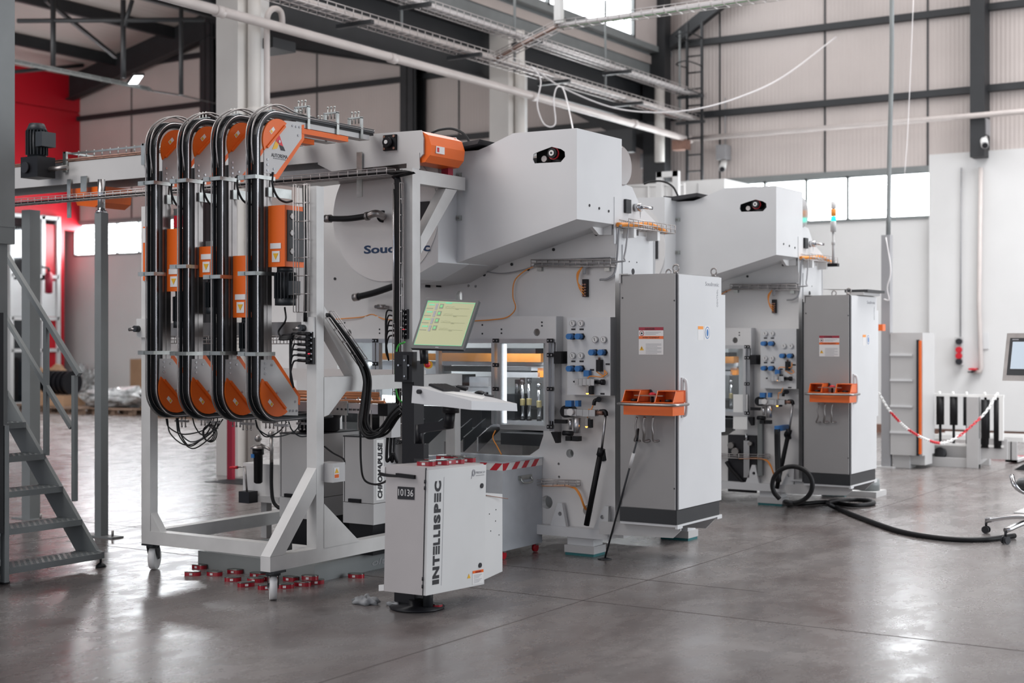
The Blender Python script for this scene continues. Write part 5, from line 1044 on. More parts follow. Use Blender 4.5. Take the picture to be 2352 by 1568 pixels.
q = onD(1073, 1328), onD(1080.5, 1327), onD(1076.7, 1317); b = MB(); A_ = [b.b.verts.new(p) for p in q]; B_ = [b.b.verts.new(p+N*.001) for p in q]; b.b.faces.new(A_); b.b.faces.new(B_)
for i in range(3): b.b.faces.new((A_[i], A_[(i+1) % 3], B_[(i+1) % 3], B_[i]))
b.build('warning_triangle', 'yellow', d)
q = [onF(913.5, 1145.5), onF(952, 1147.5), onF(952.5, 1119), onF(914, 1116.5)]; s = MB().hull8([*q, *[p-V((0, .002, 0)) for p in q]]).build('number_plate', 'ink', I)
q = onF(916, 1137.5, .0035); text('10136', q, UX, UZ, (onF(950, 1138)-q).length, .039, 'sticker', s, 'number_digits')
b = MB(); a, c = onF(913, 1090, .01), onF(955, 1095, .01); b.bar(a, c, .018, .022); b.build('cable_clip', 'rubber', I)
b = MB()
for k in range(4): b.tube([onF(955, 1095, .014), onF(915, 1091+k, .012), onF(893, 1088+k*1.5, .02), onF(880, 1084+k*2, .03)], .004, 6, sub=5)
b.build('clipped_cables', 'rubber', I)
q = [onF(870, 1357), onF(882, 1356), onF(882, 1342), onF(870, 1343)]; MB().hull8([*q, *[p+V((0, .01, 0)) for p in q]]).build('mounting_tab', 'white', I)
q = onF(884, 1072); MB().box(q.x-.03, q.x, q.y, q.y+.02, q.z-.04, q.z).build('mounting_tab', 'white', I)
# extra rear housing seen right of the door
xr = FBR.x-.02; p0, p1 = P(1116, 1328, X=xr), P(1154, 1134, X=xr); MB().hull8([(xr-.02-.3*0, p0.y-.02, P(1120, 1329, X=xr).z), (xr, p0.y-.02, P(1120, 1329, X=xr).z), (xr, p1.y, P(1153, 1312, X=xr).z), (xr-.22, p1.y, P(1153, 1312, X=xr).z), (xr-.02, p0.y-.02, P(1117, 1131, X=xr).z), (xr, p0.y-.02, P(1117, 1131, X=xr).z), (xr, p1.y, p1.z), (xr-.22, p1.y, p1.z)]).bev(.003).build('rear_housing', 'inspdoor', I)
b = MB()
for px, py in ((1139, 1170), (1138, 1196), (1124, 1180), (1127, 1219), (1146, 1228)): q = P(px, py, X=xr); b.cyl(q, q+V((.002, 0, 0)), .004, n=6)
b.build('screws', 'darkgrey', I)
cable('antenna_wire', [P(1116, 1137, X=xr+.01), P(1140, 1141, X=xr+.02), P(1167, 1145, X=xr+.05)], .0025, 'rust', 'thin stiff wire sticking out behind the white inspection cabinet', 'wire')
# mast
mx, my = -5.14, 6.88
Mt = thing('monitor_mast', 'black floor-standing mast with cable duct behind the white inspection cabinet', 'mast', (mx, my, 0))
MB().box(mx-.03, mx+.06, my-.05, my+.05, .03, 1.46).bev(.012).build('column', 'black', Mt)
MB().lathe([(.16, 0), (.165, .012), (.05, .02), (.05, .05)], (mx+.12, my-.1, 0), 'z', 28).box(mx-.05, mx+.1, my-.1, my+.06, .02, .13).build('foot', 'black', Mt)
MB().cyl((mx+.2, my-.1, .02), (mx+.2, my-.1, .17), .03, n=12).cyl((mx+.16, my-.05, .03), (mx+.16, my-.05, .17), .015, n=8).build('levelling_jack', 'darkgrey', Mt)
zc = P(955, 850, Y=my-.07).z; b = MB().box(mx-.04, mx+.09, my-.11, my-.06, zc-.07, zc+.11).bev(.006); o = b.build('clamp_head', 'black', Mt)
MB().box(mx+.03, mx+.06, my-.12, my-.108, zc-.055, zc+.09).bev(.01).build('latch_plate', 'darkgrey', o)
b = MB()
for dx, dz in ((.045, .06), (.045, -.035), (0, .03), (.075, .03)): b.cyl((mx+dx, my-.121, zc+dz), (mx+dx, my-.128, zc+dz), .006, n=8)
b.build('bolts', 'chrome', o)
MB().tube([(mx-.02, my-.05, 1.40), (mx, my-.07, 1.475), (mx+.08, my-.08, 1.49)], .008, 7, sub=5).build('cable', 'rubber', Mt)
# arm under the tray
a0, a1 = P(962, 985, Y=my-.06), P(1030, 975, Y=6.65); MB().bar(a0, a1, .035, .05).cyl(P(962, 975, Y=my-.07), P(962, 1020, Y=my-.07), .022, n=12).cyl(P(1030, 982, Y=6.65), P(1035, 940, Y=6.65), .03, n=12).build('swing_arm', 'black', Mt)
MB().box(P(962, 0, Y=my-.08).x-.035, P(962, 0, Y=my-.08).x+.05, my-.10, my-.05, P(0, 1052, Y=my-.08).z, P(0, 1018, Y=my-.08).z).bev(.006).build('lower_clamp', 'black', Mt)
MB().cyl(P(975, 835, Y=6.80), P(973, 800, Y=6.80), .025, n=14).build('monitor_stem', 'black', Mt)
q = P(984, 837, Y=6.84); o = MB().cyl(q+V((-.02, .02, 0)), q+V((.01, -.01, 0)), .024, n=18).build('stop_button_base', 'yellow', Mt); MB().sphere(q+V((.008, -.02, 0)), .018, 14).build('stop_button', 'red', o)
# keyboard tray
Yt = 6.45; A = P(1083, 941, Y=Yt); B = P(945, 925, Y=Yt); Bt = P(947.5, 885.5, Y=Yt); At = P(1083, 920, Y=Yt); Cb = P(1188.5, 944, X=A.x); Ct = P(1187, 926.5, X=A.x)
Dd = V((B.x, Cb.y, B.z)); Dt = Bt+(Ct-At)
T = thing('keyboard_tray', 'white sloping sheet-metal keyboard tray on a swing arm below the monitor', 'tray', ((A+B+Cb+Dd)/4))
MB().hull8([B, A, Cb, Dd, Bt, At, Ct, Dt]).bev(.006, 3).build('tray', 'hood', T)
q = P(965, 899, Y=Yt); MB().cyl(q, q-V((0, .02, 0)), .013, n=14).build('knob', 'ink', T)
MB().cyl(P(1035, 948, Y=6.65), P(1035, 930, Y=6.65), .05, n=14).build('pivot', 'black', T)
def onT(px, py, off=.001):             # on the sloping tray top
    n = (Ct-At).cross(Bt-At).normalized(); n = n if n.z > 0 else -n
    u = (px-1176)/FPX; v = (HOR-py)/FPX; dr = V((-SY+u*CY, CY+u*SY, v)); o = V((0, 0, EYE)); return o+dr*((At-o).dot(n)/dr.dot(n))+n*off, n
def slab(ps, h): c = [onT(*p) for p in ps]; n = c[0][1]; q = [k[0] for k in c]; return MB().hull8([*q, *[k+n*h for k in q]]), n, q
b, n_, q = slab(((984, 886), (1018, 899), (1056, 899.5), (1025, 886)), .012); kb = b.bev(.002).build('keyboard', 'black', None, org=q[0]); tag(kb, 'small black computer keyboard on the white tray', 'keyboard')
kb['_o'] = tuple(q[0]); b = MB(); e1_, e2_ = (q[1]-q[0]), (q[3]-q[0])
for i in range(14):
    for j in range(5): c = q[0]+e1_*((i+.6)/14.2)+e2_*((j+.6)/5.2)+n_*.012; b.hull8([c-e1_/34-e2_/13, c+e1_/34-e2_/13, c+e1_/34+e2_/13, c-e1_/34+e2_/13, *[z+n_*.002 for z in (c-e1_/38-e2_/15, c+e1_/38-e2_/15, c+e1_/38+e2_/15, c-e1_/38+e2_/15)]])
b.build('keys', 'rubber', kb)
b, n_, q = slab(((1018, 901), (1107, 917.5), (1114, 912), (1040, 899)), .001); tag(b.build('paper_sheet', 'tape', org=q[0]), 'white paper sheet lying on the keyboard tray', 'paper')
b, n_, q = slab(((1046, 892.5), (1070, 898), (1075, 895), (1051, 890)), .016); tag(b.bev(.003).build('card_reader', 'black', org=q[0]), 'small black device with chrome end at the back of the keyboard tray', 'device')
c, n_ = onT(1101, 904.5); tag(MB().sphere(c+n_*.005, .028, 16, (1, 1.2, .5)).build('computer_mouse', 'black', org=c), 'black computer mouse on the white tray', 'mouse')
b, n_, q = slab(((1113, 909), (1130, 912), (1134, 910.5), (1118, 908)), .006); tag(b.build('marker_pen', 'ink', org=q[0]), 'small dark marker beside the computer mouse', 'pen')
# monitor
mc = P(1021, 743, Y=6.80); Mo = thing('computer_monitor', 'black flat monitor showing a yellow-green inspection screen', 'monitor', mc)
TLm, TRm, BRm, BLm = P(980, 684.5, Y=6.88), P(1100, 690, Y=6.88), P(1063.5, 802.5, Y=6.70), P(943, 799, Y=6.70)
ux, uy = ((TRm-TLm)+(BRm-BLm)).normalized(), ((TLm-BLm)+(TRm-BRm)).normalized(); nm = ux.cross(uy).normalized(); 
if nm.y > 0: nm = -nm
def mon(s, t_, off=0): return (BLm*(1-s)*(1-t_)+BRm*s*(1-t_)+TRm*s*t_+TLm*(1-s)*t_)+nm*off
def mslab(s0, s1, t0, t1, o0, o1): return MB().hull8([mon(s0, t0, o0), mon(s1, t0, o0), mon(s1, t1, o0), mon(s0, t1, o0), mon(s0, t0, o1), mon(s1, t0, o1), mon(s1, t1, o1), mon(s0, t1, o1)])
fr = mslab(0, 1, 0, 1, -.022, 0).bev(.005).build('frame', 'darkgrey', Mo); mslab(.3, .7, .25, .75, -.06, -.021).build('rear_housing', 'black', Mo)
sc = mslab(.045, .955, .065, .95, -.002, .0012).build('screen', 'screen', Mo, label='yellow-green lit screen')
def sl(s0, s1, t0, t1, m_, nm_): mslab(s0, s1, t0, t1, .0012, .0018).build(nm_, m_, sc)
sl(.045, .955, .925, .937, 'screentop', 'menu_line'); sl(.045, .052, .065, .95, 'screentop', 'screen_edge'); sl(.948, .955, .065, .95, 'screentop', 'screen_edge'); sl(.045, .955, .065, .075, 'screentop', 'screen_edge')
sl(.40, .52, .905, .937, 'screentop', 'menu_tab')
for k in range(7): sl(.055+k*.03, .075+k*.03, .915, .95, 'screengreen', 'tool_icon')
for k in range(4):
    t1 = .885-k*.145; sl(.09, .20, t1-.028, t1, 'screentop', 'line_tag'); sl(.06, .19, t1-.095, t1-.082, 'screendark', 'line_text'); sl(.225, .27, t1-.11, t1+.01, 'paleprint', 'status_column')
    sl(.30, .375, t1-.085, t1+.01, 'screendark', 'tile_frame'); mslab(.315, .36, t1-.062, t1-.012, .0018, .0024).build('tile', 'screengreen', sc)
    sl(.62, .68, t1-.09, t1-.083, 'screendark', 'axis_text'); sl(.42, .88, t1-.072, t1-.069, 'screendark', 'graph_axis')
    b = MB(); pr = None
    for j in range(9):
        s_ = .42+j*.022; q = mon(s_, t1-.05+.02*((j*7+k*3) % 5)/5, .0018)
        if pr is not None: b.bar(pr, q, .0007, .0005, up=nm)
        pr = q
    b.build('graph', 'screendark', sc)
mslab(.47, .53, .02, .035, .0, .0008).build('bezel_mark', 'paleprint', fr)
# red tins
def tin_mesh():
    def oval(k): return [(.055*k*(abs(cos(a))**.6)*(1 if cos(a) > 0 else -1), .033*k*(abs(sin(a))**.8)*(1 if sin(a) > 0 else -1)) for a in [2*pi*i/20 for i in range(20)]]
    t = thing('sardine_tin', 'red oval tin', 'tin', (0, 0, 0))
    MB().prism(oval(1), 'z', 0, .026).bev(.002).build('body', 'tinred', t); MB().prism(oval(1.02), 'z', .025, .029).bev(.001).prism(oval(.88), 'z', .028, .030).build('lid', 'lid', t)
    MB().box(-.014, .006, -.0355, -.0335, .006, .02).build('label_patch', 'sticker', t)
    return t
tp = tin_mesh(); first = True
def tin(x, y, z, rz, lab, group, tilt=0):
    global first
    if first: o = tp; first = False
    else: o = copy_tree(tp)
    o.location = (x, y, z); o.rotation_euler = (tilt, 0, rz); o['label'] = lab; o['group'] = group; return o
names = ['nearest red tin at the left end of the row on the white cabinet', 'second red tin from the left in the front row on the white cabinet', 'third red tin from the left in the front row on the white cabinet', 'fourth red tin from the left in the front row on the white cabinet', 'red tin at the back left on top of the white cabinet', 'red tin at the back middle on top of the white cabinet', 'red tin farthest right on top of the white cabinet']
nT = (FTR-FTL).cross(BTL-FTL).normalized(); nT = nT if nT.z > 0 else -nT
def onTop(px, py): u = (px-1176)/FPX; v = (HOR-py)/FPX; dr = V((-SY+u*CY, CY+u*SY, v)); o = V((0, 0, EYE)); return o+dr*((FTL-o).dot(nT)/dr.dot(nT))
for k, (px, py, rz) in enumerate(((979, 1069.5, .25), (1010, 1067.5, .7), (1027, 1065.5, 1.2), (1046, 1064.5, .9), (1022, 1056, .3), (1052, 1057.5, .2), (1072, 1061, .5))): q = onTop(px, py); tin(q.x, q.y, q.z+.001, rz, names[k], 'red tins on top of the inspection cabinet')
fl = [(458, 1305, .1), (443, 1321, .5), (493, 1321, .2), (540, 1316, .3), (535, 1334, .6), (565, 1346, 1.0), (587, 1336, .4), (592, 1324, .2), (612, 1352, .9), (655, 1350, .7), (668, 1333, .1), (695, 1345, .4), (725, 1340, .9), (818, 1326, .3), (716, 1294, .6), (612, 1332, .2), (640, 1325, .4)]
fn = ['red tin lying second from the left under the stand, touching the dark plinth', 'leftmost red tin on the floor in front of the dark plinth', 'third red tin from the left on the floor, in front of the plinth', 'red tin against the middle of the dark plinth', 'red tin nearer the camera in front of the plinth middle', 'red tin left of the right front castor, nearest the camera', 'dark-lidded red tin behind the nearest one, left of the castor', 'red tin against the plinth, left of the castor']
for k, (px, py, rz) in enumerate(fl): q = P(px, py, Z=0); tin(q.x, q.y, 0.0, rz, fn[k] if k < len(fn) else 'red tin among the cluster on the floor around the right front castor', 'red tins on the floor under the stand')
q = P(712, 1331, Z=.03); tin(q.x, q.y, .031, .3, 'red tin tilted on top of two others right of the castor', 'red tins on the floor under the stand')
q = P(996, 1396, Z=0); tin(q.x, q.y, 0, .1, 'single red tin on the floor under the white inspection cabinet', 'red tins on the floor under the stand')
# rag
def rag(px, py, r, lab, sc=(1.3, .9, .45)):
    q = P(px, py, Z=0); b = MB(); b.sphere((0, 0, 0), r, 26, sc); random.seed(int(px))
    ph = [random.uniform(0, 6.28) for _ in range(6)]
    for v in b.b.verts:
        p = v.co; k = 1+.22*sin(p.x*90+ph[0])*cos(p.y*70+ph[1])+.16*sin(p.y*150+p.z*90+ph[2]); v.co = V((p.x*k, p.y*k, max(0, p.z*(k+.3*sin(p.x*130+ph[3]))+r*sc[2]*.5)))+q
    return tag(b.build('crumpled_rag', 'rag', org=q), lab, 'rag')
rag(842, 1386, .065, 'crumpled grey rag on the floor left of the inspection cabinet'); rag(905, 1390, .035, 'small dark rag at the foot of the black mast')
# plinth and vibratory feeders
a, c = P(455, 1302, Z=0), P(706, 1342, Z=0)
t = thing('floor_plinth', 'low dark grey metal plinth on the floor under the stand', 'plinth', (a.x, a.y, 0))
MB().hull8([(a.x, a.y, 0), (c.x, a.y-.05, 0), (c.x, 9.0, 0), (a.x, 9.0, 0), (a.x, a.y, .115), (c.x, a.y-.05, .115), (c.x, 9.0, .115), (a.x, 9.0, .115)]).bev(.005).build('base', 'steelgrey', t)
text('oltrausch', (c.x+.001, a.y+.55, .03), UY, UZ, .50, .045, 'cable', t, 'chalk_writing', 0, .2)
def chroma(x0, x1, lab, txt):
    y0, y1 = 7.60, 8.12; z0, z1 = .33, .92; t = thing('control_box', lab, 'cabinet', (x0, y0, .115))
    zm = .475
    MB().box(x0, x1, y0, y1, zm, z1).bev(.005).build('upper_body', 'cab', t); MB().box(x0, x1, y0, y1, z0, zm-.004).bev(.005).build('lower_body', 'cab', t)
    MB().box(x0+.03, x1-.03, y0+.03, y1-.03, .117, z0).build('base', 'black', t); MB().box(x0+.0, x1+.0, y0-.002, y1, z1, z1+.008).build('top_trim', 'ink', t)
    MB().box(x0+.06, x0+.16, y0-.02, y0, zm+.0, zm+.025).bev(.004).build('handle', 'black', t); MB().box(x0+.012, x0+.016, y0-.002, y0, zm, z1).build('door_gap', 'ink', t)
    if txt:
        s = MB().box(x1, x1+.0012, y0+.03, y0+.11, zm+.02, z1-.015).build('name_panel', 'tape', t); text('CHROMAPULSE', (x1+.0014, y0+.095, zm+.03), UZ, (0, -1, 0), .38, .052, 'ink', t, 'lettering', .045, .15)
        text('PRESSCO', (x1+.001, y0+.21, z1-.06), UY, UZ, .16, .03, 'ink', t, 'maker_lettering', 0, .2)
    return t
xa = P(788, 1100, Y=7.6).x; xb = P(858, 1100, Y=7.6).x
chroma(xa, xb, 'grey control box with vertical black lettering behind the inspection cabinet', True)
xa2 = P(642, 1100, Y=7.6).x; chroma(xa2, xa2+.26+.04, 'grey control box behind the front stand post, left of the lettered one', False)
def bowl(x, y, lab):
    t = thing('feeder_bowl', lab, 'feeder', (x, y, .93)); MB().lathe([(.135, .93), (.15, .94), (.15, 1.02), (.17, 1.05), (.17, 1.085), (.16, 1.085), (.15, 1.05), (.02, 1.04)], (x, y, 0), 'z', 36).build('drum', 'black', t)
    MB().tube([(x+.165*cos(a), y+.165*sin(a), 1.09) for a in [2*pi*i/32 for i in range(32)]], .010, 8, closed=True).build('rim', 'chrome', t); return t
bowl((xa+xb)/2+.04, 7.84, 'black drum with a shiny rim on the lettered control box'); bowl(xa2+.16, 7.84, 'black drum with a shiny rim behind the front stand post')
# green-lit control plate between the two boxes
x = (xa2+.3+xa)/2; t = thing('control_plate', 'pale plate with two small green lights between the control boxes', 'panel', (x, 8.1, .115)); MB().box(xa2+.32, xa-.02, 8.1, 8.12, .117, .8).build('plate', 'cab', t)
for px, py in ((765, 1132), (768, 1147)): q = P(px, py, Y=8.09); MB().box(q.x-.02, q.x+.03, 8.085, 8.1, q.z-.03, q.z+.012).build('switch', 'ink', t); MB().sphere((q.x, 8.083, q.z), .007, 10).build('green_light', 'ledgreen', t)
# magnet rails below the lifts
t = thing('rail_conveyor', 'low conveyor of copper-orange rails between the stand and the machine', 'conveyor', (-6.6, 7.6, 1.0))
for k, (y, px0, px1, z) in enumerate(((7.42, 792, 884, 1.175), (7.58, 785, 872, 1.19), (7.74, 770, 870, 1.20), (7.92, 780, 870, 1.205))): MB().cyl((-7.35, y, z), (P(px1, 900, Y=y).x, y, z), .011, n=10).build('rail', 'copper', t)
q0, q1 = P(756, 935, Y=7.35), P(880, 935, Y=7.35)
MB().box(-7.3, q1.x, 7.34, 7.36, 1.10, 1.165).build('side_profile', 'alu', t); o = MB().box(q0.x, q0.x+.17, 7.33, 7.34, 1.085, 1.18).build('end_plate', 'zinc', t); MB().box(q1.x-.02, q1.x+.06, 7.32, 7.42, 1.09, 1.17).build('end_block', 'black', t)
b = MB()
for k in range(6): b.cyl((q0.x+.09+k*.035, 7.33, 1.125), (q0.x+.09+k*.035, 7.325, 1.125), .007, n=8)
b.build('slots', 'ink', o); MB().box(q1.x-.15, q1.x-.09, 7.335, 7.34, 1.105, 1.125).build('sticker', 'sticker', t)
b = MB()
for k in range(4): b.box(q0.x+.05+k*.11, q0.x+.058+k*.11, 7.45, 7.46, .98, 1.20)
b.build('hangers', 'steel', t); MB().box(-7.35, -5.95, 8.12, 8.14, 1.28, 1.37).box(-7.35, -5.95, 8.14, 8.28, 1.28, 1.285).build('trough', 'grey', t)
q = P(888, 970, Y=7.5); t = thing('switch_box', 'grey switch box with black glands hanging behind the black mast', 'box', q); MB().box(q.x-.06, q.x+.04, 7.5, 7.6, q.z-.10, q.z+.09).bev(.004).build('box', 'cab', t)
for k in range(3): MB().tube([(q.x-.03+.03*k, 7.55, q.z-.1), (q.x-.03+.03*k, 7.54, q.z-.2), (q.x-.01+.04*k, 7.52, q.z-.26), (q.x+.06, 7.5, q.z-.2)], .010, 8, sub=5).build('lead', 'rubber', t)
q = P(830, 1000, Y=7.5); cable('drop_cable', [P(828, 990, Y=7.45), P(829, 1060, Y=7.45), P(836, 1100, Y=7.4), P(860, 1112, Y=7.3), P(884, 1106, Y=7.1), P(895, 1092, Y=6.9)], .007, 'rubber', 'black cable drooping across the lettered control box')
cable('drop_cable', [P(745, 1025, Y=7.2), P(765, 1040, Y=7.2), P(790, 1055, Y=7.1), P(789, 1075, Y=7.05)], .006, 'rubber', 'black cable curving behind the junction box')
# filter unit at the left
PXD[0] = 600
q = P(560, 1100, Y=8.4); t = thing('filter_unit', 'grey base unit with a black filter cylinder behind the lift conveyor stand', 'machine', (q.x, 8.4, 0))
x0, x1 = P(558, 1100, Y=8.4).x, P(648, 1100, Y=8.4).x; MB().box(x0, x1, 8.4, 8.9, P(0, 1150, Y=8.4).z, P(600, 1065, Y=8.4).z).bev(.005).build('base_box', 'grey', t)
MB().box(x0-.02, x1, 8.38, 8.46, P(600, 1152, Y=8.4).z, P(600, 1138, Y=8.4).z).box(x0+.1, x0+.16, 8.5, 8.56, 0, P(600, 1150, Y=8.4).z).box(x1-.1, x1-.04, 8.5, 8.56, 0, P(600, 1150, Y=8.4).z).build('support_bar', 'cab', t)
z0, z1 = P(593, 1110, Y=8.3).z, P(593, 1030, Y=8.3).z; x = P(593, 1060, Y=8.3).x; MB().lathe([(.02, z0), (.034, z0+.01), (.036, z1-.05), (.045, z1-.045), (.045, z1)], (x, 8.3, 0), 'z', 18).build('filter_cylinder', 'black', t)
MB().box(x-.03, x+.0, 8.25, 8.26, z1-.07, z1-.04).build('blue_badge', 'blue', t); MB().lathe([(.06, z1), (.06, z1+.012), (.03, z1+.03)], (x, 8.3, 0), 'z', 18).cyl((x+.03, 8.3, z1+.03), (x+.15, 8.3, z1-.01), .012).cyl((x+.14, 8.3, z1-.1), (x+.14, 8.3, z1+.1), .014).sphere((x+.14, 8.3, z1+.12), .03).sphere((x, 8.3, z1+.08), .03).build('pipe_fittings', 'steel', t)
MB().tube([(x+.14, 8.3, z1-.08), (x+.14, 8.3, z1-.3), (x+.17, 8.3, z1-.42), (x+.27, 8.32, z1-.48)], .014, 10, sub=5).build('hose', 'rubber', t)
p = P(565, 1140, Y=8.3); MB().box(p.x-.06, p.x+.05, 8.28, 8.38, p.z-.05, p.z+.04).bev(.005).build('valve_box', 'ink', t); MB().cyl((p.x+.01, 8.3, p.z+.04), (p.x-.01, 8.3, p.z+.24), .008).cyl((p.x-.01, 8.3, p.z+.235), (p.x-.11, 8.3, p.z+.225), .006).build('lever', 'steel', t)
MB().cyl((p.x-.09, 8.3, p.z+.226), (p.x-.17, 8.3, p.z+.218), .012).build('lever_grip', 'red', t)
# scrap bin
XB = -5.57; y0, y1 = P(1154.5, 1100, X=XB).y, P(1248.5, 1100, X=XB).y-.02; zt, zb = .70, .065
t = thing('scrap_bin', 'grey steel scrap bin with a red and white striped rim, right of the inspection cabinet', 'bin', (XB-.35, (y0+y1)/2, 0)); x0 = -6.32
b = MB().box(x0, XB, y0, y0+.006, zb, zt).box(x0, XB, y1-.006, y1, zb, zt).box(x0, x0+.006, y0+.006, y1-.006, zb, zt).box(XB-.006, XB, y0+.006, y1-.006, zb, zt).box(x0+.006, XB-.006, y0+.006, y1-.006, zb, zb+.01); b.build('bin_body', 'bingrey', t)
b = MB()
for a0, a1, c0, c1 in ((x0-.006, XB+.006, y0-.008, y0), (x0-.006, XB+.006, y1, y1+.006), (x0-.008, x0, y0, y1), (XB, XB+.008, y0, y1)): b.box(a0, a1, c0, c1, zt-.003, zt+.006)
b.build('rim', 'bingrey', t)
hz = .052; s1 = MB().box(x0, XB, y0-.002, y0, zt-.003-hz, zt-.003).box(XB, XB+.002, y0-.002, y1, zt-.003-hz, zt-.003).build('hazard_tape', 'tape', t, label='red and white striped tape')
n = 7; L = (y1-y0)
b = MB()
for k in range(4): u0 = y0+.03+k*(L-.03)/3.9; b.prism([(u0-.045, zt-.003-hz), (u0+.02, zt-.003-hz), (min(u0+.075, y1), zt-.003), (u0+.01, zt-.003)] if k else [(y0-.002, zt-.003-hz), (y0+.035, zt-.003-hz), (y0+.09, zt-.003), (y0-.002, zt-.003)], 'x', XB+.002, XB+.003)
b.build('red_stripes', 'red', s1); b = MB()
for k in range(6): u0 = XB-.05-k*.13; b.prism([(u0-.06, zt-.003-hz), (u0, zt-.003-hz), (u0+.05, zt-.003), (u0-.01, zt-.003)], 'y', y0-.003, y0-.002)
b.build('red_stripes', 'red', s1)
q = P(1205, 1097, X=XB); o = MB().box(XB, XB+.01, q.y-.09, q.y+.09, q.z-.01, q.z+.02).build('handle_plate', 'zinc', t); MB().tube([(XB+.01, q.y-.07, q.z+.01), (XB+.03, q.y-.06, q.z-.03), (XB+.03, q.y+.06, q.z-.03), (XB+.01, q.y+.07, q.z+.01)], .007, 8, sub=4).build('handle', 'zinc', o)
for x, y in ((XB-.03, y1-.05), (XB-.03, y0+.05), (x0+.05, y0+.05), (x0+.05, y1-.05)):
    MB().cyl((x-.012, y, .032), (x+.012, y, .032), .031, n=18).build('castor_wheel', 'redpaint', t, ); MB().box(x-.018, x+.018, y-.015, y+.015, .05, zb).build('castor_fork', 'steel', t)
# ================================================================= steel stair at the left edge
Yf_, Yn = 6.82, 6.02
S = thing('steel_stair', 'grey steel stair with chequered treads and handrails at the left edge', 'stair', (-7.85, 6.4, 0))
tx = [XZ(242, 1267, Yf_), XZ(197, 1188, Yf_), XZ(152, 1112, Yf_), XZ(110, 1038, Yf_), XZ(68, 967, Yf_), XZ(26, 900, Yf_)]
rise = (tx[4][1]-tx[0][1])/4; run = (tx[4][0]-tx[0][0])/4
for k in range(8):
    x, z = tx[0][0]+run*k, tx[0][1]+rise*k
    b = MB().box(x-.24, x, Yn, Yf_-.03, z-.045, z-.004)
    for i in range(6):
        for j in range(16): cx, cy = x-.02-.033*i, Yn+.03+j*.047+(.02 if i % 2 else 0); b.bar((cx, cy-.010, z-.003), (cx+.006, cy+.010, z-.003), .006, .005)
    b.build('tread', 'steelgrey', S)
k = 8; xe, ze = tx[0][0]+run*k, tx[0][1]+rise*k
for y in (Yn-.03, Yf_-.03):
    w = .17; x0, z0 = tx[0][0], tx[0][1]
    MB().prism([(x0-.01, z0-.045), (x0-.01, z0+.0), (x0-.06, z0+.01), (xe-.05, ze+.02), (xe-.25, ze+.02), (x0-.24, z0-.045)], 'y', y, y+.03).build('stringer', 'steelgrey', S)
    MB().cyl((x0-.03, y+.015, .03), (x0-.03, y+.015, z0-.04), .008, n=8).lathe([(.035, 0.001), (.035, .012), (.012, .03)], (x0-.03, y+.015, 0), 'z', 14).build('levelling_foot', 'darkgrey', S)
r0 = XZ(183, 857, Yf_); r1 = XZ(1, 560, Yf_); dx, dz = r1[0]-r0[0], r1[1]-r0[1]
MB().bar((r0[0]+.01, Yf_-.01, r0[1]-.01), (r0[0]+dx*1.5, Yf_-.01, r0[1]+dz*1.5), .035, .035).build('handrail', 'steelgrey', S)
m0 = XZ(167, 982, Yf_); MB().bar((m0[0], Yf_-.01, m0[1]), (m0[0]+dx*1.4, Yf_-.01, m0[1]+dz*1.4), .03, .03).build('middle_rail', 'steelgrey', S)
for px, ya, yb in ((174, 862, 1150), (109, 740, 1045)): x = XZ(px, 900, Yf_)[0]; MB().box(x-.016, x+.016, Yf_-.026, Yf_+.006, XZ(px, yb, Yf_)[1], XZ(px, ya, Yf_)[1]).build('rail_post', 'steelgrey', S)
MB().bar((r0[0]+.05, Yn-.02, r0[1]-.33), (r0[0]+dx*1.1, Yn-.02, r0[1]-.33+dz*1.1), .035, .035).build('handrail', 'steelgrey', S) if False else None
x = P(15, 1200, Y=Yn-.04).x; MB().box(x-.02, x+.02, Yn-.07, Yn-.035, .02, P(15, 975, Y=Yn).z).build('rail_post', 'steelgrey', S)
q = P(10, 1200, Y=5.9); t = thing('machine_column', 'tall square grey steel column at the left edge of the picture', 'column', (P(1, 1300, Y=6.3).x-.1, 6.3, 0))
xr_ = P(34, 300, Y=6.5).x; MB().box(xr_-.28, xr_, 6.3, 6.5, P(20, 555, Y=6.3).z, 4.2).bev(.006).build('upper_duct', 'steelgrey', t); xr2 = P(17, 700, Y=6.45).x; MB().box(xr2-.16, xr2, 6.33, 6.45, .002, P(20, 555, Y=6.3).z).build('lower_post', 'steelgrey', t)
z = P(20, 512, Y=6.3).z; MB().box(xr_-.285, xr_+.004, 6.295, 6.505, z-.01, z).build('flange', 'steelgrey', t)
q = P(4, 900, Y=5.8); t = thing('dark_cabinet', 'edge of a black cabinet at the left border of the picture', 'cabinet', (q.x-.2, 5.7, 0)); MB().box(q.x-.5, P(8, 900, Y=5.9).x, 5.6, 5.9, .35, P(4, 715, Y=5.6).z).bev(.01).build('body', 'black', t); MB().box(q.x-.5, P(8, 900, Y=5.9).x-.05, 5.62, 5.88, .002, .35).build('base', 'darkgrey', t)
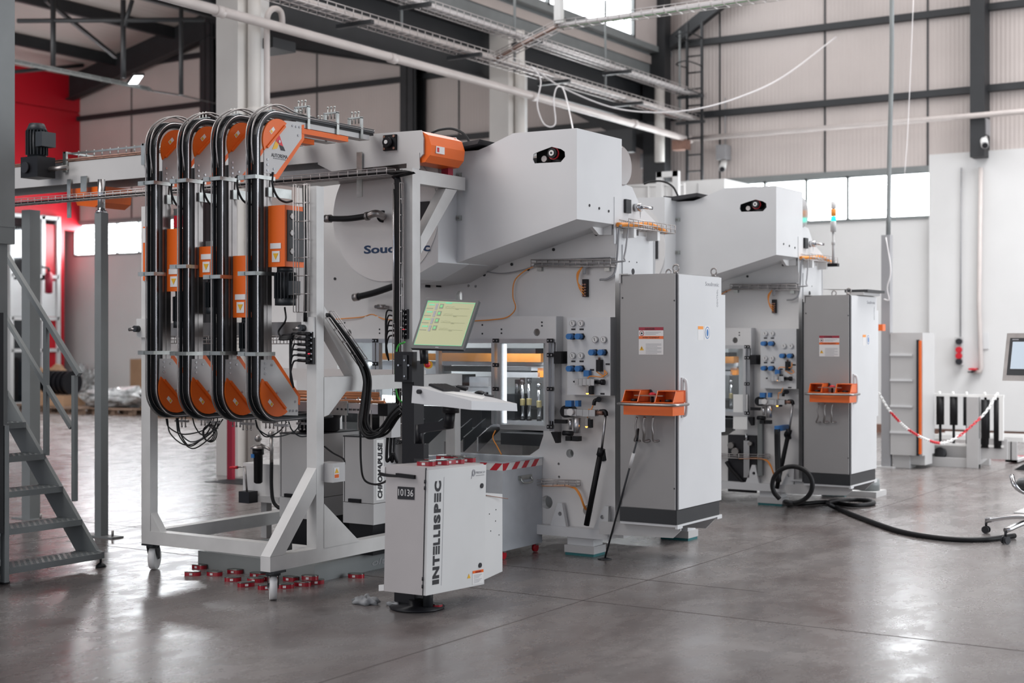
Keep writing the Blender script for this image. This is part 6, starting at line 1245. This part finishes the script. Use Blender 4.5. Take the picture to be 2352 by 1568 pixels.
# ================================================================= far left: pallets and packing material
PXD[0] = 2150
def pallet(x, y, rz, lab, n=6):
    t = thing('wooden_pallet', lab, 'pallet', (x, y, 0)); b = MB()
    for i in range(n): b.box(x-.6, x+.6, y-.4+i*.8/(n-1)-.045, y-.4+i*.8/(n-1)+.045, .115, .14)
    b.build('deck_boards', 'wood', t); b = MB()
    for i in (-1, 0, 1): b.box(x-.6+.02, x+.6-.02, y+i*.35-.05, y+i*.35+.05, .0, .02).box(x-.59, x-.47, y+i*.35-.05, y+i*.35+.05, .02, .115).box(x-.06, x+.06, y+i*.35-.05, y+i*.35+.05, .02, .115).box(x+.47, x+.59, y+i*.35-.05, y+i*.35+.05, .02, .115)
    b.build('bearers', 'wood', t); return t
def crumple(name, x, y, z, sx, sy, sz, m_, lab, cat, seed):
    random.seed(seed); b = MB(); b.sphere((0, 0, 0), 1, 28, (1, 1, 1)); ph = [random.uniform(0, 6.28) for _ in range(8)]
    for v in b.b.verts:
        p = v.co; k = 1+.22*sin(5*p.x+ph[0])*cos(4*p.y+ph[1])+.14*sin(11*p.y+7*p.z+ph[2])+.10*sin(17*p.x+ph[3]); v.co = V((x+p.x*k*sx, y+p.y*k*sy, z+max(0, (p.z*k*.5+.5))*sz))
    for f in b.b.faces: f.smooth = False
    return tag(b.build(name, m_, org=(x, y, z)), lab, cat)
for px, py, lab in ((150, 952, 'wooden pallet behind the stair rails on the far floor'), (265, 955, 'wooden pallet left of the stand with crumpled foil on it'), (410, 963, 'wooden pallet behind the lift conveyor lower ends'), (60, 945, 'wooden pallet farthest left behind the stair')):
    q = P(px, py, Z=0); pallet(q.x-.2, q.y+.5, 0, lab)
q = P(135, 930, Z=0.14); t = tag(MB().box(q.x-.5, q.x+.5, q.y-.3, q.y+.3, .14, .36).bev(.01).build('cardboard_box', 'cardboard', org=(q.x, q.y, .14)), 'flat brown cardboard box on the pallet behind the stair', 'box')
p = P(137, 888, Y=q.y); b = MB()
for i in range(12): b.lathe([(.26 if i % 2 else .22, -.45+i*.075), (.26 if i % 2 else .22, -.40+i*.075)], (p.x, q.y, .36+.27), 'x', 20)
for f in b.b.faces: f.smooth = False
tag(b.build('ribbed_drum', 'black', org=(p.x, q.y, .36)), 'black ribbed drum lying on the cardboard box', 'drum')
q = P(262, 935, Z=0.14); crumple('plastic_film', q.x, q.y+.1, .14, .95, .4, .40, 'film', 'crumpled shiny plastic film on the pallet left of the stand', 'film', 2)
q = P(185, 915, Z=0.14); crumple('plastic_film', q.x, q.y+.1, .0, .35, .3, .9, 'film', 'tall bunch of shiny plastic film beside the black ribbed drum', 'film', 5)
q = P(92, 925, Z=.14); crumple('brown_sack', q.x, q.y+.3, .0, .55, .4, .9, 'cardboard', 'brown wrapped bundle behind the stair', 'bundle', 9)
q = P(215, 905, Z=0); tag(MB().box(q.x-1.6, q.x+1.0, 22.9, 23.45, 0, .75).bev(.02).build('dark_crate', 'darksteel', org=(q.x, 23.1, 0)), 'long dark crate against the far wall behind the foil', 'crate')
q = P(320, 890, Y=23.2); tag(MB().box(q.x-.2, q.x+.25, 23.1, 23.5, .002, 1.1).bev(.01).build('pale_crate', 'cardboard', org=(q.x, 23.3, 0)), 'small pale crate against the far wall below the window', 'crate')
q = P(112, 640, X=XL+.35); t = thing('fire_extinguisher', 'fire extinguisher hanging in front of the glazed wall at the far left', 'extinguisher', q); MB().lathe([(.03, -.35), (.09, -.33), (.09, .1), (.03, .17)], q, 'z', 16).build('cylinder', 'darkred', t); MB().cyl(q+V((0, 0, .17)), q+V((0, 0, .25)), .03).bar(q+V((0, 0, .25)), q+V((.0, -.2, .27)), .04, .04).build('valve', 'black', t)
MB().box(XL+.12, XL+.36, q.y-.03, q.y+.03, q.z-.02, q.z+.02).build('wall_bracket', 'darkgrey', t)
q = P(148, 600, Y=23.4); tag(MB().tube([(q.x, 23.4, 4.6), (q.x, 23.3, 4.5), (q.x-.1, 23.3, 3.2), (q.x-.2, 23.4, 2.4)], .09, 10, sub=4).build('black_downpipe', 'black', org=(q.x, 23.4, 2.4)), 'black pipe running down the far corner beside the red cladding', 'pipe')
q = P(548, 1106, Z=0); t = thing('floor_grate', 'small iron drain grate in the floor left of the filter unit', 'grate', q); b = MB()
for i in range(8): b.bar((q.x-.25+i*.07, q.y-.2, .004), (q.x-.25+i*.07, q.y+.2, .004), .03, .008)
b.build('bars', 'darkgrey', t); MB().box(q.x-.3, q.x+.28, q.y-.22, q.y-.2, 0, .008).box(q.x-.3, q.x+.28, q.y+.2, q.y+.22, 0, .008).build('frame', 'darkgrey', t)
q = P(524, 1020, Z=0.4); tag(MB().box(q.x-.02, q.x+.06, q.y, q.y+.05, .0, 1.0).build('red_post', 'darkred', org=(q.x, q.y, 0)), 'short red guard post beside the cream column', 'post')
# ================================================================= behind the machines
q = P(1430, 430, Y=19.8); q2 = P(1664, 430, Y=19.8); zt = P(1600, 414, Y=19.8).z
t = thing('white_oven', 'tall white enclosure standing behind the second welding machine', 'enclosure', (q.x, 20, 0)); MB().box(q.x, q2.x, 19.8, 21.4, .002, zt).bev(.03).build('body', 'white', t)
b = MB()
for k in range(1, 4): xx = q.x+(q2.x-q.x)*k/4; b.box(xx-.01, xx+.01, 19.785, 19.8, .1, zt-.05)
b.build('panel_joints', 'cab', t)
p0, p1 = P(1509, 455, Y=18.6), P(1558, 392, Y=18.6); t = thing('white_ladder_frame', 'white tubular ladder frame in front of the white enclosure', 'ladder', (p0.x, 18.6, 0))
for x in (p0.x+.04, p1.x-.04): MB().box(x-.045, x+.045, 18.58, 18.66, .002, p1.z).build('upright', 'white', t)
MB().box(p0.x, p1.x, 18.58, 18.66, p1.z-.08, p1.z).build('top_bar', 'white', t)
for k in range(9): MB().box(p0.x+.08, p1.x-.08, 18.6, 18.64, .4+k*.36, .44+k*.36).build('rung', 'white', t)
t = thing('white_guard_rail', 'thin white guard rail on the platform beside the ladder frame', 'railing', (p1.x, 18.7, 2.5)); a, c = P(1450, 428, Y=18.8), P(1572, 426, Y=18.8)
for z in (0, -.35): MB().cyl(a+V((0, 0, z)), c+V((0, 0, z)), .018, n=8).build('rail', 'white', t)
for k in range(4): x = a.x+(c.x-a.x)*k/3; MB().cyl((x, 18.8, .0), (x, 18.8, a.z), .018, n=8).build('rail_post', 'white', t)
a, c = P(1392, 300, Y=22.6), P(1452, 348, Y=22.6); t = thing('wall_screen', 'black wall-mounted screen high on the far wall behind the first hood', 'screen', ((a.x+c.x)/2, 22.6, c.z)); MB().box(a.x-.6, c.x, 22.6, 22.75, c.z, a.z).bev(.01).build('screen', 'darkgrey', t); MB().cyl(((a.x+c.x)/2, 22.75, (a.z+c.z)/2), ((a.x+c.x)/2, 23.6, (a.z+c.z)/2), .04).build('wall_arm', 'darkgrey', t)
q = P(1515, 180, Y=23.0); tag(MB().cyl((q.x, 23.0, P(1515, 372, Y=23.0).z), (q.x, 23.0, 6.2), .09, n=14).build('downpipe', 'column', org=(q.x, 23.0, 4.5)), 'white downpipe left of the dark corner column', 'pipe')
a, c = P(1543, 322, Y=22.9), P(1575, 342, Y=22.9); tag(MB().box(a.x, c.x, 22.9, 23.1, c.z, a.z).build('sign_board', 'rust', org=(a.x, 23, c.z)), 'small brown board on the dark corner column', 'board')
# stack light, flap and sheets on the second machine
XE2 = P(1413, 500, Y=YM).x+.05; yy = YM+DY+.55; q = P(1914, 605, Y=yy); t = thing('stack_light', 'thin signal light pole with a lit green segment on the second machine', 'signal light', (q.x, yy, q.z))
MB().cyl(q, P(1914, 532, Y=yy), .013, n=10).cyl(P(1914, 532, Y=yy), P(1914, 508, Y=yy), .028, n=14).cyl(P(1914, 562, Y=yy), P(1914, 553, Y=yy), .018).build('pole', 'cab', t)
for a, c, m_ in ((507, 497, 'ledcyan'), (496, 480, 'ocable'), (479, 463, 'sticker')): MB().cyl(P(1914.5, a, Y=yy), P(1914.5, c, Y=yy), .026, n=14).build('light_segment', m_, t)
MB().box(q.x-.06, XE2+.1 if XE2 > q.x else q.x+.05, yy-.03, yy+.03, q.z-.03, q.z).build('pole_bracket', 'black', t)
zc2 = P(1553, 627, Y=8.9).z-.055
q = P(1985, 672, Z=zc2+.06); t = thing('metal_sheets', 'grey sheet-metal pieces lying on top of the farther control cabinet', 'sheet', (q.x, q.y, zc2))
x1c = P(1554, 900, Y=8.9).x-.06; MB().box(x1c-.14, x1c+.08, 12.85, 13.35, zc2+.03, zc2+.055).build('upper_sheet', 'darkgrey', t); MB().box(x1c-.12, x1c+.05, 12.83, 13.30, zc2+.002, zc2+.03).build('lower_sheet', 'cab', t); MB().bar((x1c-.36, 13.0, zc2+.065), (x1c-.1, 13.0, zc2+.060), .22, .004).build('loose_sheet', 'cab', t)
q = P(1990, 1140, Z=0); t = thing('machine_foot', 'thick rubber-topped machine foot on a wooden block under the farther control cabinet', 'foot', q); MB().cyl(q+V((0, .1, .055)), q+V((0, .1, .17)), .10, n=24).build('rubber_pad', 'steelgrey', t); MB().box(q.x-.2, q.x+.12, q.y-.06, q.y+.26, 0, .055).build('block', 'cab', t); MB().cyl(q+V((0, .1, .17)), q+V((0, .1, .22)), .02).build('stud', 'redpaint', t)
# big black hose
hp = [P(1785, 985, Y=12.55), P(1786, 1040, Y=12.55), P(1788, 1105, Y=12.45)]
q0 = P(1815, 1160, Z=.02)
ring = []
for k in range(15): a = pi*1.28-k*2*pi*.95/14; ring.append(P(1820+46*cos(a), 1113-42*sin(a), Y=12.0))
pts = ring+[P(1810, 1158, Z=.022), P(1850, 1156, Z=.022), P(1900, 1153, Z=.022), P(1960, 1160, Z=.022), P(2005, 1156, Z=.022), P(1995, 1149, Z=.022), P(1950, 1147, Z=.022), P(1915, 1150, Z=.062), P(1902, 1156, Z=.07), P(1925, 1168, Z=.022), P(1980, 1190, Z=.022), P(2060, 1218, Z=.022), P(2130, 1232, Z=.022), P(2200, 1239, Z=.022), P(2270, 1238, Z=.022), P(2330, 1230, Z=.022)]
t = thing('floor_hose', 'thick black hose coiled beside the second machine and snaking right across the floor', 'hose', pts[14]); MB().tube(pts, .021, 12, sub=7).build('hose', 'rubber', t)
MB().tube(hp, .028, 12, sub=4).build('drop_hose', 'rubber', t); MB().box(hp[0].x-.02, hp[0].x+.02, 12.53, 12.79, hp[0].z-.02, hp[0].z+.03).build('hose_holder', 'blue', t)
# ================================================================= right side
YR = 17.72; rz_ = lambda px, py, y=YR: XZ(px, py, y)
XRr = rz_(2248, 1076)[0]
t = thing('screened_unit', 'tall grey panelled guard box with an orange and black light curtain on its edge', 'enclosure', (rz_(2085, 1000)[0], YR, 0))
xa, xb = rz_(2045, 0, 17.2)[0], rz_(2119, 0, 17.2)[0]; zt = rz_(0, 762, 17.2)[1]; zb = rz_(2080, 1045, 17.2)[1]
zt = P(2080, 764, Y=17.2).z
MB().box(xa, xb, 17.2, 17.7, zb, zt).bev(.01).build('body', 'cab', t)
for py in (815, 873, 933, 993): z = P(2080, py, Y=17.2).z; MB().box(xa, xb-.12, 17.18, 17.2, z-.012, z+.012).build('rib', 'hood', t)
x = rz_(2112, 0, 17.2)[0]; MB().box(x-.03, x+.0, 17.17, 17.2, P(0, 1048, Y=17.2).z+.0, P(2112, 780, Y=17.2).z).build('light_curtain', 'ink', t); MB().box(x, x+.025, 17.17, 17.2, P(0, 1044, Y=17.2).z, P(2112, 782, Y=17.2).z).build('orange_edge', 'orange', t)
MB().box(xa+.02, xa+.22, 17.25, 17.5, .002, zb).box(xa, xb, 17.3, 17.6, zb-.12, zb).build('base', 'cab', t); MB().box(xa-.38, xa-.28, 17.0, 17.1, .002, 1.9).box(xa-.5, xa-.3, 17.0, 17.2, .22, .26).build('side_post', 'cab', t)
q = P(2023, 752, Y=17.0); MB().box(q.x-.04, q.x+.04, 16.95, 17.05, q.z-.04, q.z+.04).build('orange_sensor', 'orange', t)
# roller guard table
t = thing('roller_table', 'low grey machine with upright black rollers and a white top rail at the right', 'machine', (XRr-.8, YR+.3, 0))
x0 = rz_(2108, 0)[0]
MB().box(x0-.25, XRr, YR, YR+.08, 0.002, P(2200, 1052, Y=YR).z).box(x0-.25, XRr, YR+.5, YR+.58, .002, .2).build('base_rail', 'cab', t)
za, zb_ = P(2180, 1027, Y=YR).z, P(2180, 1052, Y=YR).z; MB().box(x0, rz_(2220, 0)[0], YR+.12, YR+.15, P(0, 1056, Y=YR).z, P(2200, 1024, Y=YR).z).build('front_panel', 'cab', t)
zt = P(2200, 905, Y=YR).z; MB().box(x0, P(2305, 0, Y=YR+.0).x, YR, YR+.04, zt-.03, zt).build('top_rail', 'tape', t)
MB().box(rz_(2221, 0)[0], XRr, YR-.02, YR+.1, .002, zt-.03).bev(.005).build('corner_post', 'cab', t)
xe = P(2304, 900, Y=YR).x
MB().box(xe-.05, xe, YR, YR+.04, .35, zt-.03).build('end_post', 'tape', t); zc_ = P(2250, 1025, Y=YR).z
y2 = P(2310, 1058, X=XRr).y
MB().prism([(YR, .05), (YR, .36), (YR+.3, .36), (YR+.4, .1)], 'x', XRr, XRr+.02).build('side_gusset', 'cab', t); MB().box(XRr, xe+.04, YR+.03, YR+.06, .12, .37).build('side_panel', 'cab', t)
MB().box(x0, xe, YR+.02, YR+.07, P(2200, 1024, Y=YR).z, P(2200, 1019, Y=YR).z).build('lower_rail', 'tape', t)
b = []
for px, w in ((2124, 18), (2157, 18), (2188, 18), (2219, 18)):
    x = rz_(px, 0)[0]; MB().cyl((x, YR+.05, P(0, 975, Y=YR).z), (x, YR+.05, zt-.03), .048, n=20).build('roller', 'rubber', t, label='short black roller'); MB().cyl((x, YR+.05, P(0, 1020, Y=YR).z), (x, YR+.05, P(0, 975, Y=YR).z), .017, n=12).build('roller_shaft', 'rubber', t)
for px in (2261, 2290): x = rz_(px, 0)[0]; MB().cyl((x, YR+.05, P(0, 1024, Y=YR).z), (x, YR+.05, zt-.06), .052, n=20).cyl((x, YR+.05, zt-.06), (x, YR+.05, zt), .015).build('roller', 'rubber', t, label='long black roller')
for px in (2124, 2157, 2188, 2219, 2261, 2290): x = rz_(px, 0)[0]; MB().cyl((x, YR+.02, zt), (x, YR+.02, zt+.03), .014, n=8).build('bolt', 'tape', t)
x, z = rz_(2155, 1045); MB().lathe([(.02, 0), (.075, 0), (.075, .05), (.02, .05)], (x, YR+.06, z+.02), 'y', 20).box(x-.13, x+.13, YR+.05, YR+.12, z-.06, z-.03).build('pillow_bearing', 'darkgrey', t)
for k in range(3): z = P(2200, 1005+k*6, Y=YR+.6+.3*k).z; MB().box(x0, xe+.1, YR+.6+.3*k, YR+.64+.3*k, .3, .36).build('rear_rail', 'tape', t)
for px in (2318, 2330): q = P(px, 1045, Y=18.6); MB().box(q.x-.05, q.x+.03, 18.6, 18.64, .02, P(px, 1012, Y=18.6).z).box(q.x-.05, q.x+.03, 18.6, 19.2, .02, .05).build('outfeed_plate', 'cab', t)
q = P(2325, 1056, Z=0); tag(MB().box(q.x-.3, q.x+.4, q.y, q.y+.3, 0, .04).build('red_mat', 'darkred', org=q), 'crimson strip on the floor beyond the roller table', 'mat')
q = P(2352, 1080, Z=0); tag(MB().prism([(q.x-.12, 0), (q.x+.3, 0), (q.x+.3, .11), (q.x-.0, .08)], 'y', q.y, q.y+.3).build('dark_wedge', 'darksteel', org=q), 'dark wedge-shaped block on the floor at the right border', 'block')
# plastic chain
cp = [P(2018, 902, Y=14.2), P(2045, 945, Y=14.6), P(2085, 985, Y=15.4), P(2130, 1010, Y=16.2), P(2165, 1017, Y=16.8), P(2200, 1003, Y=17.1), P(2235, 975, Y=17.3), P(2265, 945, Y=17.5), P(2289, 906, Y=YR-.01)]
ch = thing('plastic_chain', 'red and white plastic barrier chain sagging between the cabinet and the roller table', 'chain', cp[4]); pp = crom([V(p) for p in cp], 16)
# resample evenly
L = [0]
for a, c in zip(pp, pp[1:]): L.append(L[-1]+(c-a).length)
n = int(L[-1]/.042); out = []; j = 0
for i in range(n+1):
    s = L[-1]*i/n
    while j < len(L)-2 and L[j+1] < s: j += 1
    f = (s-L[j])/max(1e-6, L[j+1]-L[j]); out.append(pp[j].lerp(pp[j+1], f))
seg = [MB() for _ in range(9)]
for i in range(n):
    a, c = out[i], out[i+1]; m_ = (a+c)/2; d = (c-a).normalized(); s_ = V((0, 0, 1)) if i % 2 else d.cross(V((0, 0, 1))).normalized(); s_ = (s_-d*s_.dot(d)).normalized()
    seg[min(8, int(i*9/n))].tube([m_+d*(.030*cos(q))+s_*(.014*sin(q)) for q in [2*pi*k/10 for k in range(10)]], .0055, 6, closed=True)
for k, b in enumerate(seg): b.build('chain_links', 'red' if k % 2 else 'tape', ch)
# wall fittings at right
YW2 = YW-.10
def wb(px0, py0, px1, py1, d=.12): a, c = P(px0, py1, Y=YW2), P(px1, py0, Y=YW2); return MB().box(a.x, c.x, YW2-d, YW2, a.z, c.z)
q = P(2204, 806, Y=YW2); t = thing('socket_panel', 'wall socket panel with two red sockets on the white wall', 'socket', q); wb(2197, 774, 2213, 838).bev(.01).build('housing', 'cab', t)
for py, m_ in ((784, 'ink'), (803, 'redpaint'), (817, 'redpaint'), (830, 'ink')): p = P(2204, py, Y=YW2-.12); MB().cyl(p, p-V((0, .07, 0)), .05, n=16).build('socket', m_, t)
tag(MB().cyl(P(2208, 385, Y=YW2-.03), P(2206, 774, Y=YW2-.03), .012, n=8).build('conduit', 'cable', org=P(2206, 774, Y=YW2-.03)), 'thin grey conduit rising from the wall socket panel', 'conduit')
t = thing('air_pipe', 'brownish wall pipe ending in a small tap right of the sockets', 'pipe', P(2252, 852, Y=YW2-.06)); MB().tube([P(2253, 385, Y=YW2-.06), P(2249, 700, Y=YW2-.06), P(2254, 845, Y=YW2-.06), P(2252, 853, Y=YW2-.06), P(2238, 854, Y=YW2-.06)], .035, 10).build('pipe', 'pipe', t); wb(2232, 845, 2247, 849, .2).build('tap_lever', 'red', t); wb(2230, 852, 2238, 855, .2).build('tap_outlet', 'ink', t)
tag(wb(2245, 764, 2271, 801, .02).build('plastic_pocket', 'hood', org=P(2258, 801, Y=YW2)), 'pale plastic document pocket on the wall behind the brownish pipe', 'pocket')
# operator touch panel at the right border
X1 = P(2303, 820, Y=13.2).x
a = [P(2302, 874, Y=13.2), P(2302, 874, Y=13.2)+V((.55, .0, -.0)), P(2313, 765, Y=13.35)+V((.55, 0, 0)), P(2313, 765, Y=13.35)]
t = thing('touch_panel', 'stainless operator touch panel showing a pale blue screen at the right border', 'panel', (a[0].x+.3, 13.3, 0)); bk = V((0, .06, 0))
MB().hull8([a[0], a[1], a[1]+bk, a[0]+bk, a[3], a[2], a[2]+bk, a[3]+bk]).bev(.008).build('housing', 'steel', t)
def tpq(s0, s1, t0, t1, o): f = lambda s, q: a[0]*(1-s)*(1-q)+a[1]*s*(1-q)+a[2]*s*q+a[3]*(1-s)*q; o1 = V((0, -o, 0)); o2 = V((0, -o+.004, 0)); return MB().hull8([f(s0, t0)+o1, f(s1, t0)+o1, f(s1, t0)+o2, f(s0, t0)+o2, f(s0, t1)+o1, f(s1, t1)+o1, f(s1, t1)+o2, f(s0, t1)+o2])
s = tpq(.06, .94, .12, .90, .004).build('bezel', 'darkgrey', t); tpq(.11, .89, .25, .82, .008).build('screen', 'bluescreen', t)
b = MB()
tpq(.10, .20, .855, .875, .009).build('bezel_mark', 'paleprint', t)
for i in range(4):
    for j in range(3): tpq(.35+j*.12, .41+j*.12, .36+i*.1, .41+i*.1, .013).build('screen_button', 'paleprint', t)
MB().box(a[0].x+.27, a[0].x+.33, 13.38, 13.44, .03, a[3].z-.1).box(a[0].x+.22, a[0].x+.38, 13.2, 13.44, a[0].z-.0, a[0].z+.05).build('stand_post', 'cab', t); MB().box(a[0].x+.1, a[0].x+.5, 13.2, 13.6, .002, .03).build('floor_plate', 'cab', t)
# office chair, mostly outside the picture
h = P(2412, 1212, Z=.09); t = thing('office_chair', 'chrome-based office chair on castors at the right border, only its foot in view', 'chair', (h.x, h.y, 0))
MB().cyl(h, h+V((0, 0, .1)), .04, n=16).cyl(h+V((0, 0, .1)), h+V((0, 0, .36)), .025, n=14).build('gas_column', 'darkgrey', t)
c1, c2 = P(2265, 1216, Z=.03), P(2333, 1238, Z=.03); a0 = atan2(c1.y-h.y, c1.x-h.x)
R_ = (V((c1.x, c1.y))-V((h.x, h.y))).length
for k in range(5):
    a = a0+k*2*pi/5; e = V((cos(a), sin(a), 0)); q = V((h.x, h.y, 0))+e*R_; lg = MB().tube([h+V((0, 0, .07)), h+e*R_*.5+V((0, 0, .07)), q+V((0, 0, .105))], .022, 10, sub=5).build('base_leg', 'chrome', t)
    s_ = V((-e.y, e.x, 0)); b = MB().cyl(q+V((0, 0, .06)), q+V((0, 0, .10)), .010)
    for w in (-1, 1): b.cyl(q+s_*(.012*w)+V((0, 0, .031)), q+s_*(.024*w)+V((0, 0, .031)), .030, n=16)
    b.build('castor', 'ink', lg)
MB().lathe([(.05, .36), (.24, .40), (.26, .43), (.24, .47), (.05, .48)], (h.x, h.y, 0), 'z', 28).build('seat', 'darkgrey', t)
MB().box(h.x-.03, h.x+.03, h.y+.2, h.y+.23, .44, .66).box(h.x-.2, h.x+.2, h.y+.2, h.y+.25, .62, .95).bev(.01).build('backrest', 'darkgrey', t)
MB().tube([h+e+V((0, 0, .3)) if False else h+V((-.1, -.1, .25)), h+V((-.2, -.25, .33)), h+V((-.25, -.2, .42))], .02, 8, sub=4).build('armrest_strut', 'chrome', t)
